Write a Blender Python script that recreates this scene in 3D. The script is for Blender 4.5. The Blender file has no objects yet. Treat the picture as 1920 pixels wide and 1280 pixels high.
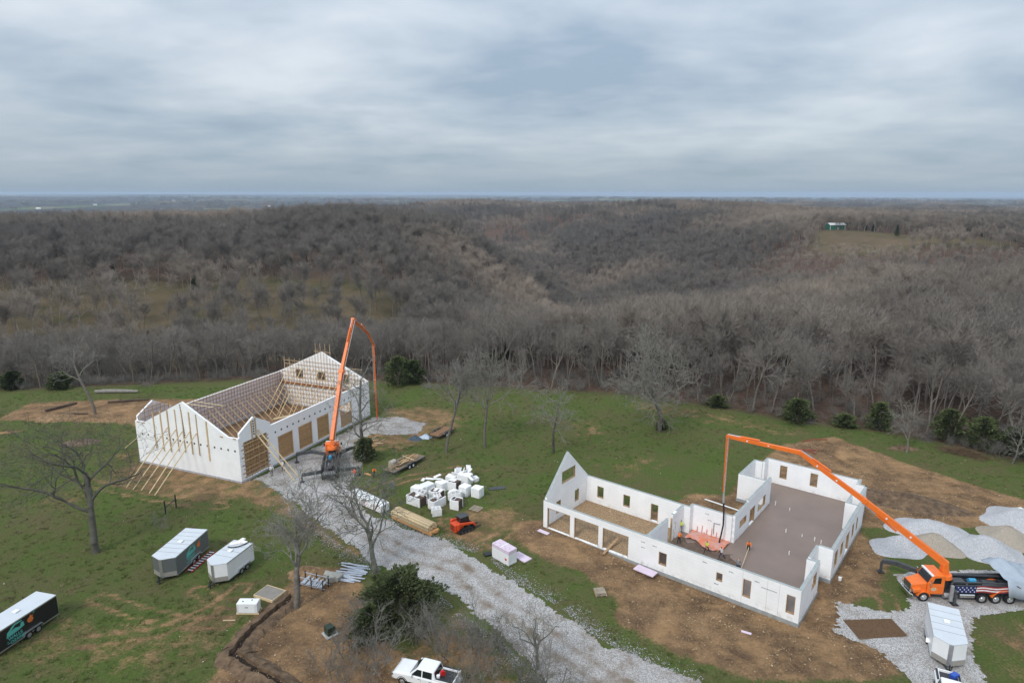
import bpy, bmesh, math, random
import numpy as np
from mathutils import Vector, Matrix, noise as mnoise

# ------------------------------------------------------------------ camera, sky, sun, exposure
scene = bpy.context.scene
R = math.radians
cam_data = bpy.data.cameras.new("camera")
cam = bpy.data.objects.new("camera", cam_data)
scene.collection.objects.link(cam)
cam.location = (0, 0, 42)
cam.rotation_euler = (R(90) - math.atan(278 / 1230), 0, 0)
cam_data.sensor_width = 36.0
cam_data.lens = 36.0 * 1230 / 1920
cam_data.clip_start = 0.5
cam_data.clip_end = 60000
scene.camera = cam
scene.view_settings.view_transform = 'Standard'
scene.view_settings.look = 'None'
scene.view_settings.gamma = 1.0
scene.view_settings.exposure = 0.42
scene.cycles.max_bounces = 5
scene.cycles.diffuse_bounces = 3
scene.cycles.transparent_max_bounces = 4

SUN_EL, SUN_AZ = R(44), math.atan2(-0.78, -0.62)      # direction towards the sun (behind the camera, left)
world = bpy.data.worlds.new("World")
scene.world = world
world.use_nodes = True
wt = world.node_tree
wt.nodes.clear()
def wn(t, **k):
    n = wt.nodes.new(t)
    for a, b in k.items(): setattr(n, a, b)
    return n
wo = wn('ShaderNodeOutputWorld')
sky = wn('ShaderNodeTexSky', sky_type='NISHITA', sun_disc=False)
sky.sun_elevation = SUN_EL
sky.sun_rotation = math.pi / 2 - SUN_AZ
bg_sky = wn('ShaderNodeBackground'); bg_sky.inputs[1].default_value = 0.08
wt.links.new(sky.outputs[0], bg_sky.inputs[0])
# stratus deck: noise on a horizontal plane above the place, so bands flatten towards the horizon
tc = wn('ShaderNodeTexCoord')
sx = wn('ShaderNodeSeparateXYZ'); wt.links.new(tc.outputs['Generated'], sx.inputs[0])
def wm(op, a, b=None, c=None, clamp=False):
    n = wn('ShaderNodeMath', operation=op, use_clamp=clamp)
    for i, v in enumerate((a, b, c)):
        if v is None: continue
        if isinstance(v, (int, float)): n.inputs[i].default_value = v
        else: wt.links.new(v, n.inputs[i])
    return n.outputs[0]
zc = wm('MAXIMUM', sx.outputs[2], 0.0)
den = wm('ADD', zc, 0.165)
px = wm('DIVIDE', sx.outputs[0], den); py = wm('DIVIDE', sx.outputs[1], den)
cv = wn('ShaderNodeCombineXYZ'); wt.links.new(px, cv.inputs[0]); wt.links.new(py, cv.inputs[1])
def wnoise(scale, detail, rough, sxy, off, dist=0.0):
    mp = wn('ShaderNodeMapping'); mp.inputs['Scale'].default_value = (sxy[0], sxy[1], 1); mp.inputs['Location'].default_value = off
    mp.inputs['Rotation'].default_value = (0, 0, R(14))
    wt.links.new(cv.outputs[0], mp.inputs[0])
    n = wn('ShaderNodeTexNoise'); n.inputs['Scale'].default_value = scale; n.inputs['Detail'].default_value = detail
    n.inputs['Roughness'].default_value = rough; n.inputs['Distortion'].default_value = dist
    wt.links.new(mp.outputs[0], n.inputs['Vector'])
    return n.outputs[0]
n1 = wnoise(0.95, 4, 0.5, (0.9, 1.0), (3.1, 0.7, 0), 0.25)
n2 = wnoise(3.6, 5, 0.55, (0.8, 1.0), (7.3, 2.2, 1), 0.2)
mixn = wm('ADD', wm('MULTIPLY', n1, 0.80), wm('MULTIPLY', n2, 0.20))
cr = wn('ShaderNodeValToRGB')
cr.color_ramp.elements[0].position = 0.36; cr.color_ramp.elements[0].color = (0.285, 0.360, 0.450, 1)
cr.color_ramp.elements[1].position = 0.66; cr.color_ramp.elements[1].color = (0.61, 0.655, 0.70, 1)
wt.links.new(mixn, cr.inputs[0])
# overcast skies are about three times brighter overhead than at the horizon
grad = wm('ADD', wm('MULTIPLY', zc, 1.15), 0.80)
hz = wn('ShaderNodeMix', data_type='RGBA')
hz.inputs['B'].default_value = (0.295, 0.385, 0.482, 1)
hf = wm('POWER', wm('SUBTRACT', 1.0, wm('MINIMUM', zc, 1.0)), 17.0)
wt.links.new(hf, hz.inputs['Factor']); wt.links.new(cr.outputs[0], hz.inputs['A'])
bg_c = wn('ShaderNodeBackground'); wt.links.new(hz.outputs['Result'], bg_c.inputs[0]); wt.links.new(grad, bg_c.inputs[1])
mxs = wn('ShaderNodeMixShader'); mxs.inputs[0].default_value = 0.88
wt.links.new(bg_sky.outputs[0], mxs.inputs[1]); wt.links.new(bg_c.outputs[0], mxs.inputs[2])
wt.links.new(mxs.outputs[0], wo.inputs[0])

sd = bpy.data.lights.new("sun", 'SUN'); sd.energy = 1.5; sd.angle = R(14); sd.color = (1.0, 0.955, 0.89)
sun = bpy.data.objects.new("sun", sd); scene.collection.objects.link(sun)
sun.rotation_euler = Vector((-math.cos(SUN_EL) * math.cos(SUN_AZ), -math.cos(SUN_EL) * math.sin(SUN_AZ), -math.sin(SUN_EL))).to_track_quat('-Z', 'Y').to_euler()

# ------------------------------------------------------------------ helpers
COL = scene.collection
HAZE_D = 0.000068
rng = random.Random(7)
nrng = np.random.default_rng(11)

def s2l(r, g, b):
    f = lambda c: (c / 12.92) if c <= 0.04045 else ((c + 0.055) / 1.055) ** 2.4
    return (f(r / 255), f(g / 255), f(b / 255))

MATS = {}
def mat(name, col, rough=0.8, var=0.12, scale=3.0, bump=0.0, bscale=20.0, metal=0.0, spec=0.3, rand=0.0, col2=None, coord='Object', detail=4.0):
    """procedural principled material: base colour broken up by noise, optional bump, per-object variation"""
    if name in MATS: return MATS[name]
    m = bpy.data.materials.new(name); m.use_nodes = True
    t = m.node_tree; p = t.nodes['Principled BSDF']
    p.inputs['Roughness'].default_value = rough; p.inputs['Metallic'].default_value = metal
    p.inputs['Specular IOR Level'].default_value = spec
    tcn = t.nodes.new('ShaderNodeTexCoord')
    n = t.nodes.new('ShaderNodeTexNoise'); n.inputs['Scale'].default_value = scale; n.inputs['Detail'].default_value = detail
    n.inputs['Roughness'].default_value = 0.6
    t.links.new(tcn.outputs[coord], n.inputs['Vector'])
    ramp = t.nodes.new('ShaderNodeValToRGB')
    c2 = col2 if col2 else tuple(min(1, c * (1 + var)) for c in col)
    c1 = tuple(c * (1 - var) for c in col)
    ramp.color_ramp.elements[0].position = 0.3; ramp.color_ramp.elements[0].color = (*c1, 1)
    ramp.color_ramp.elements[1].position = 0.7; ramp.color_ramp.elements[1].color = (*c2, 1)
    t.links.new(n.outputs[0], ramp.inputs[0])
    out = ramp.outputs[0]
    if rand > 0:
        oi = t.nodes.new('ShaderNodeObjectInfo'); hs = t.nodes.new('ShaderNodeHueSaturation')
        mr = t.nodes.new('ShaderNodeMapRange'); mr.inputs['To Min'].default_value = 1 - rand; mr.inputs['To Max'].default_value = 1 + rand
        t.links.new(oi.outputs['Random'], mr.inputs[0]); t.links.new(mr.outputs[0], hs.inputs['Value'])
        t.links.new(out, hs.inputs['Color']); out = hs.outputs[0]
    t.links.new(out, p.inputs['Base Color'])
    if bump > 0:
        b = t.nodes.new('ShaderNodeBump'); b.inputs['Strength'].default_value = bump; b.inputs['Distance'].default_value = 0.05
        n2 = t.nodes.new('ShaderNodeTexNoise'); n2.inputs['Scale'].default_value = bscale; n2.inputs['Detail'].default_value = 3
        t.links.new(tcn.outputs[coord], n2.inputs['Vector'])
        t.links.new(n2.outputs[0], b.inputs['Height']); t.links.new(b.outputs[0], p.inputs['Normal'])
    MATS[name] = m
    return m

class MB:
    """collects shapes, builds ONE mesh object"""
    def __init__(s): s.v = []; s.f = []; s.m = []; s.mi = 0
    def add(s, vs, fs):
        b = len(s.v); s.v += [tuple(map(float, q)) for q in vs]
        for f in fs: s.f.append(tuple(b + i for i in f)); s.m.append(s.mi)
        return s
    def box(s, x0, x1, y0, y1, z0, z1):
        vs = [(x, y, z) for x in (x0, x1) for y in (y0, y1) for z in (z0, z1)]
        return s.add(vs, [(0, 1, 3, 2), (4, 6, 7, 5), (0, 4, 5, 1), (2, 3, 7, 6), (0, 2, 6, 4), (1, 5, 7, 3)])
    def beam(s, a, b, w, h, up=(0, 0, 1), w2=None, h2=None):
        a = Vector(a); b = Vector(b); d = (b - a).normalized(); u = Vector(up)
        if abs(d.dot(u)) > 0.98: u = Vector((1, 0, 0))
        r = d.cross(u).normalized(); u = r.cross(d).normalized()
        w2 = w if w2 is None else w2; h2 = h if h2 is None else h2
        vs = []
        for p, ww, hh in ((a, w, h), (b, w2, h2)):
            for i, j in ((-1, -1), (1, -1), (1, 1), (-1, 1)): vs.append(p + r * (i * ww / 2) + u * (j * hh / 2))
        return s.add(vs, [(3, 2, 1, 0), (4, 5, 6, 7), (0, 1, 5, 4), (1, 2, 6, 5), (2, 3, 7, 6), (3, 0, 4, 7)])
    def tube(s, pts, rad, n=6, cap=True):
        pts = [Vector(p) for p in pts]; rads = rad if isinstance(rad, (list, tuple)) else [rad] * len(pts)
        rings = []
        for i, p in enumerate(pts):
            d = (pts[min(i + 1, len(pts) - 1)] - pts[max(i - 1, 0)]).normalized()
            u = Vector((0, 0, 1)) if abs(d.z) < 0.9 else Vector((1, 0, 0))
            r = d.cross(u).normalized(); u = r.cross(d)
            rings.append([p + (r * math.cos(k * 2 * math.pi / n) + u * math.sin(k * 2 * math.pi / n)) * rads[i] for k in range(n)])
        vs = [q for g in rings for q in g]; fs = []
        for i in range(len(pts) - 1):
            for k in range(n): fs.append((i * n + k, i * n + (k + 1) % n, (i + 1) * n + (k + 1) % n, (i + 1) * n + k))
        if cap: fs.append(tuple(range(n))[::-1]); fs.append(tuple((len(pts) - 1) * n + k for k in range(n)))
        return s.add(vs, fs)
    def prism(s, poly, y0, y1, axis='y', y0b=None):
        """polygon in xz extruded along y (axis y), or in xy extruded along z, or yz along x"""
        n = len(poly)
        mk = {'y': lambda a, b, t: (a, t, b), 'z': lambda a, b, t: (a, b, t), 'x': lambda a, b, t: (t, a, b)}[axis]
        vs = [mk(a, b, y0) for a, b in poly] + [mk(a, b, y1) for a, b in poly]
        fs = [tuple(range(n)), tuple(range(2 * n - 1, n - 1, -1))]
        for k in range(n): fs.append((k, k + n, (k + 1) % n + n, (k + 1) % n)[::-1])
        return s.add(vs, fs)
    def quad(s, *p): return s.add(p, [tuple(range(len(p)))])
    def cyl(s, c, axis, r, h, n=16, r2=None):
        a = Vector(axis).normalized(); c = Vector(c)
        return s.tube([c - a * h / 2, c + a * h / 2], [r, r if r2 is None else r2], n)
    def build(s, name, mats, parent=None, bevel=0.0, smooth=False):
        me = bpy.data.meshes.new(name); me.from_pydata(s.v, [], s.f)
        mats = mats if isinstance(mats, (list, tuple)) else [mats]
        for m in mats: me.materials.append(m)
        if len(mats) > 1: me.polygons.foreach_set('material_index', s.m)
        bm = bmesh.new(); bm.from_mesh(me); bmesh.ops.recalc_face_normals(bm, faces=bm.faces); bm.to_mesh(me); bm.free()
        if smooth: me.polygons.foreach_set('use_smooth', [True] * len(me.polygons))
        o = bpy.data.objects.new(name, me); COL.objects.link(o)
        if parent: o.parent = parent
        if bevel > 0:
            bv = o.modifiers.new('bevel', 'BEVEL'); bv.width = bevel; bv.segments = 2; bv.limit_method = 'ANGLE'; bv.angle_limit = R(35)
        return o

def tag(o, label=None, cat=None, group=None, kind=None):
    if label: o['label'] = label
    if cat: o['category'] = cat
    if group: o['group'] = group
    if kind: o['kind'] = kind
    return o
def empty(name, loc=(0, 0, 0), rz=0.0, label=None, cat=None, group=None):
    o = bpy.data.objects.new(name, None); COL.objects.link(o)
    o.location = loc; o.rotation_euler = (0, 0, rz); o.empty_display_size = 0.3
    return tag(o, label, cat, group)
def copy_tree(o, parent=None):
    c = o.copy(); COL.objects.link(c); c.parent = parent
    for ch in o.children: copy_tree(ch, c)
    return c

# ------------------------------------------------------------------ terrain
TL_X = np.array([-400, -160, -110, -62, -26, 4.6, 27, 41, 53, 65.6, 74, 79.7, 95, 140, 300.])
TL_Y = np.array([150, 140, 136.5, 145, 143, 137, 133, 125, 116.5, 112, 105, 99, 86, 60, 0.])
TA = np.array([-1.6, -0.85, -0.5, -0.25, -0.1, 0.0, 0.1, 0.25, 0.45, 0.6, 0.8, 1.6])
TD = np.array([30, 130, 160, 200, 260, 330, 400, 500, 600, 700, 900, 1200, 1600, 2500, 4000, 7000, 12000, 22000, 50000.])
TZ = np.array([
 [0, 0, -3,-10, -11, -1,  7,  9,  9,  8,  4, -14, -40, -55, -52, -40, -25,  -8, -8],
 [0, 0, -3,-10, -11, -1,  7,  9,  9,  8,  4, -14, -40, -55, -52, -40, -25,  -8, -8],
 [0, 0, -3,-11, -12, -2,  7, 10, 10,  8,  0, -20, -42, -52, -50, -40, -25,  -8, -8],
 [0, 0, -3,-11, -15, -6,  5, 15, 17,  8,-18, -34,   2, -30, -45, -40, -30, -15, -15],
 [0, 0, -2,-11, -20,-18, -8,  8,  9,-10,-38, -28,   4, -20, -38, -36, -35, -30, -30],
 [0, 0, -2,-10, -24,-31,-30,-22,-22,-42,-46,  -4,   8, -15, -30, -34, -40, -45, -45],
 [0, 0, -2, -9, -25,-38,-50,-58,-62,-56,-20,  10,   4, -15, -28, -34, -45, -55, -55],
 [0, 0, -2, -7, -16,-24,-38,-44,-40,-26,  0,  12,   0, -15, -28, -36, -50, -70, -70],
 [0, 0, -1, -4,  -8,-12,-24,-28,-14,  5,  5,   2, -12, -20, -30, -40, -58, -90, -90],
 [0, 0, -1, -3,  -4, -4,-20,-26,-12,  5,  5,   2, -12, -16, -30, -42, -64,-100,-100],
 [0, 0, -1, -2,  -2,  1,-14,-24,-10,  5,  4,   1, -12, -16, -30, -42, -66,-110,-110],
 [0, 0, -1, -2,  -2,  1,-14,-24,-10,  5,  4,   1, -12, -16, -30, -42, -66,-110,-110]], float)
_P = nrng.uniform(0, 6.28, (40,)); _A = nrng.uniform(0, 6.28, (40,))
def wav(x, y, lam, k0, n=5):
    r = 0
    for k in range(n):
        a = _A[k0 + k]; r = r + np.sin((x * math.cos(a) + y * math.sin(a)) * 2 * math.pi / (lam * (0.7 + 0.17 * k)) + _P[k0 + k])
    return r / n
def smooth01(t): t = np.clip(t, 0, 1); return t * t * (3 - 2 * t)
def height(x, y):
    x = np.asarray(x, float); y = np.asarray(y, float)
    d = np.maximum(np.hypot(x, y), 1.0); a = np.clip(x / np.maximum(y, 0.25 * np.abs(x) + 1), -1.59, 1.59)
    ld = np.log(np.clip(d, 30.1, 49000)); LD = np.log(TD)
    ia = np.clip(np.searchsorted(TA, a) - 1, 0, len(TA) - 2); idd = np.clip(np.searchsorted(LD, ld) - 1, 0, len(TD) - 2)
    fa = smooth01((a - TA[ia]) / (TA[ia + 1] - TA[ia])); fd = (ld - LD[idd]) / (LD[idd + 1] - LD[idd]); fd = 0.45 * fd + 0.55 * smooth01(fd)
    z = (TZ[ia, idd] * (1 - fa) + TZ[ia + 1, idd] * fa) * (1 - fd) + (TZ[ia, idd + 1] * (1 - fa) + TZ[ia + 1, idd + 1] * fa) * fd
    out = smooth01((y - np.interp(x, TL_X, TL_Y)) / 25.0)            # the building site itself is level
    z = z * out + out * (wav(x, y, 90, 0) * 1.6 * smooth01((d - 150) / 150) + wav(x, y, 420, 6) * 9.0 * smooth01((d - 520) / 600) + wav(x, y, 2600, 12) * 14 * smooth01((d - 1700) / 2500) + wav(x, y, 6500, 30) * 34 * smooth01((d - 5000) / 6000))
    # worked-down earth along the house front and right side, so its footing shows
    hu = (x - 4.04) * math.cos(-.674) + (y - 77.42) * math.sin(-.674); hv = -(x - 4.04) * math.sin(-.674) + (y - 77.42) * math.cos(-.674)
    f = smooth01((hu - 6) / 9) * np.exp(-(np.minimum(hv, 0) / 2.6) ** 2) * np.exp(-(np.maximum(hu - 32, 0) / 2.2) ** 2) * smooth01((34 - hv) / 6) * (hv < 34)
    return z - 0.42 * f * ((hu > 0) & (hv > -9) & (hu < 40))
def hz1(x, y): return float(height(np.array([x]), np.array([y]))[0])
# ------------------------------------------------------------------ ground
def axis(lo, hi, step, far, ratio):
    a = list(np.arange(lo, hi + 1e-6, step)); s = step
    while a[-1] < far: s *= ratio; a.append(a[-1] + s)
    return a
ys = np.array([-120., -80, -45, -15, 5, 18, 28, 36] + axis(40, 165, 0.55, 24000, 1.042))
xr = axis(0, 112, 0.6, 26000, 1.06); xs = np.array([-q for q in xr[:0:-1]] + xr)
GX, GY = np.meshgrid(xs, ys); GZ = height(GX, GY)

def poly_dist(px, py, poly):
    """signed distance to a closed polygon, positive inside"""
    px = np.asarray(px, float); py = np.asarray(py, float)
    inside = np.zeros(px.shape, bool); dmin = np.full(px.shape, 1e9); n = len(poly)
    for i in range(n):
        x0, y0 = poly[i]; x1, y1 = poly[(i + 1) % n]
        dx, dy = x1 - x0, y1 - y0; t = np.clip(((px - x0) * dx + (py - y0) * dy) / (dx * dx + dy * dy + 1e-12), 0, 1)
        dmin = np.minimum(dmin, np.hypot(px - x0 - t * dx, py - y0 - t * dy))
        c = ((y0 > py) != (y1 > py)) & (px < (x1 - x0) * (py - y0) / ((y1 - y0) if y1 != y0 else 1e-12) + x0)
        inside ^= c
    return np.where(inside, dmin, -dmin)
def polyline_dist(x, y, L):
    d = np.full(np.shape(x), 1e9)
    for (a, b), (c, e) in zip(L[:-1], L[1:]):
        dx, dy = c - a, e - b; t = np.clip(((x - a) * dx + (y - b) * dy) / (dx * dx + dy * dy), 0, 1); d = np.minimum(d, np.hypot(x - a - t * dx, y - b - t * dy))
    return d
# bare earth on the site (polygons in metres), strength, edge softness
DIRT = [
 ([(1, 79), (0, 74), (4, 69.5), (8, 67), (11, 62), (10.5, 58), (16, 53), (22, 50), (33, 50), (36, 52), (33, 57), (35, 61), (39.5, 63), (44, 69), (45, 78), (50, 84), (46, 92), (40, 97), (37, 96), (31, 87), (26, 87.5), (20, 82), (14, 80)], 1.0, 1.6),
 ([(47, 106), (57, 109.5), (63, 97.5), (71, 86), (78, 80), (70, 76), (60, 77.5), (51, 76), (44, 79), (40, 90), (40, 99)], 1.0, 1.2),
 ([(-26, 60.5), (-27, 56), (-26.5, 52), (-27, 47), (-10, 45), (-9, 52), (-13, 56), (-15.5, 62), (-18, 68), (-24, 68)], 1.0, 1.2),
 ([(-63, 95), (-58, 89), (-46, 84), (-38, 84), (-30, 79), (-20, 70), (-16, 68), (-19, 74), (-28, 83), (-36, 91), (-40, 94), (-58, 104)], 0.62, 3.0),
 ([(-72, 116), (-98, 118), (-99, 129), (-79, 131.5), (-60, 131), (-52, 128), (-58, 110)], 0.85, 1.6),
 ([(-90, 111), (-110, 106), (-112, 108), (-88, 113)], 0.9, 0.8),
 ([(-27, 126), (-14, 127), (-8, 120), (-10, 112), (-15, 105), (-24, 101), (-31, 105), (-25, 118)], 0.6, 4.0),
 ([(8, 118), (16, 120), (20, 112), (15, 104), (10, 108)], 0.42, 5.0), ([(12, 96), (22, 104), (26, 98), (18, 90)], 0.42, 5.0),
 ([(-12, 96), (-2, 100), (2, 94), (-6, 90)], 0.3, 4.0), ([(-8, 82), (0, 84), (4, 78), (-4, 73), (-10, 74)], 0.6, 3.0),
 ([(-50, 51), (-28, 49), (-26, 60), (-31, 63), (-40, 58), (-48, 62)], 0.42, 4.0), ([(-62, 106), (-68, 100), (-58, 98)], 0.6, 4.0),
 ([(-70, 85), (-58, 90), (-60, 80)], 0.45, 4.0), ([(25, 132), (44, 122), (56, 112), (50, 108), (36, 116), (22, 126)], 0.45, 4.0),
 ([(-2, 57), (2, 50), (-6, 46), (-12, 47), (-10, 56), (-6, 60)], 0.62, 3.0), ([(45, 57), (60, 62), (60, 50), (44, 46)], 0.55, 6.0)]
RUTS = [[(-44, 62), (-38, 59.5), (-33, 58), (-29, 57.8)], [(-41, 55), (-35, 56.5), (-31, 60), (-29.5, 64)], [(-34, 63.4), (-31.5, 61.6), (-28.8, 61)], [(-6, 76), (-3.5, 72.8), (-1.8, 74.5), (.5, 78)], [(-9, 79), (-6.5, 76), (-5.2, 73.4), (-2.8, 71.6)], [(-66, 92), (-52, 86), (-40, 83)], [(38, 68), (40, 62), (39, 60)], [(-20, 88), (-16, 92), (-8, 96)]]
def dirt_mask(x, y):
    m = np.zeros(np.shape(x))
    for L in RUTS: m = np.maximum(m, .72 * np.exp(-((np.abs(polyline_dist(x, y, np.array(L)) - .85)) / .38) ** 2))
    for poly, s, soft in DIRT:
        m = np.maximum(m, s * smooth01(poly_dist(x, y, poly) / (2 * soft) + 0.5))
    return m
near = (GY > 38) & (GY < 170) & (np.abs(GX) < 120)
dm = np.zeros(GX.shape); dm[near] = dirt_mask(GX[near], GY[near])
beyond = GY - np.interp(GX, TL_X, TL_Y)
DD = np.hypot(GX, GY); AZ = GX / np.maximum(GY, 1)
# clearings among the woods: sparse brown-grass slope on the left, hay field on the right
def clearing(x, y):
    d = np.hypot(x, y); a = x / np.maximum(y, 1)
    n = 0.12 * wav(x, y, 160, 20) + 0.05 * wav(x, y, 60, 26)
    c1 = smooth01((d - 214 + 60 * n) / 30) * smooth01((372 + 160 * n - d) / 40) * smooth01((-0.10 - a + 0.5 * n) / 0.14)
    c2 = smooth01((d - 622 - 30 * smooth01((a - .55) / .1)) / 18) * smooth01((705 - d - 120 * (a - 0.6)) / 30) * smooth01((a - 0.44) / 0.04) * smooth01((0.78 - a) / 0.04)
    c3 = smooth01((d - 405) / 20) * smooth01((440 - d) / 20) * smooth01((-0.52 - a) / 0.08) * smooth01((a + 0.8) / 0.08) * 0.6
    return np.clip(c1, 0, 1), np.clip(c2, 0, 1), np.clip(c3, 0, 1)
c1, c2, c3 = clearing(GX, GY)
woods = smooth01((beyond + 2) / 6) * (1 - 0.85 * np.clip(c1 + c2, 0, 1))
farf = smooth01((DD - 2300) / 900)
nv = GX.size; ny, nx = GX.shape
co = np.stack([GX, GY, GZ], -1).reshape(-1, 3).astype(np.float32)
ii = (np.arange(ny - 1)[:, None] * nx + np.arange(nx - 1)[None]).reshape(-1)
quads = np.stack([ii, ii + 1, ii + 1 + nx, ii + nx], -1).astype(np.int32)
gm = bpy.data.meshes.new('ground')
gm.vertices.add(nv); gm.vertices.foreach_set('co', co.ravel())
gm.loops.add(quads.size); gm.loops.foreach_set('vertex_index', quads.ravel())
gm.polygons.add(len(quads)); gm.polygons.foreach_set('loop_start', np.arange(0, quads.size, 4, dtype=np.int32)); gm.polygons.foreach_set('loop_total', np.full(len(quads), 4, np.int32))
gm.polygons.foreach_set('use_smooth', np.ones(len(quads), bool)); gm.update()
ca = gm.color_attributes.new('zone', 'FLOAT_COLOR', 'POINT')
# R bare earth, G woodland floor, B far country, A dry grass field
zone = np.stack([dm, woods, farf, np.clip(c2 + 0.9 * c1 - c3, 0, 1)], -1).reshape(-1, 4).astype(np.float32)
ca.data.foreach_set('color', zone.ravel())
ground = bpy.data.objects.new('ground', gm); COL.objects.link(ground); tag(ground, kind='structure')

def ground_material():
    m = bpy.data.materials.new('ground'); m.use_nodes = True; t = m.node_tree; p = t.nodes['Principled BSDF']
    p.inputs['Roughness'].default_value = 0.95; p.inputs['Specular IOR Level'].default_value = 0.1
    N = t.nodes.new; L = t.links.new
    geo = N('ShaderNodeNewGeometry'); at = N('ShaderNodeAttribute'); at.attribute_name = 'zone'
    sep = N('ShaderNodeSeparateColor'); L(at.outputs['Color'], sep.inputs[0])
    def noise(scale, detail=4, rough=0.6, vec=None, dist=0):
        n = N('ShaderNodeTexNoise'); n.inputs['Scale'].default_value = scale; n.inputs['Detail'].default_value = detail; n.inputs['Roughness'].default_value = rough
        n.inputs['Distortion'].default_value = dist
        L(vec or geo.outputs['Position'], n.inputs['Vector']); return n.outputs[0]
    def ramp(fac, *els):
        r = N('ShaderNodeValToRGB'); cr = r.color_ramp
        while len(cr.elements) < len(els): cr.elements.new(0.5)
        for e, (pos, c) in zip(cr.elements, els): e.position = pos; e.color = (*c, 1)
        L(fac, r.inputs[0]); return r.outputs[0]
    def mix(f, a, b, bt='MIX'):
        n = N('ShaderNodeMix'); n.data_type = 'RGBA'; n.blend_type = bt
        for s, v in (('Factor', f), ('A', a), ('B', b)):
            if isinstance(v, (int, float)): n.inputs[s].default_value = v
            elif isinstance(v, tuple): n.inputs[s].default_value = (*v, 1)
            else: L(v, n.inputs[s])
        return n.outputs['Result']
    def math_(op, a, b=0.0, clamp=False):
        n = N('ShaderNodeMath'); n.operation = op; n.use_clamp = clamp
        for i, v in enumerate((a, b)):
            if isinstance(v, (int, float)): n.inputs[i].default_value = v
            else: L(v, n.inputs[i])
        return n.outputs[0]
    def thresh(mask, nz, w=0.22):
        # mask broken by noise into ragged patches
        n = N('ShaderNodeMapRange'); n.interpolation_type = 'SMOOTHSTEP'; n.inputs['From Min'].default_value = 0.5 - w; n.inputs['From Max'].default_value = 0.5 + w
        L(math_('ADD', mask, math_('MULTIPLY', math_('SUBTRACT', nz, 0.5), 1.5)), n.inputs[0]); return n.outputs[0]
    nb = noise(0.07, 5, 0.6); nm = noise(0.5, 5, 0.65); nf = noise(4.0, 5, 0.7); nff = noise(16, 3, 0.7)
    lush = ramp(math_('ADD', math_('MULTIPLY', nf, 0.6), math_('MULTIPLY', nff, 0.4)), (0.30, (0.040, 0.054, 0.015)), (0.52, (0.098, 0.138, 0.034)), (0.74, (0.16, 0.20, 0.06)))
    dry = ramp(math_('ADD', math_('MULTIPLY', nf, 0.5), math_('MULTIPLY', nff, 0.5)), (0.3, (0.075, 0.058, 0.030)), (0.55, (0.155, 0.122, 0.066)), (0.75, (0.26, 0.21, 0.12)))
    mp = N('ShaderNodeMapRange'); mp.inputs['From Min'].default_value = 0.44; mp.inputs['From Max'].default_value = 0.66
    L(math_('ADD', math_('MULTIPLY', noise(0.10, 6, 0.68, None, 0.8), 0.66), math_('MULTIPLY', nm, 0.36)), mp.inputs[0])
    grass = mix(math_('MULTIPLY', mp.outputs[0], 0.85), lush, dry)
    dirt = ramp(math_('ADD', math_('ADD', math_('MULTIPLY', nm, 0.36), math_('MULTIPLY', nf, 0.34)), math_('MULTIPLY', noise(0.16, 4, 0.6), 0.30)), (0.30, (0.062, 0.041, 0.027)), (0.43, (0.155, 0.098, 0.058)), (0.53, (0.27, 0.17, 0.093)), (0.67, (0.46, 0.29, 0.155)))
    peb = N('ShaderNodeTexVoronoi'); peb.inputs['Scale'].default_value = 6.5; L(geo.outputs['Position'], peb.inputs['Vector'])
    pf = N('ShaderNodeMapRange'); pf.inputs['From Min'].default_value = 0.16; pf.inputs['From Max'].default_value = 0.05; L(peb.outputs['Distance'], pf.inputs[0])
    sc = N('ShaderNodeSeparateColor'); L(peb.outputs['Color'], sc.inputs[0])
    pk = math_('MULTIPLY', pf.outputs[0], math_('GREATER_THAN', sc.outputs[0], 0.72))
    dk = N('ShaderNodeMapRange'); dk.inputs['From Min'].default_value = 0.47; dk.inputs['From Max'].default_value = 0.66; dk.inputs['To Max'].default_value = 0.55; L(noise(0.24, 8, 0.72, None, 0.6), dk.inputs[0])
    dirt = mix(dk.outputs[0], dirt, (0.072, 0.047, 0.031))
    og = N('ShaderNodeMapRange'); og.inputs['From Min'].default_value = 0.47; og.inputs['From Max'].default_value = 0.70; og.inputs['To Max'].default_value = 0.8
    mo = N('ShaderNodeMapping'); mo.inputs['Location'].default_value = (31, 17, 5); L(geo.outputs['Position'], mo.inputs[0]); L(noise(0.3, 7, 0.7, mo.outputs[0], 0.4), og.inputs[0])
    dirt = mix(og.outputs[0], dirt, (0.47, 0.29, 0.145))
    dirt = mix(pk, dirt, (0.46, 0.36, 0.24))
    site = mix(thresh(sep.outputs[0], math_('ADD', math_('MULTIPLY', nm, 0.7), math_('MULTIPLY', nf, 0.3))), grass, dirt)
    litter = ramp(noise(0.9, 6, 0.7), (0.32, (0.055, 0.036, 0.027)), (0.55, (0.115, 0.076, 0.055)), (0.75, (0.18, 0.125, 0.09)))
    hay = ramp(noise(0.05, 6, 0.65), (0.30, (0.060, 0.062, 0.028)), (0.42, (0.112, 0.084, 0.05)), (0.7, (0.16, 0.116, 0.072)))
    w = mix(sep.outputs[1], site, litter)
    w = mix(at.outputs['Alpha'], w, hay)
    # far country: woods with pale and green fields
    fv = N('ShaderNodeMapping'); fv.inputs['Scale'].default_value = (1.3, 0.42, 1); L(geo.outputs['Position'], fv.inputs[0])
    fn = noise(0.0011, 5, 0.6, fv.outputs[0], 0.6)
    wood = ramp(noise(0.012, 5, 0.7), (0.35, (0.030, 0.030, 0.027)), (0.65, (0.085, 0.075, 0.062)))
    fieldc = ramp(noise(0.0016, 2, 0.5), (0.42, (0.085, 0.125, 0.045)), (0.58, (0.20, 0.165, 0.11)))
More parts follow.
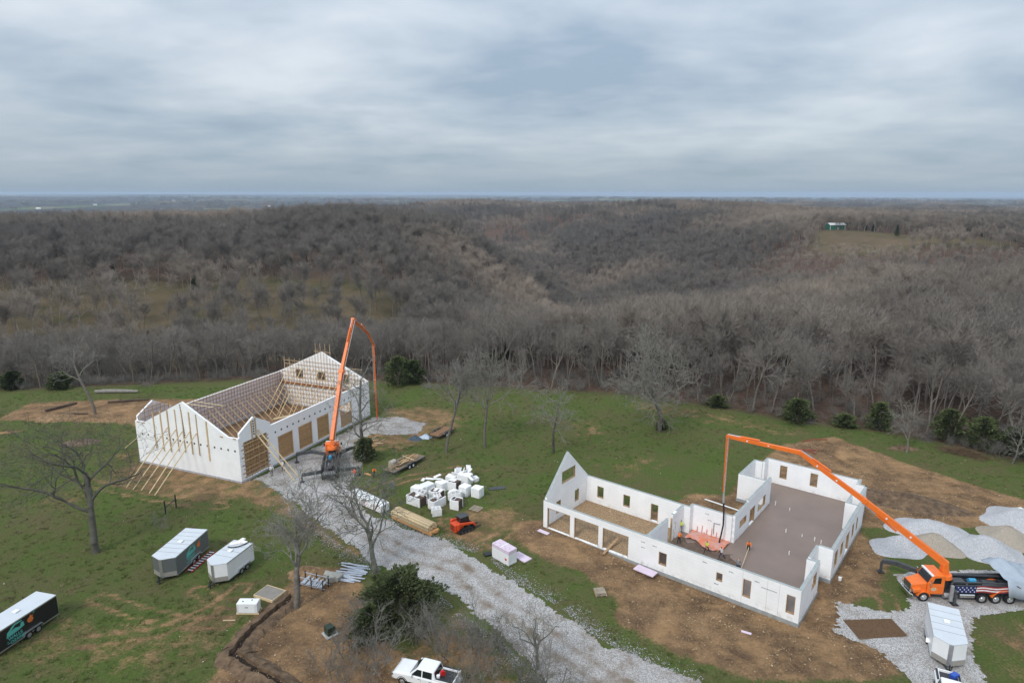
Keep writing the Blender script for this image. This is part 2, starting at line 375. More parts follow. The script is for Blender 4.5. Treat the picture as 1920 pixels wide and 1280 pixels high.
    fm = N('ShaderNodeMapRange'); fm.inputs['From Min'].default_value = 0.54; fm.inputs['From Max'].default_value = 0.56; L(fn, fm.inputs[0])
    far = mix(fm.outputs[0], wood, fieldc)
    w = mix(sep.outputs[2], w, far)
    L(w, p.inputs['Base Color'])
    b = N('ShaderNodeBump'); b.inputs['Strength'].default_value = 0.85; b.inputs['Distance'].default_value = 0.24
    L(math_('ADD', math_('MULTIPLY', nf, 0.7), math_('MULTIPLY', nff, 0.45)), b.inputs['Height']); L(b.outputs[0], p.inputs['Normal'])
    return m
gm.materials.append(ground_material())

# ------------------------------------------------------------------ tree meshes
def tubes_mesh(name, segs, mats, nside=3, parent_names=None):
    """segs: array rows p0(3) p1(3) r0 r1 -> mesh of open n-sided tubes"""
    S = np.asarray(segs, float); p0 = S[:, :3]; p1 = S[:, 3:6]; r0 = S[:, 6:7]; r1 = S[:, 7:8]
    d = p1 - p0; d /= np.maximum(np.linalg.norm(d, axis=1, keepdims=True), 1e-9)
    ref = np.where(np.abs(d[:, 2:3]) > 0.9, np.array([[1., 0, 0]]), np.array([[0, 0, 1.]]))
    a = np.cross(d, ref); a /= np.linalg.norm(a, axis=1, keepdims=True); b = np.cross(d, a)
    V = []
    for p, r in ((p0, r0), (p1, r1)):
        for k in range(nside):
            t = 2 * math.pi * k / nside; V.append(p + (a * math.cos(t) + b * math.sin(t)) * r)
    V = np.stack(V, 1); n = len(S); base = np.arange(n)[:, None] * (2 * nside)
    F = np.concatenate([base + np.array([[k, (k + 1) % nside, nside + (k + 1) % nside, nside + k]]) for k in range(nside)], 0)
    return raw_mesh(name, V.reshape(-1, 3), F, mats)
def raw_mesh(name, V, F, mats, smooth=False):
    me = bpy.data.meshes.new(name); V = np.asarray(V, np.float32); F = np.asarray(F, np.int32); k = F.shape[1]
    me.vertices.add(len(V)); me.vertices.foreach_set('co', V.ravel())
    me.loops.add(F.size); me.loops.foreach_set('vertex_index', F.ravel())
    me.polygons.add(len(F)); me.polygons.foreach_set('loop_start', np.arange(0, F.size, k, dtype=np.int32)); me.polygons.foreach_set('loop_total', np.full(len(F), k, np.int32))
    if smooth: me.polygons.foreach_set('use_smooth', np.ones(len(F), bool))
    me.update()
    for m in (mats if isinstance(mats, (list, tuple)) else [mats]): me.materials.append(m)
    return me

def grow(seed, H=16, trunk_r=0.22, fork=0.35, levels=4, kids=(5, 5, 4, 4), spread=0.85, twig_r=0.018, lean=0.05, gnarl=0.22, up=0.25, crown=0.62, min_len=0.35, nseg=5, trunkfrac=0.72):
    """bare broadleaf tree: returns trunk segments and crown segments"""
    r = random.Random(seed); trunk = []; crownS = []
    def branch(p, d, L, rad, lev, store):
        n = max(2, nseg - lev); pts = [p.copy()]; q = p.copy(); dd = d.copy(); rads = [rad]
        endr = max(twig_r * 0.7, rad * ((0.45 if trunkfrac > .6 else .62) if lev == 0 else 0.3))
        for i in range(n):
            dd = (dd + Vector((r.gauss(0, gnarl), r.gauss(0, gnarl), r.gauss(0, gnarl * 0.8))) * (0.35 if lev == 0 else 1.0) + Vector((0, 0, up * (0.3 if lev == 0 else 0.45) / n))).normalized()
            q = q + dd * (L / n); pts.append(q.copy()); rads.append(rad + (endr - rad) * (i + 1) / n)
        for i in range(n): store.append((*pts[i], *pts[i + 1], rads[i], rads[i + 1]))
        if lev >= levels: return
        k = kids[min(lev, len(kids) - 1)]
        for j in range(k):
            t = (fork + (1 - fork) * (j + r.random() * 0.8) / k) if lev == 0 else (0.25 + 0.75 * (j + r.random()) / k)
            t = min(t, 0.999); f = t * n; i = int(f); fr = f - i
            bp = pts[i].lerp(pts[i + 1], fr); br = rads[i] + (rads[i + 1] - rads[i]) * fr
            ax = (pts[i + 1] - pts[i]).normalized()
            perp = ax.orthogonal().normalized(); perp.rotate(Matrix.Rotation(j * 2.4 + r.random() * 1.2, 3, ax))
            ang = spread * (0.55 + 0.6 * r.random()) * (1.0 if lev else (1.15 - 0.5 * t))
            nd = (ax * math.cos(ang) + perp * math.sin(ang)).normalized()
            nl = L * (crown if lev == 0 else 0.62) * (0.65 + 0.5 * r.random()) * (1.0 - 0.35 * (t if lev == 0 else 0))
            if nl > min_len: branch(bp, nd, nl, max(twig_r, br * (0.62 if lev == 0 else 0.55)), lev + 1, crownS)
    branch(Vector((0, 0, -0.3)), Vector((r.gauss(0, lean), r.gauss(0, lean), 1)).normalized(), H * trunkfrac, trunk_r, 0, trunk)
    return trunk, crownS

BARK = mat('bark', (0.15, 0.132, 0.112), 0.95, 0.35, 2.5, 0.6, 9, rand=0.22)
TWIG = mat('twigs', (0.21, 0.189, 0.166), 0.95, 0.25, 1.2, rand=0.18)
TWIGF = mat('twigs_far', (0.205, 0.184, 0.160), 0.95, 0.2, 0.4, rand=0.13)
CEDAR = mat('cedar_foliage', (0.072, 0.090, 0.034), 0.9, 0.45, 1.5, rand=0.2)
def sunlit_tint(m, amt):  # random pale patches: sunlight on the far hills put into the twig colour
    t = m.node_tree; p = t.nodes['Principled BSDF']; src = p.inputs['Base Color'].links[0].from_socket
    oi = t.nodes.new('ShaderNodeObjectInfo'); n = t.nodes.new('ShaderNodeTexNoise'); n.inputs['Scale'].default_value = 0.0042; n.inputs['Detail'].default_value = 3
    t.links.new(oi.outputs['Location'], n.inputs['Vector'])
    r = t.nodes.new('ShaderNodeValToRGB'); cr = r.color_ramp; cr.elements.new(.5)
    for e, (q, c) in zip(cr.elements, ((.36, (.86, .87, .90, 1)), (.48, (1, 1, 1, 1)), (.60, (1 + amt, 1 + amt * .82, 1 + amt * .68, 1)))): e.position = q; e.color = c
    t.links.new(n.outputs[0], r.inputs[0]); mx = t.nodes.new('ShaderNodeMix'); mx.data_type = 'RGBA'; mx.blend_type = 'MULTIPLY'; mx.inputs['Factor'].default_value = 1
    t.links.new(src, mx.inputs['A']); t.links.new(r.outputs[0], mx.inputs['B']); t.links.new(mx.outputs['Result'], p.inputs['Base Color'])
sunlit_tint(TWIGF, 0.75)
LICHEN = mat('lichen_bark', (0.145, 0.145, 0.118), 0.95, 0.45, 2.0, 0.5, 8)

def cedar_mesh(seed, H, W, n=2600, leaf=0.42, shape=0.75):
    r = np.random.default_rng(seed)
    t = r.random(n) ** 0.8; ang = r.random(n) * 6.283
    lump = 0.72 + 0.28 * np.sin(ang * 3 + t * 9 + seed) + 0.18 * np.sin(ang * 7 - t * 14)
    rad = W * (1 - t) ** shape * lump * np.sqrt(0.25 + 0.75 * r.random(n)) * np.minimum(1, 0.45 + t * 4)
    c = np.stack([np.cos(ang) * rad, np.sin(ang) * rad, 0.15 + t * H * 0.97], -1)
    out = np.stack([np.cos(ang), np.sin(ang), r.normal(0.55, 0.45, n)], -1); out /= np.linalg.norm(out, axis=1, keepdims=True)
    side = np.cross(out, r.normal(size=(n, 3))); side /= np.linalg.norm(side, axis=1, keepdims=True)
    l = leaf * (0.5 + r.random(n))[:, None]
    V = np.stack([c - side * l * 0.35, c + side * l * 0.35, c + out * l + side * l * 0.1, c + out * l * 0.75 - side * l * 0.25], 1).reshape(-1, 3)
    F = np.arange(4 * n).reshape(n, 4)
    return raw_mesh('crown', V, F, CEDAR)

# hidden library of source meshes for the distant woods
LIB = bpy.data.collections.new('woods_library')
def lib(name, me):
    o = bpy.data.objects.new(name, me); LIB.objects.link(o); return o
# ------------------------------------------------------------------ woods
VARS = []        # near-edge variants: (trunk mesh, crown mesh)
for k, (H, s, fk, sp) in enumerate([(17, 31, .48, .6), (16, 32, .52, .66), (19, 33, .55, .52), (15, 34, .4, .7), (17, 35, .58, .58), (18, 36, .46, .62), (14, 37, .55, .55), (17, 38, .43, .68)]):
    tr, cs = grow(s, H, 0.13 + 0.006 * H, fk, 4, (9, 5, 5, 4), sp, 0.020, nseg=5, min_len=0.35, crown=.48, up=.4)
    VARS.append((tubes_mesh('trunk', tr, BARK, 6), tubes_mesh('crown', cs, TWIG, 3)))
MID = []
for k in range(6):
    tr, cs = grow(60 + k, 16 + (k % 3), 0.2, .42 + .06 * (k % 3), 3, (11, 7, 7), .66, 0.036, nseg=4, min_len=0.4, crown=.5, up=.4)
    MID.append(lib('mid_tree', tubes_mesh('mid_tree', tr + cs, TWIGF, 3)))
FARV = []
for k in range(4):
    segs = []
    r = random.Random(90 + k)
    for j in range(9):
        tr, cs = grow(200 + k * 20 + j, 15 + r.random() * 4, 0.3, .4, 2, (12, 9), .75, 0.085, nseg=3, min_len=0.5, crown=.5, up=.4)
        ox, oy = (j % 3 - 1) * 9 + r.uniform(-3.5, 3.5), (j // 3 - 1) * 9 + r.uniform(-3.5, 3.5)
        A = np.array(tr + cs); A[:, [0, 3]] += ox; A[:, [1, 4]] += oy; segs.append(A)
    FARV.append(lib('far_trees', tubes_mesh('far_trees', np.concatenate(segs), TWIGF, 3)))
CED = [lib('cedar', cedar_mesh(5, 7, 2.3)), lib('cedar', cedar_mesh(6, 9, 2.6))]

def scatter(n, d0, d1, amax, rs):
    u = rs.random(n); d = np.sqrt(d0 ** 2 + u * (d1 ** 2 - d0 ** 2)); th = (rs.random(n) * 2 - 1) * amax
    return d * np.sin(th), d * np.cos(th)
rs = np.random.default_rng(3)
AM = math.atan(0.98)
# individuals: the trees along the edge of the wood that show largest
cand = []
for _ in range(60000):
    x = rs.uniform(-135, 118); b = rs.uniform(0, 1) ** 1.4 * 42
    y = float(np.interp(x, TL_X, TL_Y)) + 2.5 + b
    if abs(x) > 0.86 * y + 6: continue
    if all((x - q[0]) ** 2 + (y - q[1]) ** 2 > (3.3 + 0.03 * b) ** 2 for q in cand): cand.append((x, y))
    if len(cand) >= 290: break
for i, (x, y) in enumerate(cand):
    tm, cm = VARS[i % len(VARS)]
    e = empty('bare_tree', (x, y, hz1(x, y) - 0.1), rs.uniform(0, 6.28), 'bare grey-brown broadleaf tree standing in the edge of the wood beyond the lawn', 'tree', 'trees along the edge of the wood')
    s = rs.uniform(0.72, 1.0) * (0.7 if rs.random() < 0.25 else 1) * (0.9 if x < -10 else 1.05); e.scale = (s, s, s * rs.uniform(0.9, 1.1))
    for nm, me in (('trunk', tm), ('crown', cm)):
        o = bpy.data.objects.new(nm, me); COL.objects.link(o); o.parent = e

def gn_forest(name, pts, rot, scl, idx, objs, label):
    me = bpy.data.meshes.new(name); me.vertices.add(len(pts)); me.vertices.foreach_set('co', np.asarray(pts, np.float32).ravel())
    for an, ty, data in (('rz', 'FLOAT', rot), ('sc', 'FLOAT', scl), ('pick', 'INT', idx)):
        a = me.attributes.new(an, ty, 'POINT'); a.data.foreach_set('value', np.asarray(data, np.int32 if ty == 'INT' else np.float32))
    o = bpy.data.objects.new(name, me); COL.objects.link(o); tag(o, label, 'woods', kind='stuff')
    sub = bpy.data.collections.new(name + '_src')
    for q in objs: sub.objects.link(q)
    ng = bpy.data.node_groups.new(name, 'GeometryNodeTree')
    ng.interface.new_socket('Geometry', in_out='INPUT', socket_type='NodeSocketGeometry'); ng.interface.new_socket('Geometry', in_out='OUTPUT', socket_type='NodeSocketGeometry')
    N = ng.nodes.new; L = ng.links.new
    gi, go = N('NodeGroupInput'), N('NodeGroupOutput'); ip = N('GeometryNodeInstanceOnPoints'); ci = N('GeometryNodeCollectionInfo')
    ci.inputs['Collection'].default_value = sub; ci.inputs['Separate Children'].default_value = True; ci.inputs['Reset Children'].default_value = True
    def att(n, ty):
        q = N('GeometryNodeInputNamedAttribute'); q.data_type = ty; q.inputs['Name'].default_value = n; return q.outputs['Attribute']
    cx = N('ShaderNodeCombineXYZ'); L(att('rz', 'FLOAT'), cx.inputs[2])
    L(gi.outputs[0], ip.inputs['Points']); L(ci.outputs[0], ip.inputs['Instance']); ip.inputs['Pick Instance'].default_value = True
    L(att('pick', 'INT'), ip.inputs['Instance Index']); L(cx.outputs[0], ip.inputs['Rotation']); L(att('sc', 'FLOAT'), ip.inputs['Scale'])
    L(ip.outputs[0], go.inputs[0])
    md = o.modifiers.new('scatter', 'NODES'); md.node_group = ng
    return o
taken = np.array(cand)
def woods_pts(n, d0, d1, mind=None):
    x, y = scatter(n, d0, d1, AM, rs)
    b = y - np.interp(x, TL_X, TL_Y); k = b > 3
    c1, c2, c3 = clearing(x, y)
    c3m = c3
    keep = k & (rs.random(n) > np.clip(c1 * 0.79 + c2 * 1.3 + c3m * 1.0, 0, 1))
    x, y = x[keep], y[keep]
    if mind is not None:                                    # the individuals own the front strip
        ok = np.ones(len(x), bool)
        for tx, ty in taken: ok &= (x - tx) ** 2 + (y - ty) ** 2 > mind ** 2
        b = y - np.interp(x, TL_X, TL_Y); ok &= (b > 24)
        x, y = x[ok], y[ok]
    return x, y
x1, y1 = woods_pts(4600, 120, 330, 2.6); x2, y2 = woods_pts(16500, 330, 950)
xm, ym = np.concatenate([x1, x2]), np.concatenate([y1, y2])
n = len(xm); ced = rs.random(n) < 0.018
pick = rs.integers(0, 6, n); sc = rs.uniform(0.75, 1.15, n)
sc *= np.where((np.hypot(xm, ym) < 260) & (xm < -15), .8, 1.0); am = xm / ym; dmid = np.hypot(xm, ym); sc *= np.where((am > .36) & (dmid > 500) & (dmid < 640), .55, 1.0)
P = np.stack([xm, ym, height(xm, ym) - 0.2], -1)
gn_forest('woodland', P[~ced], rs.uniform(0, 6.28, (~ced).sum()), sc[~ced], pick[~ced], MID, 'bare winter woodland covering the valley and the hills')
gn_forest('cedar_woodland', P[ced], rs.uniform(0, 6.28, ced.sum()), sc[ced] * 0.95, rs.integers(0, 2, ced.sum()), CED, 'dark green cedars scattered through the bare woods')
xf, yf = woods_pts(11500, 900, 3900)
fmask = np.sin(xf * 0.0021 + 1.3) * np.sin(yf * 0.0017 + 0.4) > 0.55
xf, yf = xf[~fmask | (np.hypot(xf, yf) < 1500)], yf[~fmask | (np.hypot(xf, yf) < 1500)]
xg, yg = scatter(5200, 3900, 9500, AM, rs); kg = (wav(xg, yg, 900, 8) + .6 * wav(xg, yg, 2300, 18)) > .05; xg, yg = xg[kg], yg[kg]; fs_n = len(xf); xf, yf = np.concatenate([xf, xg]), np.concatenate([yf, yg])
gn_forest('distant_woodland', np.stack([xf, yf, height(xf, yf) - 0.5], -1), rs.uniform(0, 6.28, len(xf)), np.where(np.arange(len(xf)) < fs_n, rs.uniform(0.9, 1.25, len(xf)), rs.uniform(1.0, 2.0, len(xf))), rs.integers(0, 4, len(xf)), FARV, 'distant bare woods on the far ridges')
# ------------------------------------------------------------------ gravel, piles, trench
def gravel_material(name, c0, c1, c2, brown=0.0, scale=17.0):
    m = bpy.data.materials.new(name); m.use_nodes = True; t = m.node_tree; p = t.nodes['Principled BSDF']; N = t.nodes.new; L = t.links.new
    p.inputs['Roughness'].default_value = 0.9; p.inputs['Specular IOR Level'].default_value = 0.2
    geo = N('ShaderNodeNewGeometry')
    v = N('ShaderNodeTexVoronoi'); v.inputs['Scale'].default_value = scale; L(geo.outputs['Position'], v.inputs['Vector'])
    sc = N('ShaderNodeSeparateColor'); L(v.outputs['Color'], sc.inputs[0])
    r = N('ShaderNodeValToRGB'); cr = r.color_ramp; cr.elements.new(0.5)
    for e, (q, c) in zip(cr.elements, ((0.05, c0), (0.45, c1), (0.95, c2))): e.position = q; e.color = (*c, 1)
    L(sc.outputs[0], r.inputs[0])
    n = N('ShaderNodeTexNoise'); n.inputs['Scale'].default_value = 0.45; n.inputs['Detail'].default_value = 6; n.inputs['Roughness'].default_value = 0.7; L(geo.outputs['Position'], n.inputs['Vector'])
    mr = N('ShaderNodeMapRange'); mr.inputs['From Min'].default_value = 0.48; mr.inputs['From Max'].default_value = 0.72; mr.inputs['To Max'].default_value = brown; L(n.outputs[0], mr.inputs[0])
    at = N('ShaderNodeAttribute'); at.attribute_name = 'wear'
    ad = N('ShaderNodeMath'); ad.operation = 'ADD'; ad.use_clamp = True
    mu = N('ShaderNodeMath'); mu.operation = 'MULTIPLY'; L(at.outputs['Fac'], mu.inputs[0]); L(n.outputs[0], mu.inputs[1])
    L(mr.outputs[0], ad.inputs[0]); L(mu.outputs[0], ad.inputs[1])
    mx = N('ShaderNodeMix'); mx.data_type = 'RGBA'; mx.inputs['B'].default_value = (0.19, 0.15, 0.115, 1); L(ad.outputs[0], mx.inputs['Factor']); L(r.outputs[0], mx.inputs['A'])
    L(mx.outputs['Result'], p.inputs['Base Color'])
    b = N('ShaderNodeBump'); b.inputs['Strength'].default_value = 0.55; b.inputs['Distance'].default_value = 0.03; L(v.outputs['Distance'], b.inputs['Height']); L(b.outputs[0], p.inputs['Normal'])
    return m
GRAVEL = gravel_material('gravel', (0.17, 0.162, 0.155), (0.345, 0.336, 0.328), (0.56, 0.55, 0.545), 0.8)
GRAVEL_PILE = gravel_material('pile_gravel', (0.27, 0.27, 0.28), (0.40, 0.405, 0.42), (0.56, 0.565, 0.59), 0.05, 22)
SANDPILE = gravel_material('pile_sand', (0.25, 0.22, 0.18), (0.33, 0.285, 0.235), (0.42, 0.37, 0.31), 0.0, 22)
def sheet(name, poly, z, m, cell=0.3, rag=0.8, thick=0.05, wear=None):
    P = np.array(poly); x0, y0 = P.min(0) - 1; x1, y1 = P.max(0) + 1
    gx = np.arange(x0, x1, cell); gy = np.arange(y0, y1, cell); X, Y = np.meshgrid(gx, gy)
    jx = X + nrng.uniform(-.3, .3, X.shape) * cell; jy = Y + nrng.uniform(-.3, .3, Y.shape) * cell
    D = poly_dist(jx, jy, poly) + rag * (0.75 * wav(jx, jy, 6.1, 3) + 0.3 * wav(jx, jy, 1.7, 9) + nrng.normal(0, 0.34, X.shape))
    Z = z + thick * np.clip(D / 1.5, 0, 1) + 0.02 * wav(jx, jy, 2.5, 14)
    Z = np.maximum(Z, z)
    ok = D > 0; cm = ok[:-1, :-1] & ok[1:, :-1] & ok[:-1, 1:] & ok[1:, 1:]
    ny, nx = X.shape; ii = (np.arange(ny - 1)[:, None] * nx + np.arange(nx - 1)[None])[cm]
    F = np.stack([ii, ii + 1, ii + 1 + nx, ii + nx], -1); used = np.unique(F); mp = np.full(nx * ny, -1); mp[used] = np.arange(len(used))
    V = np.stack([jx, jy, Z], -1).reshape(-1, 3)[used]
    me = raw_mesh(name, V, mp[F], m, True)
    a = me.attributes.new('wear', 'FLOAT', 'POINT'); a.data.foreach_set('value', (wear(V[:, 0], V[:, 1]) if wear else np.zeros(len(V))).astype(np.float32))
    o = bpy.data.objects.new(name, me); COL.objects.link(o); tag(o, kind='structure'); return o
ROADC = np.array([(-31, 93), (-27, 86), (-22, 79.5), (-17.5, 75), (-12.3, 70.5), (-6, 67.5), (-2.8, 62.5), (1.9, 58), (4.5, 54), (8.5, 50), (14, 46)])
def road_wear(x, y):
    d = polyline_dist(x, y, ROADC)
    return 0.95 * np.exp(-((d - 0.95) / 0.45) ** 2) * smooth01((88 - y) / 14) + 0.3 * smooth01((60 - y) / 5) + 0.35 * smooth01((d - 3.2) / 1.2)
sheet('gravel_road', [(-38.3, 91.5), (-33, 86.5), (-29.3, 82.9), (-24.9, 77.7), (-21.3, 74.3), (-16, 68.3), (-12, 66.1), (-9.4, 64.8), (-5.9, 62.2), (-2.8, 57.9), (-1, 55.5), (1.4, 52.1), (2.7, 49.9), (6, 43), (30, 43),
  (22, 47), (16.8, 50.2), (13.6, 51.9), (9.3, 54.4), (6.6, 57.9), (3.9, 60.9), (0, 65.4), (-3.8, 69.4), (-8.6, 74.3), (-13.7, 77), (-19.4, 81.3), (-24.0, 88.7), (-23.4, 97), (-25.5, 104), (-25, 110.5), (-21.5, 110.2), (-16.8, 110.7), (-15.6, 116.2), (-22.2, 120.2), (-26.9, 119.8), (-39.4, 90.6)], 0.02, GRAVEL, 0.19, 0.5, 0.05, road_wear)
sheet('gravel_pad', [(34.0, 61.8), (38.3, 59.7), (41.2, 60.5), (42.4, 62.6), (43, 67), (53, 67.5), (66, 67), (66, 60), (53.7, 60.2), (47, 58.6), (45, 56.7), (42.9, 52.3), (42.0, 49.7), (41, 45), (36, 45), (35.2, 49.7), (34.6, 53.3), (31.3, 56.7), (32.6, 58)], 0.02, GRAVEL, 0.19, 0.42, 0.04)

def pile(name, c, r, h, m, label, seed, ex=1.0, rz=0.0):
    n, k = 40, 16; V = [(0, 0, h)]; q = random.Random(seed); F3 = []
    for i in range(1, k + 1):
        t = i / k
        for j in range(n):
            a = j * 2 * math.pi / n
            rr = r * t * (1 + 0.12 * math.sin(2 * a + seed) + 0.07 * math.sin(5 * a + seed * 2))
            zz = h * (1 - smooth01(np.array([t * 0.97])).item() ** 0.9) ** 0.95 + 0.05 * q.gauss(0, 1) * (1 - t)
            V.append((rr * math.cos(a) * ex, rr * math.sin(a), max(zz, 0) - (0.12 if i == k else 0)))
    mbp = MB(); fs = [(0, 1 + j, 1 + (j + 1) % n) for j in range(n)]
    for i in range(k - 1):
        for j in range(n): fs.append((1 + i * n + j, 1 + (i + 1) * n + j, 1 + (i + 1) * n + (j + 1) % n, 1 + i * n + (j + 1) % n))
    mbp.add(V, fs); o = mbp.build(name, m, smooth=True); o.scale = (.9, .9, .78) if 'gravel' in name or 'sand' in name else (1, 1, 1); o.location = (*c, 0.02); o.rotation_euler.z = rz
    return tag(o, label, 'pile', 'stone heaps beside the orange truck')
pile('gravel_pile', (47.3, 72.3), 3.3, 1.9, GRAVEL_PILE, 'small rounded grey gravel heap under the orange boom', 1, 1.15)
pile('gravel_pile', (53.3, 76.0), 4.2, 2.0, GRAVEL_PILE, 'long grey gravel heap behind the tan sand heap', 2, 1.25, -.3)
pile('sand_pile', (51.6, 72.6), 3.2, 2.1, SANDPILE, 'smooth tan sand heap in front of the long grey heap', 3)
pile('gravel_pile', (57.2, 71.6), 4.1, 2.3, GRAVEL_PILE, 'large pale grey gravel heap beside the grey tarpaulin', 4, 1.1)
pile('sand_pile', (61.8, 74.5), 3.4, 2.0, SANDPILE, 'tan sand heap between two grey heaps at the field edge', 5, 1.2)
pile('gravel_pile', (66.5, 78.8), 4.6, 2.1, GRAVEL_PILE, 'wide grey gravel heap beside the white sheet', 6, 1.2)
DIRTM = mat('loose_earth', (0.20, 0.122, 0.065), 0.95, 0.4, 1.6, 0.9, 6, col2=(0.34, 0.22, 0.12), coord='Object')
DARKDIRT = mat('dark_earth', (0.095, 0.063, 0.042), 0.95, 0.4, 1.4, 0.9, 5, col2=(0.19, 0.125, 0.075))
def mound(name, c, r, h, m, label, seed, ex=1.0, rz=0.0, grp='spoil heaps on the site'):
    o = pile(name, c, r, h, m, label, seed, ex, rz); o['group'] = grp; o['category'] = 'earth mound'; return o
mound('earth_mound', (-87.5, 119.5), 2.6, 1.0, DIRTM, 'orange earth mound on the grass left of the big white shell', 11, 1.6)
mound('earth_mound', (-23.6, 66.8), 1.5, 0.7, DIRTM, 'orange earth mound beside the forked tree and metal rack', 12, 1.3)
mound('earth_mound', (54.5, 84.5), 3.6, 1.1, DARKDIRT, 'dark spoil ridge between the house and the gravel heaps', 13, 2.2, -.55)
mound('earth_mound', (47.5, 89.0), 2.8, 0.9, DIRTM, 'orange rubble ridge behind the house back wall', 14, 2.3, -.5)
mound('earth_mound', (66, 104), 1.2, 0.55, DARKDIRT, 'low dark earth heap beside the brush pile', 15, 2.0)
# trench with its spoil, open at the generator
TR = [(-23.3, 62.2), (-24.0, 60.2), (-25.35, 57.1), (-25.75, 55.2), (-25.9, 52.9), (-24.9, 52.5), (-23.0, 51.1), (-20.6, 49.6), (-17, 47.2)]
tm_ = MB()
for w, z, i in ((0.75, 0.06, 0), (0.42, 0.012, 1)):
    pass
def strip(pts, w, zc, ze):
    m = MB(); n = len(pts); L_, R_ = [], []
    for i, p in enumerate(pts):
        a = Vector(pts[max(i - 1, 0)]); b = Vector(pts[min(i + 1, n - 1)]); d = (b - a).normalized(); nrm = Vector((-d.y, d.x))
        ww = w * (0.85 + 0.3 * rng.random()); L_.append((p[0] + nrm.x * ww, p[1] + nrm.y * ww, ze)); R_.append((p[0] - nrm.x * ww, p[1] - nrm.y * ww, ze))
    vs = []
    for i, p in enumerate(pts): vs += [L_[i], (p[0], p[1], zc), R_[i]]
    fs = []
    for i in range(n - 1): b = i * 3; fs += [(b, b + 1, b + 4, b + 3), (b + 1, b + 2, b + 5, b + 4)]
    m.add(vs, fs); return m
def dense(pts, k=6, j=0.08):
    out = []
    for a, b in zip(pts[:-1], pts[1:]):
        for i in range(k): t = i / k; out.append((a[0] + (b[0] - a[0]) * t + rng.gauss(0, j), a[1] + (b[1] - a[1]) * t + rng.gauss(0, j)))
    return out + [pts[-1]]
TRD = dense(TR)
# the cut: two raised lips and a dark floor between them
trench = empty('trench', (0, 0, 0)); tag(trench, kind='structure')
for sgn in (-1, 1):
    lip = MB(); pts = []
    for i, p in enumerate(TRD):
        a = Vector(TRD[max(i - 1, 0)]); b = Vector(TRD[min(i + 1, len(TRD) - 1)]); d = (b - a).normalized(); nr = Vector((-d.y, d.x)) * sgn
        q = Vector(p); hgt = 0.34 + 0.12 * rng.random()
        pts.append([(q + nr * 0.28, 0.0), (q + nr * 0.34, hgt), (q + nr * (0.75 + 0.3 * rng.random()), hgt * 0.8), (q + nr * (1.25 + 0.5 * rng.random()), -0.02)])
    vs = [(s.x, s.y, z) for row in pts for s, z in row]; fs = []
    for i in range(len(pts) - 1):
        for k in range(3): fs.append((i * 4 + k, i * 4 + k + 1, i * 4 + k + 5, i * 4 + k + 4))
    lip.add(vs, fs); lip.build('spoil_bank', DARKDIRT, trench, smooth=False)
strip(TRD, 0.3, 0.012, 0.014).build('trench_floor', mat('trench_earth', (0.03, 0.021, 0.015), 1.0, 0.3, 2), trench)
tp = MB(); tp.tube([(-25.6, 53.0, 0.08), (-25.2, 54.6, 0.09)], 0.05, 8); o = tp.build('conduit_pipe', mat('pvc_grey', (0.45, 0.46, 0.47), 0.5)); tag(o, 'short pale conduit pipe lying in the open trench', 'pipe')

# ------------------------------------------------------------------ materials for the buildings
FOAM = mat('white_foam', (0.86, 0.865, 0.87), 0.75, 0.055, 0.5, 0.08, 14)
def block_courses(m):
    t = m.node_tree; p = t.nodes['Principled BSDF']; src = p.inputs['Base Color'].links[0].from_socket; N = t.nodes.new; L = t.links.new
    tcn = N('ShaderNodeTexCoord'); sp = N('ShaderNodeSeparateXYZ'); L(tcn.outputs['Object'], sp.inputs[0]); cb = N('ShaderNodeCombineXYZ'); L(sp.outputs[0], cb.inputs[0]); L(sp.outputs[2], cb.inputs[1])
    br = N('ShaderNodeTexBrick'); br.inputs['Scale'].default_value = 1.0; br.inputs['Brick Width'].default_value = 1.22; br.inputs['Row Height'].default_value = 0.41; br.inputs['Mortar Size'].default_value = 0.012; br.inputs['Mortar Smooth'].default_value = 0.3
    br.inputs['Color1'].default_value = (1, 1, 1, 1); br.inputs['Color2'].default_value = (.985, .987, .99, 1); br.inputs['Mortar'].default_value = (.89, .895, .90, 1); L(cb.outputs[0], br.inputs['Vector'])
    mx = N('ShaderNodeMix'); mx.data_type = 'RGBA'; mx.blend_type = 'MULTIPLY'; mx.inputs['Factor'].default_value = 1; L(src, mx.inputs['A']); L(br.outputs['Color'], mx.inputs['B'])
    # mud splashed on the lowest course
    n = N('ShaderNodeTexNoise'); n.inputs['Scale'].default_value = 1.6; n.inputs['Detail'].default_value = 6; n.inputs['Roughness'].default_value = .7; L(tcn.outputs['Object'], n.inputs['Vector'])
    mr = N('ShaderNodeMapRange'); mr.inputs['From Min'].default_value = .75; mr.inputs['From Max'].default_value = .0; L(sp.outputs[2], mr.inputs[0])
    mu = N('ShaderNodeMath'); mu.operation = 'MULTIPLY'; L(mr.outputs[0], mu.inputs[0]); n2 = N('ShaderNodeMapRange'); n2.inputs['From Min'].default_value = .48; n2.inputs['From Max'].default_value = .8; L(n.outputs[0], n2.inputs[0]); L(n2.outputs[0], mu.inputs[1])
    m2 = N('ShaderNodeMix'); m2.data_type = 'RGBA'; m2.inputs['B'].default_value = (.34, .25, .17, 1); L(mu.outputs[0], m2.inputs['Factor']); L(mx.outputs['Result'], m2.inputs['A']); L(m2.outputs['Result'], p.inputs['Base Color'])
block_courses(FOAM)
FOAM_IN = mat('lavender_foam', (0.70, 0.64, 0.66), 0.8, 0.05, 1.2, 0.08, 14)
CONC = mat('concrete_grey', (0.30, 0.315, 0.315), 0.85, 0.18, 2.0, 0.3, 10)
WALLTOP = mat('wall_top_grey', (0.33, 0.37, 0.37), 0.7, 0.15, 3.0, 0.1, 20)
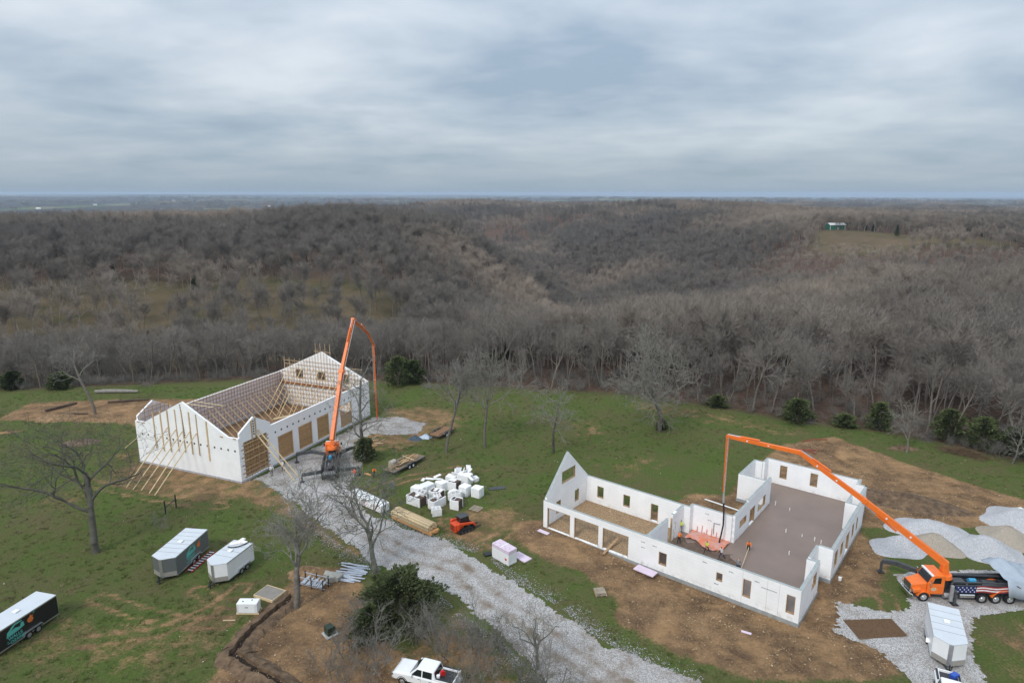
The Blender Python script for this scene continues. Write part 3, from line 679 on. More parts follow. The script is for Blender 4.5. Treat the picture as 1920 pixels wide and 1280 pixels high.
WET = mat('wet_concrete', (0.205, 0.152, 0.126), 0.42, 0.10, 0.25, 0.02, 3, spec=0.35)
ROUGHC = mat('unscreeded_concrete', (0.115, 0.078, 0.058), 0.7, 0.3, 1.6, 0.8, 5)
WOOD = mat('new_lumber', (0.52, 0.37, 0.215), 0.8, 0.18, 4.0, rand=0.15)
WOODD = mat('weathered_lumber', (0.40, 0.25, 0.135), 0.85, 0.25, 3.0, rand=0.15)
OSB = mat('osb_panel', (0.40, 0.25, 0.115), 0.85, 0.25, 6.0, 0.1, 12)
DARKM = mat('black_metal', (0.025, 0.027, 0.03), 0.5, 0.25, 3, spec=0.4)
DGREY = mat('dark_grey_steel', (0.06, 0.064, 0.07), 0.55, 0.25, 3, spec=0.4)
STEEL = mat('bright_steel', (0.55, 0.56, 0.57), 0.32, 0.1, 3, metal=0.8)
ORANGE = mat('orange_paint', (0.80, 0.17, 0.022), 0.38, 0.07, 1.5, spec=0.5)
WHITEP = mat('white_paint', (0.78, 0.79, 0.80), 0.35, 0.04, 1.2, spec=0.5)
GLASS = mat('dark_glass', (0.012, 0.016, 0.018), 0.08, 0.1, 1, spec=0.6)
RUBBER = mat('tyre_rubber', (0.018, 0.018, 0.019), 0.85, 0.3, 6)
CHROME = mat('chrome', (0.72, 0.73, 0.74), 0.18, 0.05, 3, metal=1.0)
INK = mat('print_ink', (0.10, 0.11, 0.12), 0.8, 0.3, 20)
PINKF = mat('pink_foam', (0.64, 0.53, 0.63), 0.8, 0.06, 2)

def wall(L, H, T, ops=(), top=None, xcuts=()):
    """wall in local x (0..L), thickness y 0..T, height z; ops = (x0,x1,z0,z1); top = height function"""
    topf = top or (lambda x: H); mb = MB()
    xc = sorted(set([0.0, L] + [v for o in ops for v in o[:2]] + list(xcuts)))
    for a, b in zip(xc[:-1], xc[1:]):
        mid = (a + b) / 2; segs = sorted([(o[2], o[3]) for o in ops if o[0] <= mid <= o[1]])
        z = 0.0; spans = []
        for z0, z1 in segs:
            if z0 > z + 1e-6: spans.append(((z, z), (z0, z0)))
            z = z1
        spans.append(((z, z), (topf(a + 1e-6), topf(b - 1e-6))))
        for (za, zb), (ta, tb) in spans:
            for y in (0, T): mb.quad((a, y, za), (b, y, zb), (b, y, tb), (a, y, ta))
        mb.quad((a, 0, topf(a + 1e-6)), (b, 0, topf(b - 1e-6)), (b, T, topf(b - 1e-6)), (a, T, topf(a + 1e-6)))
    for x0, x1, z0, z1 in ops:
        mb.quad((x0, 0, z0), (x0, T, z0), (x0, T, z1), (x0, 0, z1)); mb.quad((x1, 0, z0), (x1, T, z0), (x1, T, z1), (x1, 0, z1))
        mb.quad((x0, 0, z1), (x1, 0, z1), (x1, T, z1), (x0, T, z1))
        if z0 > 0: mb.quad((x0, 0, z0), (x1, 0, z0), (x1, T, z0), (x0, T, z0))
    for x in (0.0, L): mb.quad((x, 0, 0), (x, T, 0), (x, T, topf(abs(x - 1e-6))), (x, 0, topf(abs(x - 1e-6))))
    return mb
def buck(o, T, f=0.065, inset=0.012):
    """wooden frame lining an opening, a little proud of neither face"""
    x0, x1, z0, z1 = o; mb = MB(); y0, y1 = inset, T - inset; e = 0.004
    mb.box(x0 + e, x0 + f, y0, y1, z0 + e, z1 - e); mb.box(x1 - f, x1 - e, y0, y1, z0 + e, z1 - e)
    mb.box(x0 + f, x1 - f, y0, y1, z1 - f, z1 - e)
    if z0 > 0.3: mb.box(x0 + f, x1 - f, y0, y1, z0 + e, z0 + f)
    return mb
# ------------------------------------------------------------------ house shell (right)
HZ = -0.674
house = empty('house_shell', (4.04, 77.42, 0.0), HZ, 'roofless single-storey white foam-block house shell with a freshly poured brown slab', 'house')
T = 0.30; WH = 3.66
def hwall(p, q, H=WH, ops=(), top=None, cuts=(), flip=False, foot=True, name='wall', tops=True, trim=(0, 0)):
    """wall run from p to q (house u,v); thickness goes to the left of p->q"""
    p = Vector(p); q = Vector(q); L = (q - p).length; ang = math.atan2(q.y - p.y, q.x - p.x)
    o = wall(L, H, T, ops, top, cuts).build(name, FOAM, house); o.location = (p.x, p.y, 0); o.rotation_euler.z = ang
    if tops and top is None:
        t_ = MB(); t_.box(0.015 + trim[0], L - 0.015 - trim[1], 0.02, T - 0.02, H + 0.003, H + 0.045); t_.build('wall_cap', WALLTOP, o)
    for i, op in enumerate(ops): buck(op, T).build('window_frame', mat('buck_timber', (0.36, 0.235, 0.13), .85, .2, 4), o)
    if foot:
        f = MB(); f.box(-0.06, L + 0.06, -0.07, T + 0.07, -0.55, -0.003); f.build('footing', CONC, o)
    return o
front_ops = [(0.62, 4.1, 0.05, 2.88), (4.72, 8.2, 0.08, 2.87), (8.8, 12.28, 0.12, 2.85), (16.17, 17.14, 0.82, 2.41), (22.88, 23.57, 1.45, 2.45), (25.75, 26.6, 0.76, 2.80), (30.14, 30.99, 0.77, 2.80)]
W_front = hwall((0, 0), (31.45, 0), ops=front_ops)
W_left_back = hwall((15.5, 10.2), (T, 10.2), ops=[(15.5 - 11.19, 15.5 - 10.15, 0.2, 2.58), (15.5 - 7.09, 15.5 - 6.07, 0.94, 2.62), (15.5 - 3.03, 15.5 - 2.01, 0.97, 2.65)])
gz = lambda x: WH + (8.72 - WH) * (1 - abs(x - 5.1) / 5.1)
W_gable = hwall((0, 10.2), (0, 0.003 + T), top=lambda x: gz(10.2 - x), cuts=(5.1,), ops=[(10.2 - 6.85, 10.2 - 3.68, 4.62, 6.33), (10.2 - 7.9, 10.2 - 6.87, 0.86, 2.58), (10.2 - 3.5, 10.2 - 2.44, 0.86, 2.58)])
capg = MB()
for s0, s1 in ((0.02, 5.09), (5.11, 9.88)): capg.beam((s0, T / 2, gz(10.2 - s0) + 0.025), (s1, T / 2, gz(10.2 - s1) + 0.025), T - 0.04, 0.04)
capg.build('wall_cap', WALLTOP, W_gable)
W_fr = hwall((31.45, T + .003), (31.45, 7.05), ops=[(4.0, 5.75, 1.35, 2.95)])
hwall((31.45 - T - .003, 7.05 - T), (30.2, 7.05 - T))
hwall((30.2 + T, 7.053), (30.2 + T, 10.2))
hwall((30.2 + T + .003, 10.2), (32.0, 10.2))
W_right = hwall((32.0, 10.2 + T + .003), (32.0, 23.45), ops=[(0.85, 2.3, 0.75, 2.75), (3.65, 5.0, 0.85, 2.55), (6.4, 8.1, 0.03, 2.45), (9.5, 10.6, 0.75, 2.5), (11.9, 12.75, 0.7, 2.45)])
# closed corner box on the right wall
hwall((30.3, 23.453), (32.0, 23.453)); hwall((30.3 + T, 23.456 + T), (30.3 + T, 26.2)); hwall((32.0, 23.456 + T), (32.0, 26.2))
hwall((30.303, 26.203), (32.0, 26.203))
hwall((31.5, 26.206 + T), (31.5, 30.5)); hwall((31.5, 30.503), (30.45 - T, 30.503)); hwall((30.45, 30.506 + T), (30.45, 32.4))
W_back = hwall((30.45 - T - .003, 32.4 - T), (17.8, 32.4 - T), ops=[(30.147 - 25.05, 30.147 - 24.05, 1.1, 3.07), (30.147 - 20.85, 30.147 - 19.83, 1.1, 3.12)])
# (back wall thickness is laid towards the inside by running it from right to left)
hwall((17.8, 32.4 - 2 * T - .003), (17.8, 30.2)); hwall((17.8, 30.197), (16.55, 30.197)); hwall((16.55, 30.197 - T - .003), (16.55, 23.7))
hwall((16.55 + T + .003, 23.7), (20.45, 23.7))
W_in2 = hwall((20.75, 15.8), (20.75, 24.75), H=3.9, ops=[(0.75, 2.7, 0.05, 2.32), (3.85, 6.9, 0.75, 2.25)], foot=False)
W_in1 = hwall((20.75, 11.15), (20.75, 15.797), ops=[(1.75, 4.15, 1.27, 2.25)], foot=False)
W_mid = hwall((20.45 - .003, 11.15), (15.2, 11.15)); hwall((15.2, 10.847), (15.2, 10.203))
hwall((14.65, 0.003 + T), (14.65, 5.5), foot=False); hwall((14.65, 7.9), (14.65, 9.897), foot=False)
W_stub = hwall((14.65, 6.75), (14.65, 7.1), foot=False)
hd = MB(); hd.box(14.36, 14.64, 7.1, 7.9, 2.3, 3.655); hd.build('lintel', FOAM, house)
for y in (5.51, 6.66): b = MB(); b.box(14.4, 14.6, y, y + 0.08, 0.02, 3.2); b.build('door_post', WOOD, house)
# floors
fl = MB(); fl.prism([(14.70, T + .02), (31.13, T + .02), (31.13, 6.7), (30.18, 6.7), (30.18, 10.52), (31.68, 10.52), (31.68, 23.4), (30.28, 23.4), (30.28, 26.5), (31.18, 26.5), (31.18, 30.48), (30.1, 30.48), (30.1, 32.05), (17.83, 32.05), (17.83, 29.9), (16.58, 29.9), (16.58, 24.03), (20.77, 24.03), (20.77, 11.1), (14.70, 11.1)], -0.4, 0.10, 'z')
fl.build('slab', WET, house)
rc = MB(); n_ = 26; NJ = 18; gv = []
for i in range(n_ + 1):
    for j in range(NJ):
        u_ = 14.72 + i * (9.6 - 0.9 * math.sin(j * .9) - .12 * j) / n_; v_ = 0.34 + j * (8.3 + .5 * math.sin(i * .8)) / NJ
        gv.append((u_, v_, 0.13 + 0.12 * rng.random() * (1 - (i / n_) ** 3) + (0.02 if j < NJ - 1 and i < n_ else -0.06)))
rc.add(gv, [(i * NJ + j, (i + 1) * NJ + j, (i + 1) * NJ + j + 1, i * NJ + j + 1) for i in range(n_) for j in range(NJ - 1)])
rc.build('wet_pour', ROUGHC, house, smooth=True)
GF = mat('gravel_floor', (0.26, 0.16, 0.085), 0.95, 0.4, 5, 0.9, 9, col2=(0.42, 0.29, 0.17))
gf = MB(); gf.box(T + .02, 14.62, T + .02, 9.88, -0.5, 0.02); gf.build('rubble_floor', GF, house)
# orange vapour film and pink foam under it, waiting for the pour
FILM = mat('orange_film', (0.80, 0.19, 0.06), 0.45, 0.2, 0.9, 0.7, 5, col2=(0.50, 0.36, 0.34))
fm_ = MB(); nn = 22; fv = []
for i in range(nn + 1):
    for j in range(13):
        a = i / nn; b = j / 12; u_ = 15.6 + a * 4.8; v_ = 8.3 + .5 * math.sin(a * 7) + b * (3.3 - .5 * math.sin(a * 7)) - (1 - b) * 0.5 * a
        h_ = 0.22 + 0.14 * rng.random() + 0.6 * max(0, math.sin(a * 9)) * (b > 0.65) * (0.3 < a < 0.75) * rng.random()
        fv.append((u_, v_, h_))
fm_.add(fv, [(i * 13 + j, (i + 1) * 13 + j, (i + 1) * 13 + j + 1, i * 13 + j + 1) for i in range(nn) for j in range(12)])
fm_.build('vapour_film', FILM, house)
for k in range(5):
    a = 16.2 + k * 0.62; s_ = MB(); s_.tube([(a, 10.7, 0.2), (a + 0.05, 10.75, 1.0 + 0.3 * (k % 2))], 0.035, 6); s_.build('riser_pipe', mat('pipe_red', (0.62, 0.13, 0.06), 0.5), house)
PVC = mat('pvc_white', (0.78, 0.78, 0.77), 0.4)
for u_, v_, h_ in ((25.2, 5.3, .55), (26.9, 12.6, .5), (25.0, 17.8, .5), (26.9, 18.0, .3), (28.4, 17.9, .5), (29.2, 17.7, .45), (21.6, 24.6, .6), (23.6, 24.2, .4)):
    s_ = MB(); s_.tube([(u_, v_, 0.1), (u_, v_, 0.1 + h_)], 0.06, 8); s_.build('stub_pipe', PVC, house)
# print stamps and seams on the foam
def stamp(par, x, z, y=-0.004, w=0.5, h=0.16):
    m = MB(); r_ = random.Random(int(x * 100 + z * 10))
    for k in range(7):
        a = x + w * (k / 7); m.box(a, a + w / 11, y, y + 0.003, z + h * 0.3 * r_.random(), z + h * (0.6 + 0.4 * r_.random()))
    m.build('print_stamp', INK, par)
for x, z in ((13.9, 2.75), (13.95, 2.1), (15.35, 2.75), (21.3, 3.0), (22.7, 0.95), (26.9, 2.9), (24.2, 2.95)): stamp(W_front, x, z)
for x, z in ((2.2, 2.9), (5.2, 1.55), (9.3, 2.9)): stamp(W_left_back, x, z, -0.004)
for x, z in ((2.9, 2.9), (2.5, 2.15)): stamp(W_mid, x, z, T + .001)
for x, z in ((6.3, 1.7), (7.3, 1.5), (1.8, 0.8)): stamp(W_back, x, z, -0.004)
for x in (25.66, 28.2, 29.4):
    s_ = MB(); s_.box(x, x + 0.03, -0.004, -0.001, 0.05, 3.6); s_.build('panel_seam', mat('seam', (0.55, 0.50, 0.50), .9), W_front)
s_ = MB(); s_.box(27.6, 29.2, -0.03, -0.001, 2.55, 2.6); s_.build('wall_slot', mat('slot', (0.25, 0.26, 0.27), .9), W_front)
# conduit on the mid wall
s_ = MB(); s_.tube([(20.45 - 18.3 - 0.75, T + 0.06, 2.15), (20.45 - 18.3, T + 0.06, 2.1), (20.45 - 18.3, T + 0.06, 0.6)], 0.05, 6); s_.build('conduit', mat('conduit_grey', (0.22, 0.22, 0.25), 0.5), W_mid)

# ------------------------------------------------------------------ barn shell (left)
barn = empty('barn_shell', (-40.06, 90.37, 0.0), -0.3916, 'big tall white foam-block barn shell with open top and timber bracing', 'barn')
BT = 0.30
def bwall(p, q, H, ops=(), top=None, cuts=(), m=FOAM, name='wall'):
    p = Vector(p); q = Vector(q); L = (q - p).length; ang = math.atan2(q.y - p.y, q.x - p.x)
    o = wall(L, H, BT, ops, top, cuts).build(name, m, barn); o.location = (p.x, p.y, 0); o.rotation_euler.z = ang
    f = MB(); f.box(-0.05, L + 0.05, -0.08, BT + 0.08, -0.5, 0.28); f.build('footing', mat('pale_footing', (0.42, 0.42, 0.44), .85, .2), o)
    return o
def ftop(x):
    u_ = x - 21.2
    return max(6.95, 11.33 - 0.510 * abs(u_ + 10.6))
BF = bwall((-21.2, 0), (0, 0), 7, top=ftop, cuts=(21.2 - 10.6, 10.6 - 8.588, 10.6 + 8.588))
def gtop(v): return max(6.85, 9.35 - 0.57 * abs(v - 3.3)) if v < 6.6 else 6.85
DOORS = [(7.95, 11.4, 0.55, 4.5), (12.75, 16.13, 0.5, 4.5), (17.45, 20.6, 0.5, 4.5), (23.9, 27.3, 0.5, 4.7)]
BR = bwall((0, BT + .003), (0, 33.0 - BT - .003), 6.85, ops=[(o[0] - BT, o[1] - BT, o[2], o[3]) for o in DOORS] + [(0.62, 5.45, 0.3, 6.05)], top=lambda x: gtop(x + BT), cuts=(3.3 - BT, 6.599 - BT, 6.601 - BT))
BL = bwall((-21.2 + BT, 33.0 - BT - .003), (-21.2 + BT, BT + .003), 6.85, ops=[(20.4, 21.5, 0.3, 2.9)], top=lambda x: gtop(33.0 - BT - x), cuts=(33 - BT - 6.601, 33 - BT - 6.599, 33 - BT - 3.3))
BL.location.x = -21.2; BL.rotation_euler.z = -math.pi / 2
btop = lambda x: 6.9 + (11.75 - 6.9) * (1 - abs(x - 10.6) / 10.6)
BB = bwall((0, 33.0 - BT), (-21.2, 33.0 - BT), 7, top=btop, cuts=(10.6,), ops=[(21.2 - 16.9, 21.2 - 14.9, 5.75, 7.75), (21.2 - 11.35, 21.2 - 9.3, 5.85, 7.6), (21.2 - 5.9, 21.2 - 4.0, 5.75, 7.6)])
BB.location = (0, 33.0, 0); BB.rotation_euler.z = math.pi; 
for w_, ops_ in ((BB, [(21.2 - 16.9, 21.2 - 14.9, 5.75, 7.75), (21.2 - 11.35, 21.2 - 9.3, 5.85, 7.6), (21.2 - 5.9, 21.2 - 4.0, 5.75, 7.6)]),):
    for op in ops_: buck(op, BT).build('window_frame', WOOD, w_)
bf = MB(); bf.box(-20.85, -0.35, 0.35, 32.65, -0.3, 0.06); bf.build('earth_floor', mat('barn_floor', (0.21, 0.13, 0.075), .95, .35, 1.2, .6, 6), barn)
# lavender inner linings of the left wall and side gables, 4 mm clear of the wall
li = MB(); li.box(-20.896, -20.89, 6.62, 32.68, 0.3, 6.84); li.build('inner_lining', FOAM_IN, barn)
li = MB(); li.prism([(0.32, 0.3), (6.6, 0.3), (6.6, 7.40), (3.3, 9.28), (0.32, 7.58)], -20.896, -20.89, 'x'); li.build('inner_lining', FOAM_IN, barn)
# plank panels closing the garage openings, board by board
for o in DOORS:
    fr = buck((o[0] - BT, o[1] - BT, o[2], o[3]), BT, 0.14).build('door_frame', WOOD, BR)
    z = o[2] + 0.1; k = 0
    while z < o[3] - 0.3:
        if not (o[0] > 23 and z > 2.6):
            pb = MB(); hh = 0.30 + 0.06 * rng.random(); dy = 0.02 * rng.random()
            pb.box(o[0] - BT + 0.15, o[1] - BT - 0.15, 0.14 + dy, 0.17 + dy, z, z + hh - 0.02); pb.build('plank', OSB if k % 3 else WOODD, BR); z += hh; k += 1
        else: break
# the tall door: open lattice of studs and rails
tall = BR
for i in range(9):
    z = 0.7 + i * 0.62; b = MB(); b.beam((0.35 - 0.3 * (i % 2), -0.05, z), (5.7, -0.05, z), 0.05, 0.14); b.build('rail', WOODD if i % 2 else WOOD, tall)
for i in range(9):
    x = 0.8 + i * 0.56; b = MB(); b.beam((x, 0.1, 0.32), (x, 0.1, 6.0), 0.09, 0.05); b.build('stud', WOOD if i % 2 else WOODD, tall)
pn = MB(); pn.box(0.65, 5.4, 0.22, 0.25, 1.3, 6.0); pn.build('backing_panel', OSB, tall)
# form holes: small dark squares along the walls and up the gables
HOLE = mat('form_hole', (0.07, 0.055, 0.045), 0.95, 0.3, 9)
def hole(par, x, z, s=0.30, y=-0.012):
    h = MB(); h.box(x - s / 2, x + s / 2, y, y + 0.01, z - s / 2, z + s / 2); h.build('form_hole', HOLE, par)
for u_ in (-19.9, -18.58, -17.2, -15.9, -14.54, -13.19, -11.75, -10.31, -8.84, -7.54, -6.2, -4.78, -3.48, -2.12, -0.79): hole(BF, 21.2 + u_, 4.95)
for k in range(15): hole(BF, 21.2 - 11.0 + 0.028 * k, 10.75 - k * 0.36, 0.24)
for k in range(16): hole(BR, 7.25 + k * 1.36, 5.42)
for k in range(6): hole(BR, 2.85, 8.7 - k * 0.4, 0.26)
for u_ in (2.0, 3.5, 5.0): hole(BR, 27 + u_ * 0.8, 5.45)
for x in (21.2 - 0.9, 21.2 - 3.4, 0.5, 1.7):
    s_ = MB(); s_.box(x, x + 0.5, -0.1, 0.05, 6.82, 6.95); s_.build('top_block', WOODD, BF)
# front strongbacks and raking poles
for u_, z0, z1, w_ in ((-17.0, 2.96, 9.0, .2), (-15.4, 2.7, 9.3, .22), (-13.86, 2.83, 9.62, .24), (-12.2, 3.15, 9.96, .16), (-10.83, 3.19, 9.95, .16), (-9.35, 3.1, 9.91, .22), (-7.92, 3.15, 9.7, .16), (-5.95, 2.61, 8.9, .26)):
    b = MB(); b.box(u_ - w_ / 2, u_ + w_ / 2, -0.075, -0.004, z0, z1); b.build('strongback', WOOD, barn)
for u_ in (-17.0, -15.4, -13.86):
    b = MB(); b.box(u_ - 0.09, u_ + 0.09, 0.31, 0.38, 6.6, ftop(21.2 + u_) + 0.75); b.build('strongback', WOODD, barn)
def pole(a, b, w=0.11, m=None, nm='raking_pole'):
    q = MB(); q.beam(a, b, w, w * 0.8); q.build(nm, m or WOOD, barn)
LPOLE = mat('pale_lumber', (0.62, 0.49, 0.30), 0.8, 0.15, 4.0, rand=0.12)
for (u0, z0), (u1, v1) in zip(((-14.09, 6.8), (-12.29, 6.75), (-11.0, 6.6), (-9.49, 6.78), (-8.14, 6.68)), ((-14.57, -7.6), (-13.07, -7.68), (-11.73, -7.4), (-9.85, -7.62), (-8.5, -7.86))): pole((u0, -0.06, z0), (u1, v1, 0), 0.13, LPOLE)
pole((-21.25, 1.6, 4.6), (-28.6, 2.9, 0), .13, LPOLE); pole((-21.25, 5.0, 3.6), (-28.0, 5.4, 0), .13, LPOLE)
for v0, z0, (u1, v1) in ((3.45, 6.7, (6.9, 3.5)), (3.95, 7.1, (6.35, 5.0))): pole((0.06, v0, z0), (u1, v1, 0), 0.16, LPOLE)
for v0 in (2.75, 3.55): b = MB(); b.box(0.004, 0.07, v0 - 0.13, v0 + 0.13, 6.0, 8.9 if v0 < 3 else 9.1); b.build('strongback', WOOD, barn)
# inside: formwork lattice on the left and back walls, and rakers down to the floor
for i in range(9):
    z = 0.9 + i * 0.72; b = MB(); b.beam((-20.82, 6.9, z), (-20.82, 32.5, z), 0.06, 0.07); b.build('waler', WOODD, barn)
for i in range(36):
    v_ = 7.3 + i * 0.71; b = MB(); b.beam((-20.75, v_, 0.4), (-20.75, v_, 7.0 + 0.12 * (i % 3)), 0.06, 0.06); b.build('stud', WOODD, barn)
for i in range(18):
    v_ = 8.0 + i * 1.38; pole((-20.7, v_, 4.6), (-15.2 + 0.3 * rng.random(), v_ + 0.1, 0.1), 0.11, WOOD, 'raker')
for i in range(11):
    z = 1.0 + i * 0.85; hw = 10.3 if z < 6.8 else max(0.6, (11.55 - z) * 10.6 / 4.85)
    b = MB(); b.beam((-10.6 - hw, 32.6, z), (-10.6 + hw, 32.6, z), 0.06, 0.07); b.build('waler', WOODD if i % 2 else WOOD, barn)
for i in range(29):
    u_ = -20.4 + i * 0.7; zt = btop(-u_) + (0.9 if i in (13, 14, 15, 16, 2, 3, 4, 25, 26) else -0.1); b = MB(); b.beam((u_, 32.52, 0.4), (u_, 32.52, zt), 0.06, 0.06); b.build('stud', WOOD if i % 2 else WOODD, barn)
for i in range(14):
    u_ = -19.2 + i * 1.36; pole((u_, 32.45, min(8.3, btop(-u_) - 0.8)), (u_ - 0.4 + 0.3 * rng.random(), 25.2 + 1.2 * rng.random(), 0.1), 0.12, WOOD if i % 3 else LPOLE, 'raker')
b = MB(); b.box(-20.8, -0.4, 32.2, 32.42, 4.6, 4.95); b.build('ledger', mat('rusty_ledger', (0.30, 0.13, 0.055), .8, .2), barn)
for (a, b_) in (((-20.5, 33.3, 8.4), (-14.5, 33.3, 8.4)), ((-20.5, 33.3, 9.1), (-15.2, 33.3, 9.1)), ((-12.6, 33.2, 11.6), (-8.6, 33.2, 11.6)), ((-5.6, 33.2, 8.9), (-1.5, 33.2, 8.9))): pole(a, b_, 0.09, WOOD, 'scaffold_rail')
for k in range(4): pole((-12.2 + k * 1.15, 33.1, 9), (-12.2 + k * 1.15, 33.1, 13.3), 0.09, WOOD, 'scaffold_post')
for k in range(5): pole((-20.3 + k * 1.3, 33.2, 6.5), (-20.3 + k * 1.3, 33.2, 9.7), 0.09, WOOD, 'scaffold_post')
# front bay clutter: scaffold on the left gable, joists lying over the front bay
for z, v0, v1 in ((7.9, 0.5, 6.0), (7.1, 0.5, 6.2), (8.5, 1.6, 4.8)): pole((-20.7, v0, z), (-20.7, v1, z), .08, WOODD, 'scaffold_rail')
for k in range(8): pole((-20.6, 0.6 + k * 0.75, 4.5), (-20.6, 0.6 + k * 0.75, min(9.0, gtop(0.6 + k * 0.75) + 0.55)), .08, WOODD if k % 2 else WOOD, 'scaffold_post')
for k in range(2): pole((-20.2 + 0.4 * k, 8.6 + 1.3 * k, 7.3 + 0.1 * k), (-14.5 + 1.2 * k, 9.3 + 1.1 * k, 7.1 + 0.1 * k), .1, LPOLE, 'joist')
for k in range(9): pole((-19 + k * 2.1, 6.9, 0.1), (-18.6 + k * 2.1, 3.1, 5.2 - 0.2 * (k % 3)), .1, WOOD if k % 2 else WOODD, 'raker')
for k in range(10): pole((-0.75, 8.0 + 2.3 * k, 5.2), (-5.5, 8.4 + 2.3 * k, 0.1), .1, WOOD, 'raker')
for k in range(7):
    z = 1.0 + k * 0.85; b = MB(); b.beam((-0.42, 6.9, z), (-0.42, 32, z), 0.06, 0.07)
    if z > 4.8: b.build('waler', WOODD, barn)
for k in range(8): pole((-6.5 + rng.uniform(-1, 1), 9 + k * 0.8, 2.2 + 0.1 * k), (-0.6, 8.4 + k * 0.9, 6.2 - 0.1 * k), .09, WOOD if k % 2 else WOODD, 'joist')
pole((-5.5, 13.2, 5.0), (-0.5, 15.0, 6.2), .22, LPOLE, 'plank')
# ------------------------------------------------------------------ vehicles
def wheel(par, x, y, r, w, side, rim=None, dual=False, name='wheel'):
    """wheel with tyre and rim, axis along y; side +1/-1 = outer face"""
    t_ = MB(); n = 22; prof = [(-w / 2, r * 0.62), (-w / 2, r * 0.93), (-w * 0.36, r), (w * 0.36, r), (w / 2, r * 0.93), (w / 2, r * 0.62)]
    vs = []; fs = []
    for k in range(n):
        a = 2 * math.pi * k / n
        for yy, rr in prof: vs.append((rr * math.cos(a), yy, rr * math.sin(a)))
    p_ = len(prof)
    for k in range(n):
        for j in range(p_): fs.append((k * p_ + j, k * p_ + (j + 1) % p_, ((k + 1) % n) * p_ + (j + 1) % p_, ((k + 1) % n) * p_ + j))
    t_.add(vs, fs); o = t_.build(name, RUBBER, par, smooth=False); o.location = (x, y, r)
    rm = MB(); rm.cyl((0, side * w * 0.18, 0), (0, 1, 0), r * 0.63, w * 0.5, 18); rm.cyl((0, side * w * 0.47, 0), (0, 1, 0), r * 0.24, w * 0.2, 10)
    for k in range(6): a = k * math.pi / 3; rm.cyl((r * 0.42 * math.cos(a), side * w * 0.44, r * 0.42 * math.sin(a)), (0, 1, 0), r * 0.07, w * 0.06, 6)
    rm.build('rim', rim or CHROME, o)
    return o
def loft(a, b):
    """two quads (4 corner lists) joined to a closed hexahedron"""
    m = MB(); m.add(list(a) + list(b), [(3, 2, 1, 0), (4, 5, 6, 7), (0, 1, 5, 4), (1, 2, 6, 5), (2, 3, 7, 6), (3, 0, 4, 7)]); return m
def rect(x, hw, z0, z1): return [(x, -hw, z0), (x, hw, z0), (x, hw, z1), (x, -hw, z1)]
def arch(cx, r, y0, y1, z0=0.52, th=0.07, a0=12, a1=168, n=9):
    m = MB(); P_ = []
    for k in range(n + 1):
        a = R(a0 + (a1 - a0) * k / n); P_.append(((cx + (r + th) * math.cos(a), z0 + (r + th) * math.sin(a)), (cx + r * math.cos(a), z0 + r * math.sin(a))))
    for (o0, i0), (o1, i1) in zip(P_[:-1], P_[1:]): m.prism([o0, o1, i1, i0], y0, y1)
    return m

def star(cx, cz, r):
    return [(cx + (r if k % 2 == 0 else r * 0.42) * math.sin(k * math.pi / 5), cz + (r if k % 2 == 0 else r * 0.42) * math.cos(k * math.pi / 5)) for k in range(10)]
BLUEF = mat('flag_blue', (0.02, 0.03, 0.12), 0.35); REDF = mat('flag_red', (0.34, 0.03, 0.03), 0.35); WHF = mat('flag_white', (0.75, 0.75, 0.76), 0.35)
PIPE = mat('delivery_pipe', (0.42, 0.43, 0.44), 0.4, 0.2, 3, metal=0.4)

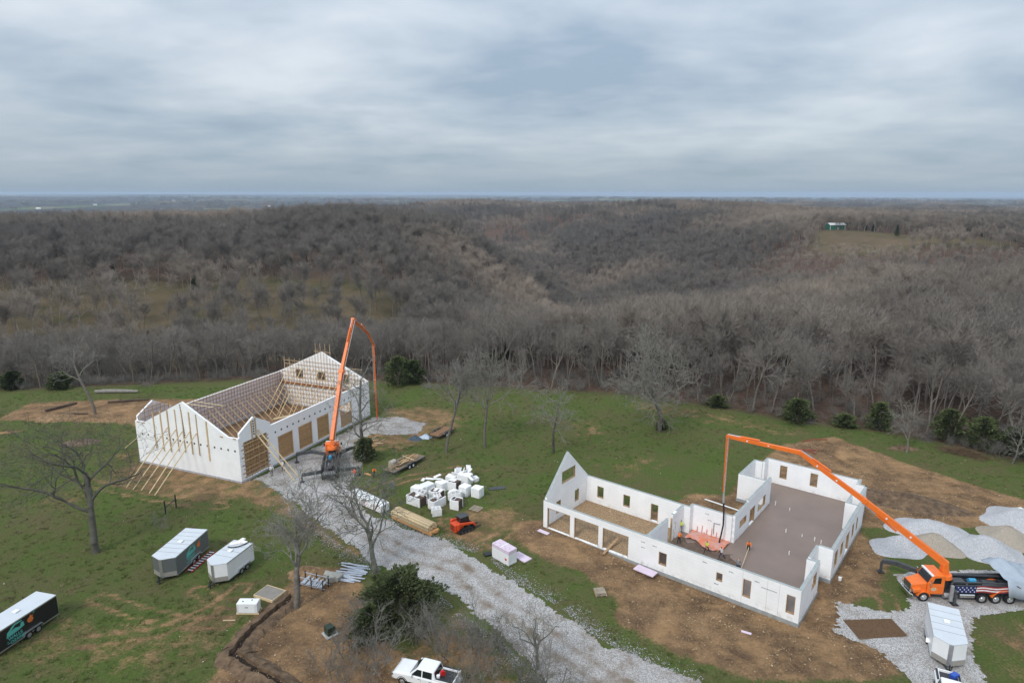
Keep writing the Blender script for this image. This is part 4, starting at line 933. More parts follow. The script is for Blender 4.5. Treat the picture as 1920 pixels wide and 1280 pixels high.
def pump_truck(loc, rz, label, boom_pts, widths, flag=True, legs=(), tip_mat=None):
    t = empty('concrete_pump_truck', (*loc, 0.0), rz, label, 'truck', 'concrete pump trucks')
    M = (Matrix.Translation((*loc, 0.0)) @ Matrix.Rotation(rz, 4, 'Z')).inverted()
    ch = MB(); ch.box(-10.4, 0.9, -0.45, -0.25, 0.75, 1.08); ch.box(-10.4, 0.9, 0.25, 0.45, 0.75, 1.08); ch.box(-10.3, -2.0, -1.0, 1.0, 1.09, 1.2); ch.build('chassis', DARKM, t)
    # bonnet, cab
    hood = loft(rect(1.08, 0.72, 0.85, 1.72), rect(-0.32, 0.93, 0.85, 2.08)).build('bonnet', ORANGE, t, bevel=0.09)
    g = MB(); g.box(1.09, 1.14, -0.58, 0.58, 0.9, 1.66); g.build('grille', DARKM, t, bevel=0.03)
    for k in range(5): q = MB(); q.box(1.141, 1.155, -0.55, 0.55, 0.98 + k * 0.14, 1.03 + k * 0.14); q.build('grille_bar', CHROME, t)
    gs = MB()
    for s in (-1, 1): gs.box(1.085, 1.17, s * 0.64 - 0.06, s * 0.64 + 0.06, 0.85, 1.72)
    gs.build('grille_surround', CHROME, t)
    bp = loft(rect(1.38, 0.95, 0.42, 0.82), rect(1.12, 1.2, 0.42, 0.82)).build('bumper', CHROME, t, bevel=0.05)
    cab = MB(); cab.prism([(-0.33, 0.85), (-0.33, 2.05), (-0.78, 2.92), (-0.98, 3.02), (-1.95, 3.02), (-2.02, 2.9), (-2.02, 0.85)], -1.08, 1.08); c_ = cab.build('cab', ORANGE, t, bevel=0.06)
    ws = MB(); ws.quad((-0.345, -0.95, 2.12), (-0.345, 0.95, 2.12), (-0.735, 0.92, 2.86), (-0.735, -0.92, 2.86))
    for v_i in range(len(ws.v)): ws.v[v_i] = (ws.v[v_i][0] + 0.03, ws.v[v_i][1], ws.v[v_i][2] + 0.016)
    ws.build('windshield', GLASS, t)
    vz = MB(); vz.box(-0.86, -0.62, -1.02, 1.02, 2.86, 3.02); vz.build('sun_visor', WHITEP, t, bevel=0.03)
    for s in (-1, 1):
        y = s * 1.085
        dw = MB(); dw.prism([(-0.78, 2.1), (-0.98, 2.72), (-1.62, 2.78), (-1.62, 2.1)], y, y + s * 0.006); d = dw.build('side_window', GLASS, t)
        dr = MB(); dr.prism([(-0.62, 0.95), (-0.62, 2.0), (-1.74, 2.0), (-1.74, 0.95)], y, y + s * 0.012); d = dr.build('door', ORANGE, t, bevel=0.01)
        h = MB(); h.box(-1.62, -1.42, y + s * 0.013, y + s * 0.05, 1.78, 1.83); h.build('handle', CHROME, d)
        em = MB(); em.prism([(-0.95 + 0.3 * math.cos(k * math.pi / 6), 1.45 + 0.2 * math.sin(k * math.pi / 6)) for k in range(12)], y + s * 0.013, y + s * 0.017); em.build('emblem', mat('emblem_tan', (0.55, 0.42, 0.28), .5, .5, 9), d)
        mr = MB(); mr.box(-0.5, -0.4, y + s * 0.12, y + s * 0.36, 2.05, 2.55); mr.tube([(-0.55, y, 2.0), (-0.45, y + s * 0.14, 2.1)], 0.02, 6); mr.build('mirror', CHROME, t)
        arch(0.0, 0.60, s * 0.72, s * 1.2, 0.52, 0.09).build('fender', ORANGE, t)
        fx = loft(rect(1.05, 0.2, 0.95, 1.35), rect(0.35, 0.24, 1.1, 1.5)); fx.v = [(a, b + s * 0.92, c) for a, b, c in fx.v]; fx.build('fender_front', ORANGE, t, bevel=0.06)
        hl = MB(); hl.cyl((1.08, s * 0.92, 1.15), (1, 0, 0), 0.13, 0.05, 12); hl.build('headlight', CHROME, t)
        wheel(t, 0.0, s * 1.02, 0.53, 0.36, s)
        for ax in (-5.95, -7.35, -8.8): wheel(t, ax, s * 0.98, 0.53, 0.5, s)
        tk = MB(); tk.cyl((-2.75, s * 0.92, 0.72), (1, 0, 0), 0.30, 1.3, 16) if s > 0 else tk.box(-2.2, -0.75, s * 0.7, s * 1.12, 0.42, 0.86); tk.build('fuel_tank' if s > 0 else 'step_box', mat('brushed_aluminium', (0.42, 0.42, 0.42), 0.4, 0.15, 3, metal=0.5), t, bevel=0.03)
        at_ = MB(); at_.cyl((-4.4, s * 0.95, 0.80), (1, 0, 0), 0.27, 1.5, 16); at_.build('air_tank', CHROME, t)
        sb = MB(); sb.prism([(-3.0, 1.15), (-3.0, 2.0), (-9.3, 2.15), (-9.7, 1.9), (-9.7, 1.2), (-5.2, 1.2)], s * 0.98, s * 1.22); side = sb.build('side_panel', DARKM, t, bevel=0.03)
        y2 = s * 1.221; e = s * 0.004
        if flag:
            q = MB(); q.prism([(-3.05, 1.2), (-3.05, 1.96), (-5.2, 1.98), (-5.2, 1.24)], y2, y2 + e); q.build('flag_field', BLUEF, side)
            for r_ in range(3):
                for c2_ in range(5):
                    q = MB(); q.prism(star(-3.35 - c2_ * 0.42 - 0.2 * (r_ % 2), 1.36 + r_ * 0.23, 0.095), y2 + e, y2 + 2 * e); q.build('flag_star', WHF, side)
            for k in range(5):
                up_, lo_ = [], []
                for i in range(15):
                    x = -5.2 - 4.4 * i / 14; w_ = 0.06 * math.sin(i * 0.75) * (i > 0); z = 1.28 + k * 0.145 + w_; up_.append((x, z + 0.145)); lo_.append((x, z))
                q = MB()
                for i in range(14): q.prism([lo_[i], lo_[i + 1], up_[i + 1], up_[i]], y2, y2 + e)
                q.build('flag_stripe', REDF if k % 2 == 0 else WHF, side)
        arch(-8.1, 1.28, s * 0.8, s * 1.26, 0.25, 0.07, 22, 158).build('rear_fender', ORANGE if flag else DGREY, t)
    # deck, water box, hopper
    dk = MB(); dk.box(-9.6, -3.2, -0.97, 0.97, 1.21, 1.5); dk.build('deck', DGREY, t)
    for k, (a, b, c2_, d2_, z) in enumerate(((-4.6, -3.4, -0.5, 0.45, 1.95), (-6.3, -4.9, -0.35, 0.4, 1.85), (-7.9, -6.6, -0.5, 0.2, 1.75), (-9.3, -8.2, -0.4, 0.5, 1.9))):
        q = MB(); q.box(a, b, c2_, d2_, 1.5, z); q.build('machinery_box', DARKM if k % 2 else DGREY, t, bevel=0.04)
    for y in (-0.62, -0.2, 0.25, 0.66):
        q = MB(); q.tube([(-3.2, y, 1.62), (-6, y + 0.05, 1.66), (-9.4, y, 1.6)], 0.06, 6); q.build('hydraulic_line', DARKM if y < 0 else STEEL, t)
    q = MB(); q.cyl((-5.3, 0.15, 2.0), (1, 0, 0), 0.26, 0.7, 14); q.build('water_tank', mat('blue_plastic', (0.05, 0.28, 0.48), 0.4), t)
    for s in (-1, 1):
        q = MB(); q.beam((-2.9, s * 0.72, 2.1), (-9.4, s * 0.72, 2.05), 0.1, 0.16); q.build('boom_rest_rail', DGREY, t)
    hp = loft([(-10.9, -0.95, 1.6), (-10.9, 0.95, 1.6), (-9.7, 0.95, 1.6), (-9.7, -0.95, 1.6)], [(-10.6, -0.5, 0.75), (-10.6, 0.5, 0.75), (-9.9, 0.5, 0.75), (-9.9, -0.5, 0.75)]); hp.build('hopper', DGREY, t, bevel=0.03)
    gr = MB()
    for k in range(8): gr.beam((-10.85, -0.85 + k * 0.24, 1.62), (-9.75, -0.85 + k * 0.24, 1.62), 0.05, 0.03)
    gr.build('hopper_grate', mat('concrete_splash', (0.36, 0.34, 0.32), .9, .2), t)
    # turret and slewing ring
    q = MB(); q.cyl((-2.45, 0, 1.75), (0, 0, 1), 0.62, 1.1, 18, 0.55); q.build('pedestal', DARKM, t)
    q = MB(); q.cyl((-2.45, 0, 2.5), (0, 0, 1), 0.82, 0.42, 20, 0.72); q.build('slewing_ring', ORANGE, t, bevel=0.04)
    # boom in world points -> truck space
    L_ = [M @ Vector(p) for p in boom_pts]; base = L_[0]
    q = MB(); q.beam((-2.45, 0, 2.6), base, 0.75, 0.75, (1, 0, 0), 0.5, 0.6); q.build('turret', ORANGE, t, bevel=0.05)
    for i, (a, b) in enumerate(zip(L_[:-1], L_[1:])):
        w0, w1 = widths[i]; d = (b - a).normalized(); sd_ = d.cross(Vector((0, 0, 1)))
        sd_ = sd_.normalized() if sd_.length > 0.05 else Vector((0, 1, 0))
        m_ = ORANGE if not (tip_mat and i == len(L_) - 2) else tip_mat
        q = MB(); q.beam(a - d * w0 * 0.3, b + d * w1 * 0.3, w0 * 0.72, w0, (0, 0, 1), w1 * 0.72, w1); sec = q.build('boom_section', m_, t, bevel=0.03)
        off = sd_ * (w0 * 0.36 + 0.11)
        q = MB(); q.tube([a + off, a.lerp(b, 0.5) + off, b + off], 0.065, 8); q.build('delivery_pipe', PIPE, sec)
        for k in range(1, 5): q = MB(); p_ = a.lerp(b, k / 5); q.beam(p_ - off * 0.2, p_ + off * 1.1, 0.06, 0.14); q.build('pipe_bracket', m_, sec)
        for k in (0.42, 0.72):
            p_ = a.lerp(b, k); q = MB(); q.beam(p_ - d * 0.09, p_ + d * 0.09, w0 * 0.76, w0 * 0.3); q.build('decal', WHF, sec)
        q = MB(); q.cyl(b, sd_, w1 * 0.55, w1 * 1.05, 14); q.build('boom_joint', m_, t)
        if i < len(L_) - 2:
            nrm = sd_.cross(d).normalized(); sgn = -1 if i == 0 else 1
            c0 = a.lerp(b, 0.55) + nrm * sgn * w0 * 0.75; c1_ = b + nrm * sgn * w0 * 0.55
            q = MB(); q.tube([c0, c0.lerp(c1_, 0.6)], 0.11, 10); cy = q.build('hydraulic_cylinder', m_, t); q = MB(); q.tube([c0.lerp(c1_, 0.6), c1_], 0.055, 8); q.build('piston_rod', CHROME, cy)
    for pts, foot in legs:
        pl = [M @ Vector(p) for p in pts]; q = MB()
        for a, b in zip(pl[:-1], pl[1:]): q.beam(a, b, 0.34, 0.5)
        lg = q.build('outrigger', DGREY, t, bevel=0.03); f = M @ Vector(foot); e_ = pl[-1]
        q = MB(); q.beam(e_, (e_.x, e_.y, 0.1), 0.2, 0.2); q.build('jack_leg', DGREY, lg); q = MB(); q.box(e_.x - 0.32, e_.x + 0.32, e_.y - 0.32, e_.y + 0.32, 0.07, 0.13); q.build('foot_pad', DARKM, lg)
    return t, M
trR, MR = pump_truck((43.4, 62.62), math.pi - 0.05, 'orange-cab pump truck with flag side panels parked beside gravel heaps, boom over the house',
    [(45.75, 62.45, 3.9), (38.64, 66.28, 9.15), (32.51, 69.61, 13.42), (25.6, 73.36, 13.9), (25.6, 73.36, 6.9)], [(0.7, 0.56), (0.56, 0.45), (0.48, 0.4), (0.38, 0.24)], True,
    [([(45.3, 63.9, 1.5), (43.2, 66.4, 1.5), (41.9, 67.0, 1.4)], (41.9, 67.0, 0)), ([(46.3, 61.3, 1.4), (46.25, 60.9, 1.3)], (46.25, 60.9, 0))])
# upright stowed outrigger leg beside the cab
q = MB(); q.box(-2.75, -2.45, 1.32, 1.55, 0.35, 2.15); q.build('stowed_leg', mat('leg_grey', (0.3, 0.3, 0.31), .5), trR, bevel=0.03)
fw = Vector((-0.2, 0.98, 0)).normalized(); rt = Vector((fw.y, -fw.x, 0)); TU = Vector((-28.68, 98.2, 0))
def Lw(f, r_, z): p = TU + fw * f + rt * r_; return (p.x, p.y, z)
trL, ML = pump_truck((TU + fw * 2.45)[:2], math.atan2(fw.y, fw.x), 'orange and dark grey pump truck with outriggers spread, tall boom raised beside the barn shell',
    [(-28.62, 98.6, 3.9), (-27.9, 103.66, 13.49), (-27.04, 109.63, 21.03), (-26.13, 116.0, 17.48), (-25.72, 118.75, 14.6), (-25.73, 118.75, 5.2)], [(0.88, 0.76), (0.72, 0.56), (0.56, 0.46), (0.45, 0.4), (0.4, 0.24)], False,
    [([Lw(-0.2, -1.1, 1.6), Lw(0.8, -3.2, 1.75), Lw(0.9, -5.6, 1.5)], (0, 0, 0)), ([Lw(-0.2, 1.1, 1.6), Lw(0.9, 2.6, 1.75), Lw(2.4, 4.6, 1.5)], (0, 0, 0)),
     ([Lw(-6.3, -1.0, 1.25), Lw(-6.9, -4.0, 1.2)], (0, 0, 0)), ([Lw(-6.3, 1.0, 1.25), Lw(-5.9, 4.3, 1.2)], (0, 0, 0))])
HOSE = mat('black_hose', (0.02, 0.02, 0.022), 0.6); REDH = mat('red_hose', (0.62, 0.06, 0.03), 0.5)
q = MB(); q.tube([ML @ Vector((-25.73, 118.75, 5.3)), ML @ Vector((-25.73, 118.75, 2.5)), ML @ Vector((-25.7, 118.75, 0.15))], 0.12, 8); q.build('end_hose', REDH, trL)
q = MB(); q.tube([MR @ Vector(p) for p in ((25.6, 73.36, 7.0), (25.66, 73.3, 5.4))], 0.12, 8); q.build('reducer', PIPE, trR)
q = MB(); q.tube([MR @ Vector(p) for p in ((25.66, 73.3, 5.5), (25.75, 73.2, 4.2), (25.72, 73.0, 2.6), (25.5, 72.9, 1.2), (25.35, 72.9, 0.35))], 0.10, 8); q.build('end_hose', HOSE, trR)
# grey tarpaulin over the pump truck's hopper end
TARP = mat('grey_tarp', (0.34, 0.39, 0.45), 0.5, 0.1, 0.8, 0.4, 2.5)
tp_ = MB(); nx_, ny_ = 22, 16; tv = []
for i in range(nx_ + 1):
    for j in range(ny_ + 1):
        a = i / nx_; b = j / ny_; x = 51.6 + a * 6.0; y = 60.55 + b * 4.6
        z = 2.55 + 0.9 * math.exp(-((a - 0.25) ** 2 * 14 + (b - 0.75) ** 2 * 9)) - 1.5 * max(0, 0.12 - b) / 0.12 + 0.10 * math.sin(a * 17 + b * 5) + 0.08 * math.sin(b * 19 - a * 6) - 0.5 * a
        tv.append((x, y, max(z, 0.85)))
tp_.add(tv, [(i * (ny_ + 1) + j, (i + 1) * (ny_ + 1) + j, (i + 1) * (ny_ + 1) + j + 1, i * (ny_ + 1) + j + 1) for i in range(nx_) for j in range(ny_)])
o = tp_.build('tarpaulin', TARP, smooth=True); so = o.modifiers.new('thick', 'SOLIDIFY'); so.thickness = 0.02
tag(o, 'blue-grey tarpaulin draped over the rear of the flag-sided pump truck', 'tarpaulin')

def pickup(loc, rz, label, paint):
    t = empty('pickup_truck', (*loc, 0), rz, label, 'pickup', 'white pickup trucks')
    low = MB(); low.prism([(2.75, 0.45), (2.88, 0.62), (2.86, 0.98), (2.6, 1.12), (1.15, 1.2), (-2.95, 1.2), (-3.0, 0.62), (-2.9, 0.45)], -0.98, 0.98); low.build('body', paint, t, bevel=0.1)
    hd_ = loft(rect(2.62, 0.8, 1.0, 1.17), rect(1.15, 0.88, 1.0, 1.29)).build('bonnet', paint, t, bevel=0.06)
    gh = MB(); zt, zb = 1.9, 1.18
    gh.add([(1.25, -0.93, zb), (1.25, 0.93, zb), (-1.3, 0.93, zb), (-1.3, -0.93, zb), (0.45, -0.74, zt), (0.45, 0.74, zt), (-1.12, 0.74, zt), (-1.12, -0.74, zt)], [(3, 2, 1, 0), (4, 5, 6, 7), (0, 1, 5, 4), (1, 2, 6, 5), (2, 3, 7, 6), (3, 0, 4, 7)])
    gh.build('cabin', paint, t, bevel=0.08)
    def lerp3(a, b, k): return tuple(a[i] + (b[i] - a[i]) * k for i in range(3))
    A, B, C_, D = (1.25, -0.93, zb), (1.25, 0.93, zb), (0.45, 0.74, zt), (0.45, -0.74, zt)
    w = MB(); p4 = [lerp3(lerp3(A, B, .06), lerp3(D, C_, .06), .12), lerp3(lerp3(A, B, .94), lerp3(D, C_, .94), .12), lerp3(lerp3(A, B, .92), lerp3(D, C_, .92), .93), lerp3(lerp3(A, B, .08), lerp3(D, C_, .08), .93)]
    w.quad(*[(x + 0.012, y, z + 0.012) for x, y, z in p4]); w.build('windshield', GLASS, t)
    w = MB(); w.quad((-1.285, -0.75, 1.3), (-1.285, 0.75, 1.3), (-1.155, 0.66, 1.8), (-1.155, -0.66, 1.8)); w.build('rear_window', GLASS, t)
    for s in (-1, 1):
        for x0, x1, xa, xb in ((0.98, 0.0, 0.42, 0.0), (-0.1, -1.0, -0.1, -0.98)):
            w = MB(); f = lambda x, z: (x, s * (0.935 + 0.008 - 0.19 * (z - zb) / (zt - zb)), z)
            w.quad(f(x0, 1.26), f(x1, 1.26), f(xb, 1.8), f(xa, 1.8)); w.build('side_window', GLASS, t)
        for x in (0.05, -1.0):
            dr = MB(); dr.box(x, x + 0.015, s * 0.981, s * 0.985, 0.6, 1.18); dr.build('door_gap', DARKM, t); h = MB(); h.box(x + 0.08, x + 0.26, s * 0.982, s * 1.0, 1.02, 1.06); h.build('handle', DARKM, t)
        for ax in (1.85, -1.8):
            arch(ax, 0.45, s * 0.94, s * 1.0, 0.38, 0.05).build('wheel_arch', DARKM, t); wheel(t, ax, s * 0.87, 0.39, 0.26, s, STEEL)
        m_ = MB(); m_.box(0.82, 0.98, s * 1.0, s * 1.2, 1.2, 1.4); m_.build('mirror', paint, t, bevel=0.02)
        h = MB(); h.box(2.7, 2.885, s * 0.88 - 0.14, s * 0.88 + 0.12, 0.84, 1.02); h.build('headlight', CHROME, t)
        h = MB(); h.box(-3.005, -2.93, s * 0.9 - 0.07, s * 0.9 + 0.07, 0.8, 1.15); h.build('tail_light', REDF, t)
        r_ = MB(); r_.box(-2.92, -1.32, s * 0.80 - 0.1, s * 0.80 + 0.13, 1.2, 1.38); r_.build('bed_rail', paint, t, bevel=0.03)
        r_ = MB(); r_.box(-2.9, -1.35, s * 0.82 - 0.11, s * 0.82 + 0.08, 1.381, 1.395); r_.build('rail_cap', DARKM, t)
    ln = MB(); ln.box(-2.82, -1.34, -0.71, 0.71, 1.203, 1.21); ln.build('bed_liner', DARKM, t)
    tg = MB(); tg.box(-2.99, -2.87, -0.9, 0.9, 1.18, 1.37); tg.build('tailgate', paint, t, bevel=0.02)
    b = MB(); b.box(2.7, 2.96, -0.9, 0.9, 0.42, 0.62); b.build('front_bumper', STEEL, t, bevel=0.05); b = MB(); b.box(-3.15, -2.95, -0.9, 0.9, 0.5, 0.66); b.build('rear_bumper', STEEL, t, bevel=0.03)
    return t
pa = math.atan2(1.0, -5.75)
pickup((-7.55, 49.75), math.atan2(0.35, -1.0) , 'white four-door pickup among bare brush with a red can in its bed', WHITEP)
pickup((36.7, 46.9), math.atan2(-2.2, -1.1), 'white pickup parked at the nose of the white trailer on gravel', WHITEP)
def small(name, shape, m, loc, label, cat, rz=0, bevel=0.0, group=None, smooth=False):
    o = shape.build(name, m, bevel=bevel, smooth=smooth); o.location = loc; o.rotation_euler.z = rz; return tag(o, label, cat, group)
s_ = MB(); s_.prism([(-.2, 0), (.2, 0), (.2, .3), (.08, .42), (-.2, .42)], -.12, .12); s_.tube([(-.1, 0, .42), (-.1, 0, .5), (.1, 0, .5)], .025, 6)
small('fuel_can', s_, mat('red_plastic', (0.62, 0.02, 0.02), .4), (-6.0, 49.2, 1.22), 'red fuel can standing in the white pickup bed', 'fuel can', .6, .02)
s_ = MB(); s_.cyl((0, 0, .17), (0, 0, 1), .13, .34, 14, .16); s_.tube([(-.15, 0, .3), (0, 0, .42), (.15, 0, .3)], .012, 5)
small('bucket', s_, WHITEP, (-6.35, 48.75, 1.22), 'white bucket beside the red can in the pickup bed', 'bucket')
s_ = MB(); s_.box(-.35, .35, -.22, .22, 0, .3); s_.box(-.36, .36, -.23, .23, .3, .36)
small('cool_box', s_, mat('cool_box_blue', (0.03, 0.09, 0.42), .4), (38.2, 48.9, 1.22), 'blue and white cool box in the parked pickup bed', 'cool box', .4, .03)

def cargo_trailer(loc, rz, L, W, H, m_side, m_front, label, m_low=None, wheels=2, seams=5, nose=0.75, vent=True):
    """enclosed trailer, x forward (nose at +x), origin at box centre on the ground"""
    t = empty('cargo_trailer', (*loc, 0), rz, label, 'trailer', 'enclosed cargo trailers'); z0 = 0.45; h = L / 2
    pl = [(-h, -W / 2), (h, -W / 2), (h + nose, -W * 0.06), (h + nose, W * 0.06), (h, W / 2), (-h, W / 2)]
    bx_ = MB(); bx_.mi = 0; n = len(pl); e = 0.02
    for k in range(n):
        a, b = pl[k], pl[(k + 1) % n]; bx_.mi = 1 if 1 <= k <= 3 else 0
        bx_.quad((*a, z0), (*b, z0), (*b, H), (*a, H))
    bx_.mi = 0; bx_.add([(*p, z0) for p in pl], [tuple(range(n))]); bx_.build('box_body', [m_side, m_front], t)
    rf = MB(); rf.prism([(x * 1.006, y * 1.012) for x, y in pl], H + 0.001, H + 0.05, 'z'); roof = rf.build('roof', mat('trailer_roof', (0.56, 0.60, 0.64), 0.4, 0.05, 0.6, spec=0.5), t)
    for k in range(seams): x = -h + (k + 1) * L / (seams + 1); s_ = MB(); s_.box(x - 0.02, x + 0.02, -W / 2 * 0.98, W / 2 * 0.98, H + 0.051, H + 0.062); s_.build('roof_seam', mat('roof_seam', (0.27, 0.27, 0.28), .5), roof)
    if vent: v_ = MB(); v_.box(-0.25, 0.25, -0.25, 0.25, H + 0.05, H + 0.2); v_.build('roof_vent', WHITEP, roof, bevel=0.04)
    for s in (-1, 1):
        tr_ = MB(); tr_.box(-h, h, s * (W / 2 + 0.012) - 0.012, s * (W / 2 + 0.012) + 0.012, H - 0.09, H + 0.02); tr_.build('top_trim', STEEL, t)
        tr_ = MB(); tr_.box(-h, h, s * (W / 2 + 0.012) - 0.012, s * (W / 2 + 0.012) + 0.012, z0 - 0.06, z0 + 0.05); tr_.build('bottom_trim', STEEL, t)
        for k in range(wheels):
            x = -0.35 - (k - (wheels - 1) / 2) * 0.95; wheel(t, x, s * (W / 2 + 0.02), 0.36, 0.22, s, STEEL)
        fd = MB(); wx = 0.95 * wheels / 2 + 0.1; fd.prism([(-0.35 - wx, 0.5), (-0.35 - wx + 0.2, 0.78), (-0.35 + wx - 0.2, 0.78), (-0.35 + wx, 0.5), (-0.35 + wx + 0.06, 0.5), (-0.35 + wx - 0.16, 0.84), (-0.35 - wx + 0.16, 0.84), (-0.35 - wx - 0.06, 0.5)], s * (W / 2 - 0.0), s * (W / 2 + 0.2)); fd.build('fender', STEEL, t)
    for k in (1, 2, 3):
        a, b = Vector(pl[k]), Vector(pl[(k + 1) % n]); nrm = Vector(((b - a).y, -(b - a).x)).normalized() * 0.006
        s_ = MB(); s_.quad((a.x + nrm.x, a.y + nrm.y, z0), (b.x + nrm.x, b.y + nrm.y, z0), (b.x + nrm.x, b.y + nrm.y, z0 + 0.55), (a.x + nrm.x, a.y + nrm.y, z0 + 0.55)); s_.build('stone_guard', m_low or mat('tread_plate', (0.36, 0.34, 0.31), 0.45, .15, 6, metal=.3), t)
    s_ = MB(); s_.box(h + nose - 0.01, h + nose + 0.02, -W * 0.07, W * 0.07, z0, H); s_.build('nose_trim', STEEL, t)
    tg = MB(); tg.beam((h * 0.8, -0.7, 0.4), (h + nose + 0.9, 0, 0.42), 0.1, 0.12); tg.beam((h * 0.8, 0.7, 0.4), (h + nose + 0.9, 0, 0.42), 0.1, 0.12); tg.build('tongue', DARKM, t)
    jk = MB(); jk.tube([(h + nose + 0.55, 0, 0.05), (h + nose + 0.55, 0, 0.95)], 0.05, 8); jk.box(h + nose + 0.42, h + nose + 0.68, -0.12, 0.12, 0.02, 0.06); jk.build('jack', DARKM, t)
    dr = MB(); dr.box(-h - 0.02, -h - 0.004, -W / 2 + 0.08, W / 2 - 0.08, z0 + 0.06, H - 0.08); dr.build('rear_door', m_side, t)
    for s in (-1, 1): q = MB(); q.box(-h - 0.05, -h - 0.004, s * (W / 2 - 0.05) - 0.05, s * (W / 2 - 0.05) + 0.05, z0, H - 0.02); q.build('corner_post', STEEL, t)
    return t
BLACKP = mat('black_panel', (0.016, 0.015, 0.015), 0.4, .1, 1, spec=.4); GREYP = mat('charcoal_panel', (0.115, 0.125, 0.125), 0.4, .06, 1, spec=.4)
def dirv(a, b): return math.atan2(b[1] - a[1], b[0] - a[0])
tb = cargo_trailer((-47.95, 56.1), math.atan2(-5.3, -1.35), 6.3, 2.5, 2.5, BLACKP, BLACKP, 'black cargo trailer with teal house logo on its side, on the grass', seams=0, nose=0.4)
tgy = cargo_trailer((-38.35, 68.95), math.atan2(-6.2, -0.78), 6.2, 2.8, 2.6, GREYP, GREYP, 'charcoal cargo trailer with teal logo beside a striped ramp', seams=6, nose=0.65)
twl = cargo_trailer((-31.85, 67.15), math.atan2(-4.06, -1.2), 4.4, 2.6, 2.5, WHITEP, WHITEP, 'short white cargo trailer with foam scraps on its roof, beside the charcoal trailer', seams=3, nose=0.75)
twr = cargo_trailer((40.95, 54.45), math.atan2(-4.96, -2.49), 5.55, 2.6, 2.6, WHITEP, WHITEP, 'white cargo trailer parked on gravel behind a pickup near the orange-cab truck', seams=4, nose=0.8)
TEAL = mat('teal_print', (0.10, 0.42, 0.37), .5, .1, 3); ORP = mat('orange_print', (0.62, 0.16, 0.04), .5, .2, 5)
FONT = None
def text_part(s, size, m, par, loc, rot, name='lettering'):
    cu = bpy.data.curves.new(name, 'FONT'); cu.body = s; cu.size = size; cu.extrude = 0.004; cu.space_character = 1.02; cu.offset = size * 0.022
    tmp = bpy.data.objects.new('tmp', cu); COL.objects.link(tmp); dg = bpy.context.evaluated_depsgraph_get()
    me = bpy.data.meshes.new_from_object(tmp.evaluated_get(dg)); bpy.data.objects.remove(tmp)
    me.materials.clear(); me.materials.append(m); o = bpy.data.objects.new(name, me); COL.objects.link(o); o.parent = par; o.location = loc; o.rotation_euler = rot; return o
def logo(par, W, x0, s, k=1.0, rooster=True):
    """house emblem and two lines of lettering on the side at y = s*W/2; x0 = left end seen from outside"""
    y = s * (W / 2 + 0.008); dx = -1 if s > 0 else 1                  # reading direction along x seen from outside
    P2 = lambda a, b: (x0 + dx * a * k, b)
    def pl(poly, m, nm): q = MB(); q.prism([P2(a, b) for a, b in poly], y, y + s * 0.006); q.build(nm, m, par)
    pl([(0.0, 1.35), (0.12, 1.85), (0.75, 2.2), (0.95, 2.16), (0.5, 1.8), (0.95, 1.92), (1.45, 1.75), (1.6, 2.1), (1.85, 2.05), (1.9, 1.62), (1.3, 1.5), (0.5, 1.42)], TEAL, 'emblem')
    pl([(0.45, 2.12), (0.95, 2.36), (1.7, 2.3), (1.75, 2.2), (1.05, 2.18)], TEAL, 'emblem_roof')
    rot = (R(90), 0, 0 if dx > 0 else math.pi)
    text_part('WALLS', 0.46 * k, TEAL, par, (*[P2(0.15, 0)[0], y + s * 0.004], 1.02), rot)
    text_part('OZARKS', 0.42 * k, TEAL, par, (*[P2(0.3, 0)[0], y + s * 0.004], 0.62), rot)
    pl([(0.0, 0.92), (0.14, 0.92), (0.14, 0.97), (0.0, 0.97)], TEAL, 'emblem_bar'); pl([(0.0, 0.75), (0.26, 0.75), (0.26, 0.8), (0.0, 0.8)], TEAL, 'emblem_bar')
    if rooster:
        pl([(2.35, 1.55), (2.2, 1.8), (2.3, 2.0), (2.5, 2.05), (2.6, 2.25), (2.75, 2.2), (2.7, 2.05), (2.95, 2.15), (2.8, 1.95), (2.9, 1.75), (2.7, 1.5)], ORP, 'leaf_emblem')
        pl([(2.85, 2.25), (3.05, 2.4), (3.1, 2.25)], TEAL, 'emblem_tip')
logo(tb, 2.5, 2.15, 1, 0.95); logo(tgy, 2.8, 1.3, 1, 0.95)
# ------------------------------------------------------------------ materials and plant on the site
def framed(name, loc, rz, label, cat, group=None): return empty(name, (loc[0], loc[1], loc[2] if len(loc) > 2 else 0), rz, label, cat, group)
RANDW = [WOOD, LPOLE, mat('lumber_orange', (0.55, 0.30, 0.12), .8, .2, 3, rand=.12)]
# sawn lumber stack, board by board
lum = framed('lumber_stack', (-12.75, 77.9), math.atan2(-4.51, 5.53), 'long stack of new yellow lumber boards beside the gravel road', 'lumber stack')
bme = None
for lay in range(7):
    for k in range(6):
        if lay >= 6 and k in (0, 5): continue
        L_ = 7.0 if lay > 1 else 7.25; off = rng.uniform(-.12, .12) + (0.25 if lay < 2 else -0.1)
        b = MB(); b.box(-L_ / 2 + off, L_ / 2 + off, -0.80 + k * 0.268, -0.80 + k * 0.268 + 0.255, 0.12 + lay * 0.165, 0.12 + lay * 0.165 + 0.155)
        b.build('board', RANDW[2] if lay < 2 else RANDW[(k + lay) % 2], lum)
for x in (-2.6, 0, 2.6): b = MB(); b.box(x - .06, x + .06, -.85, .85, 0, .115); b.build('bearer', WOODD, lum)
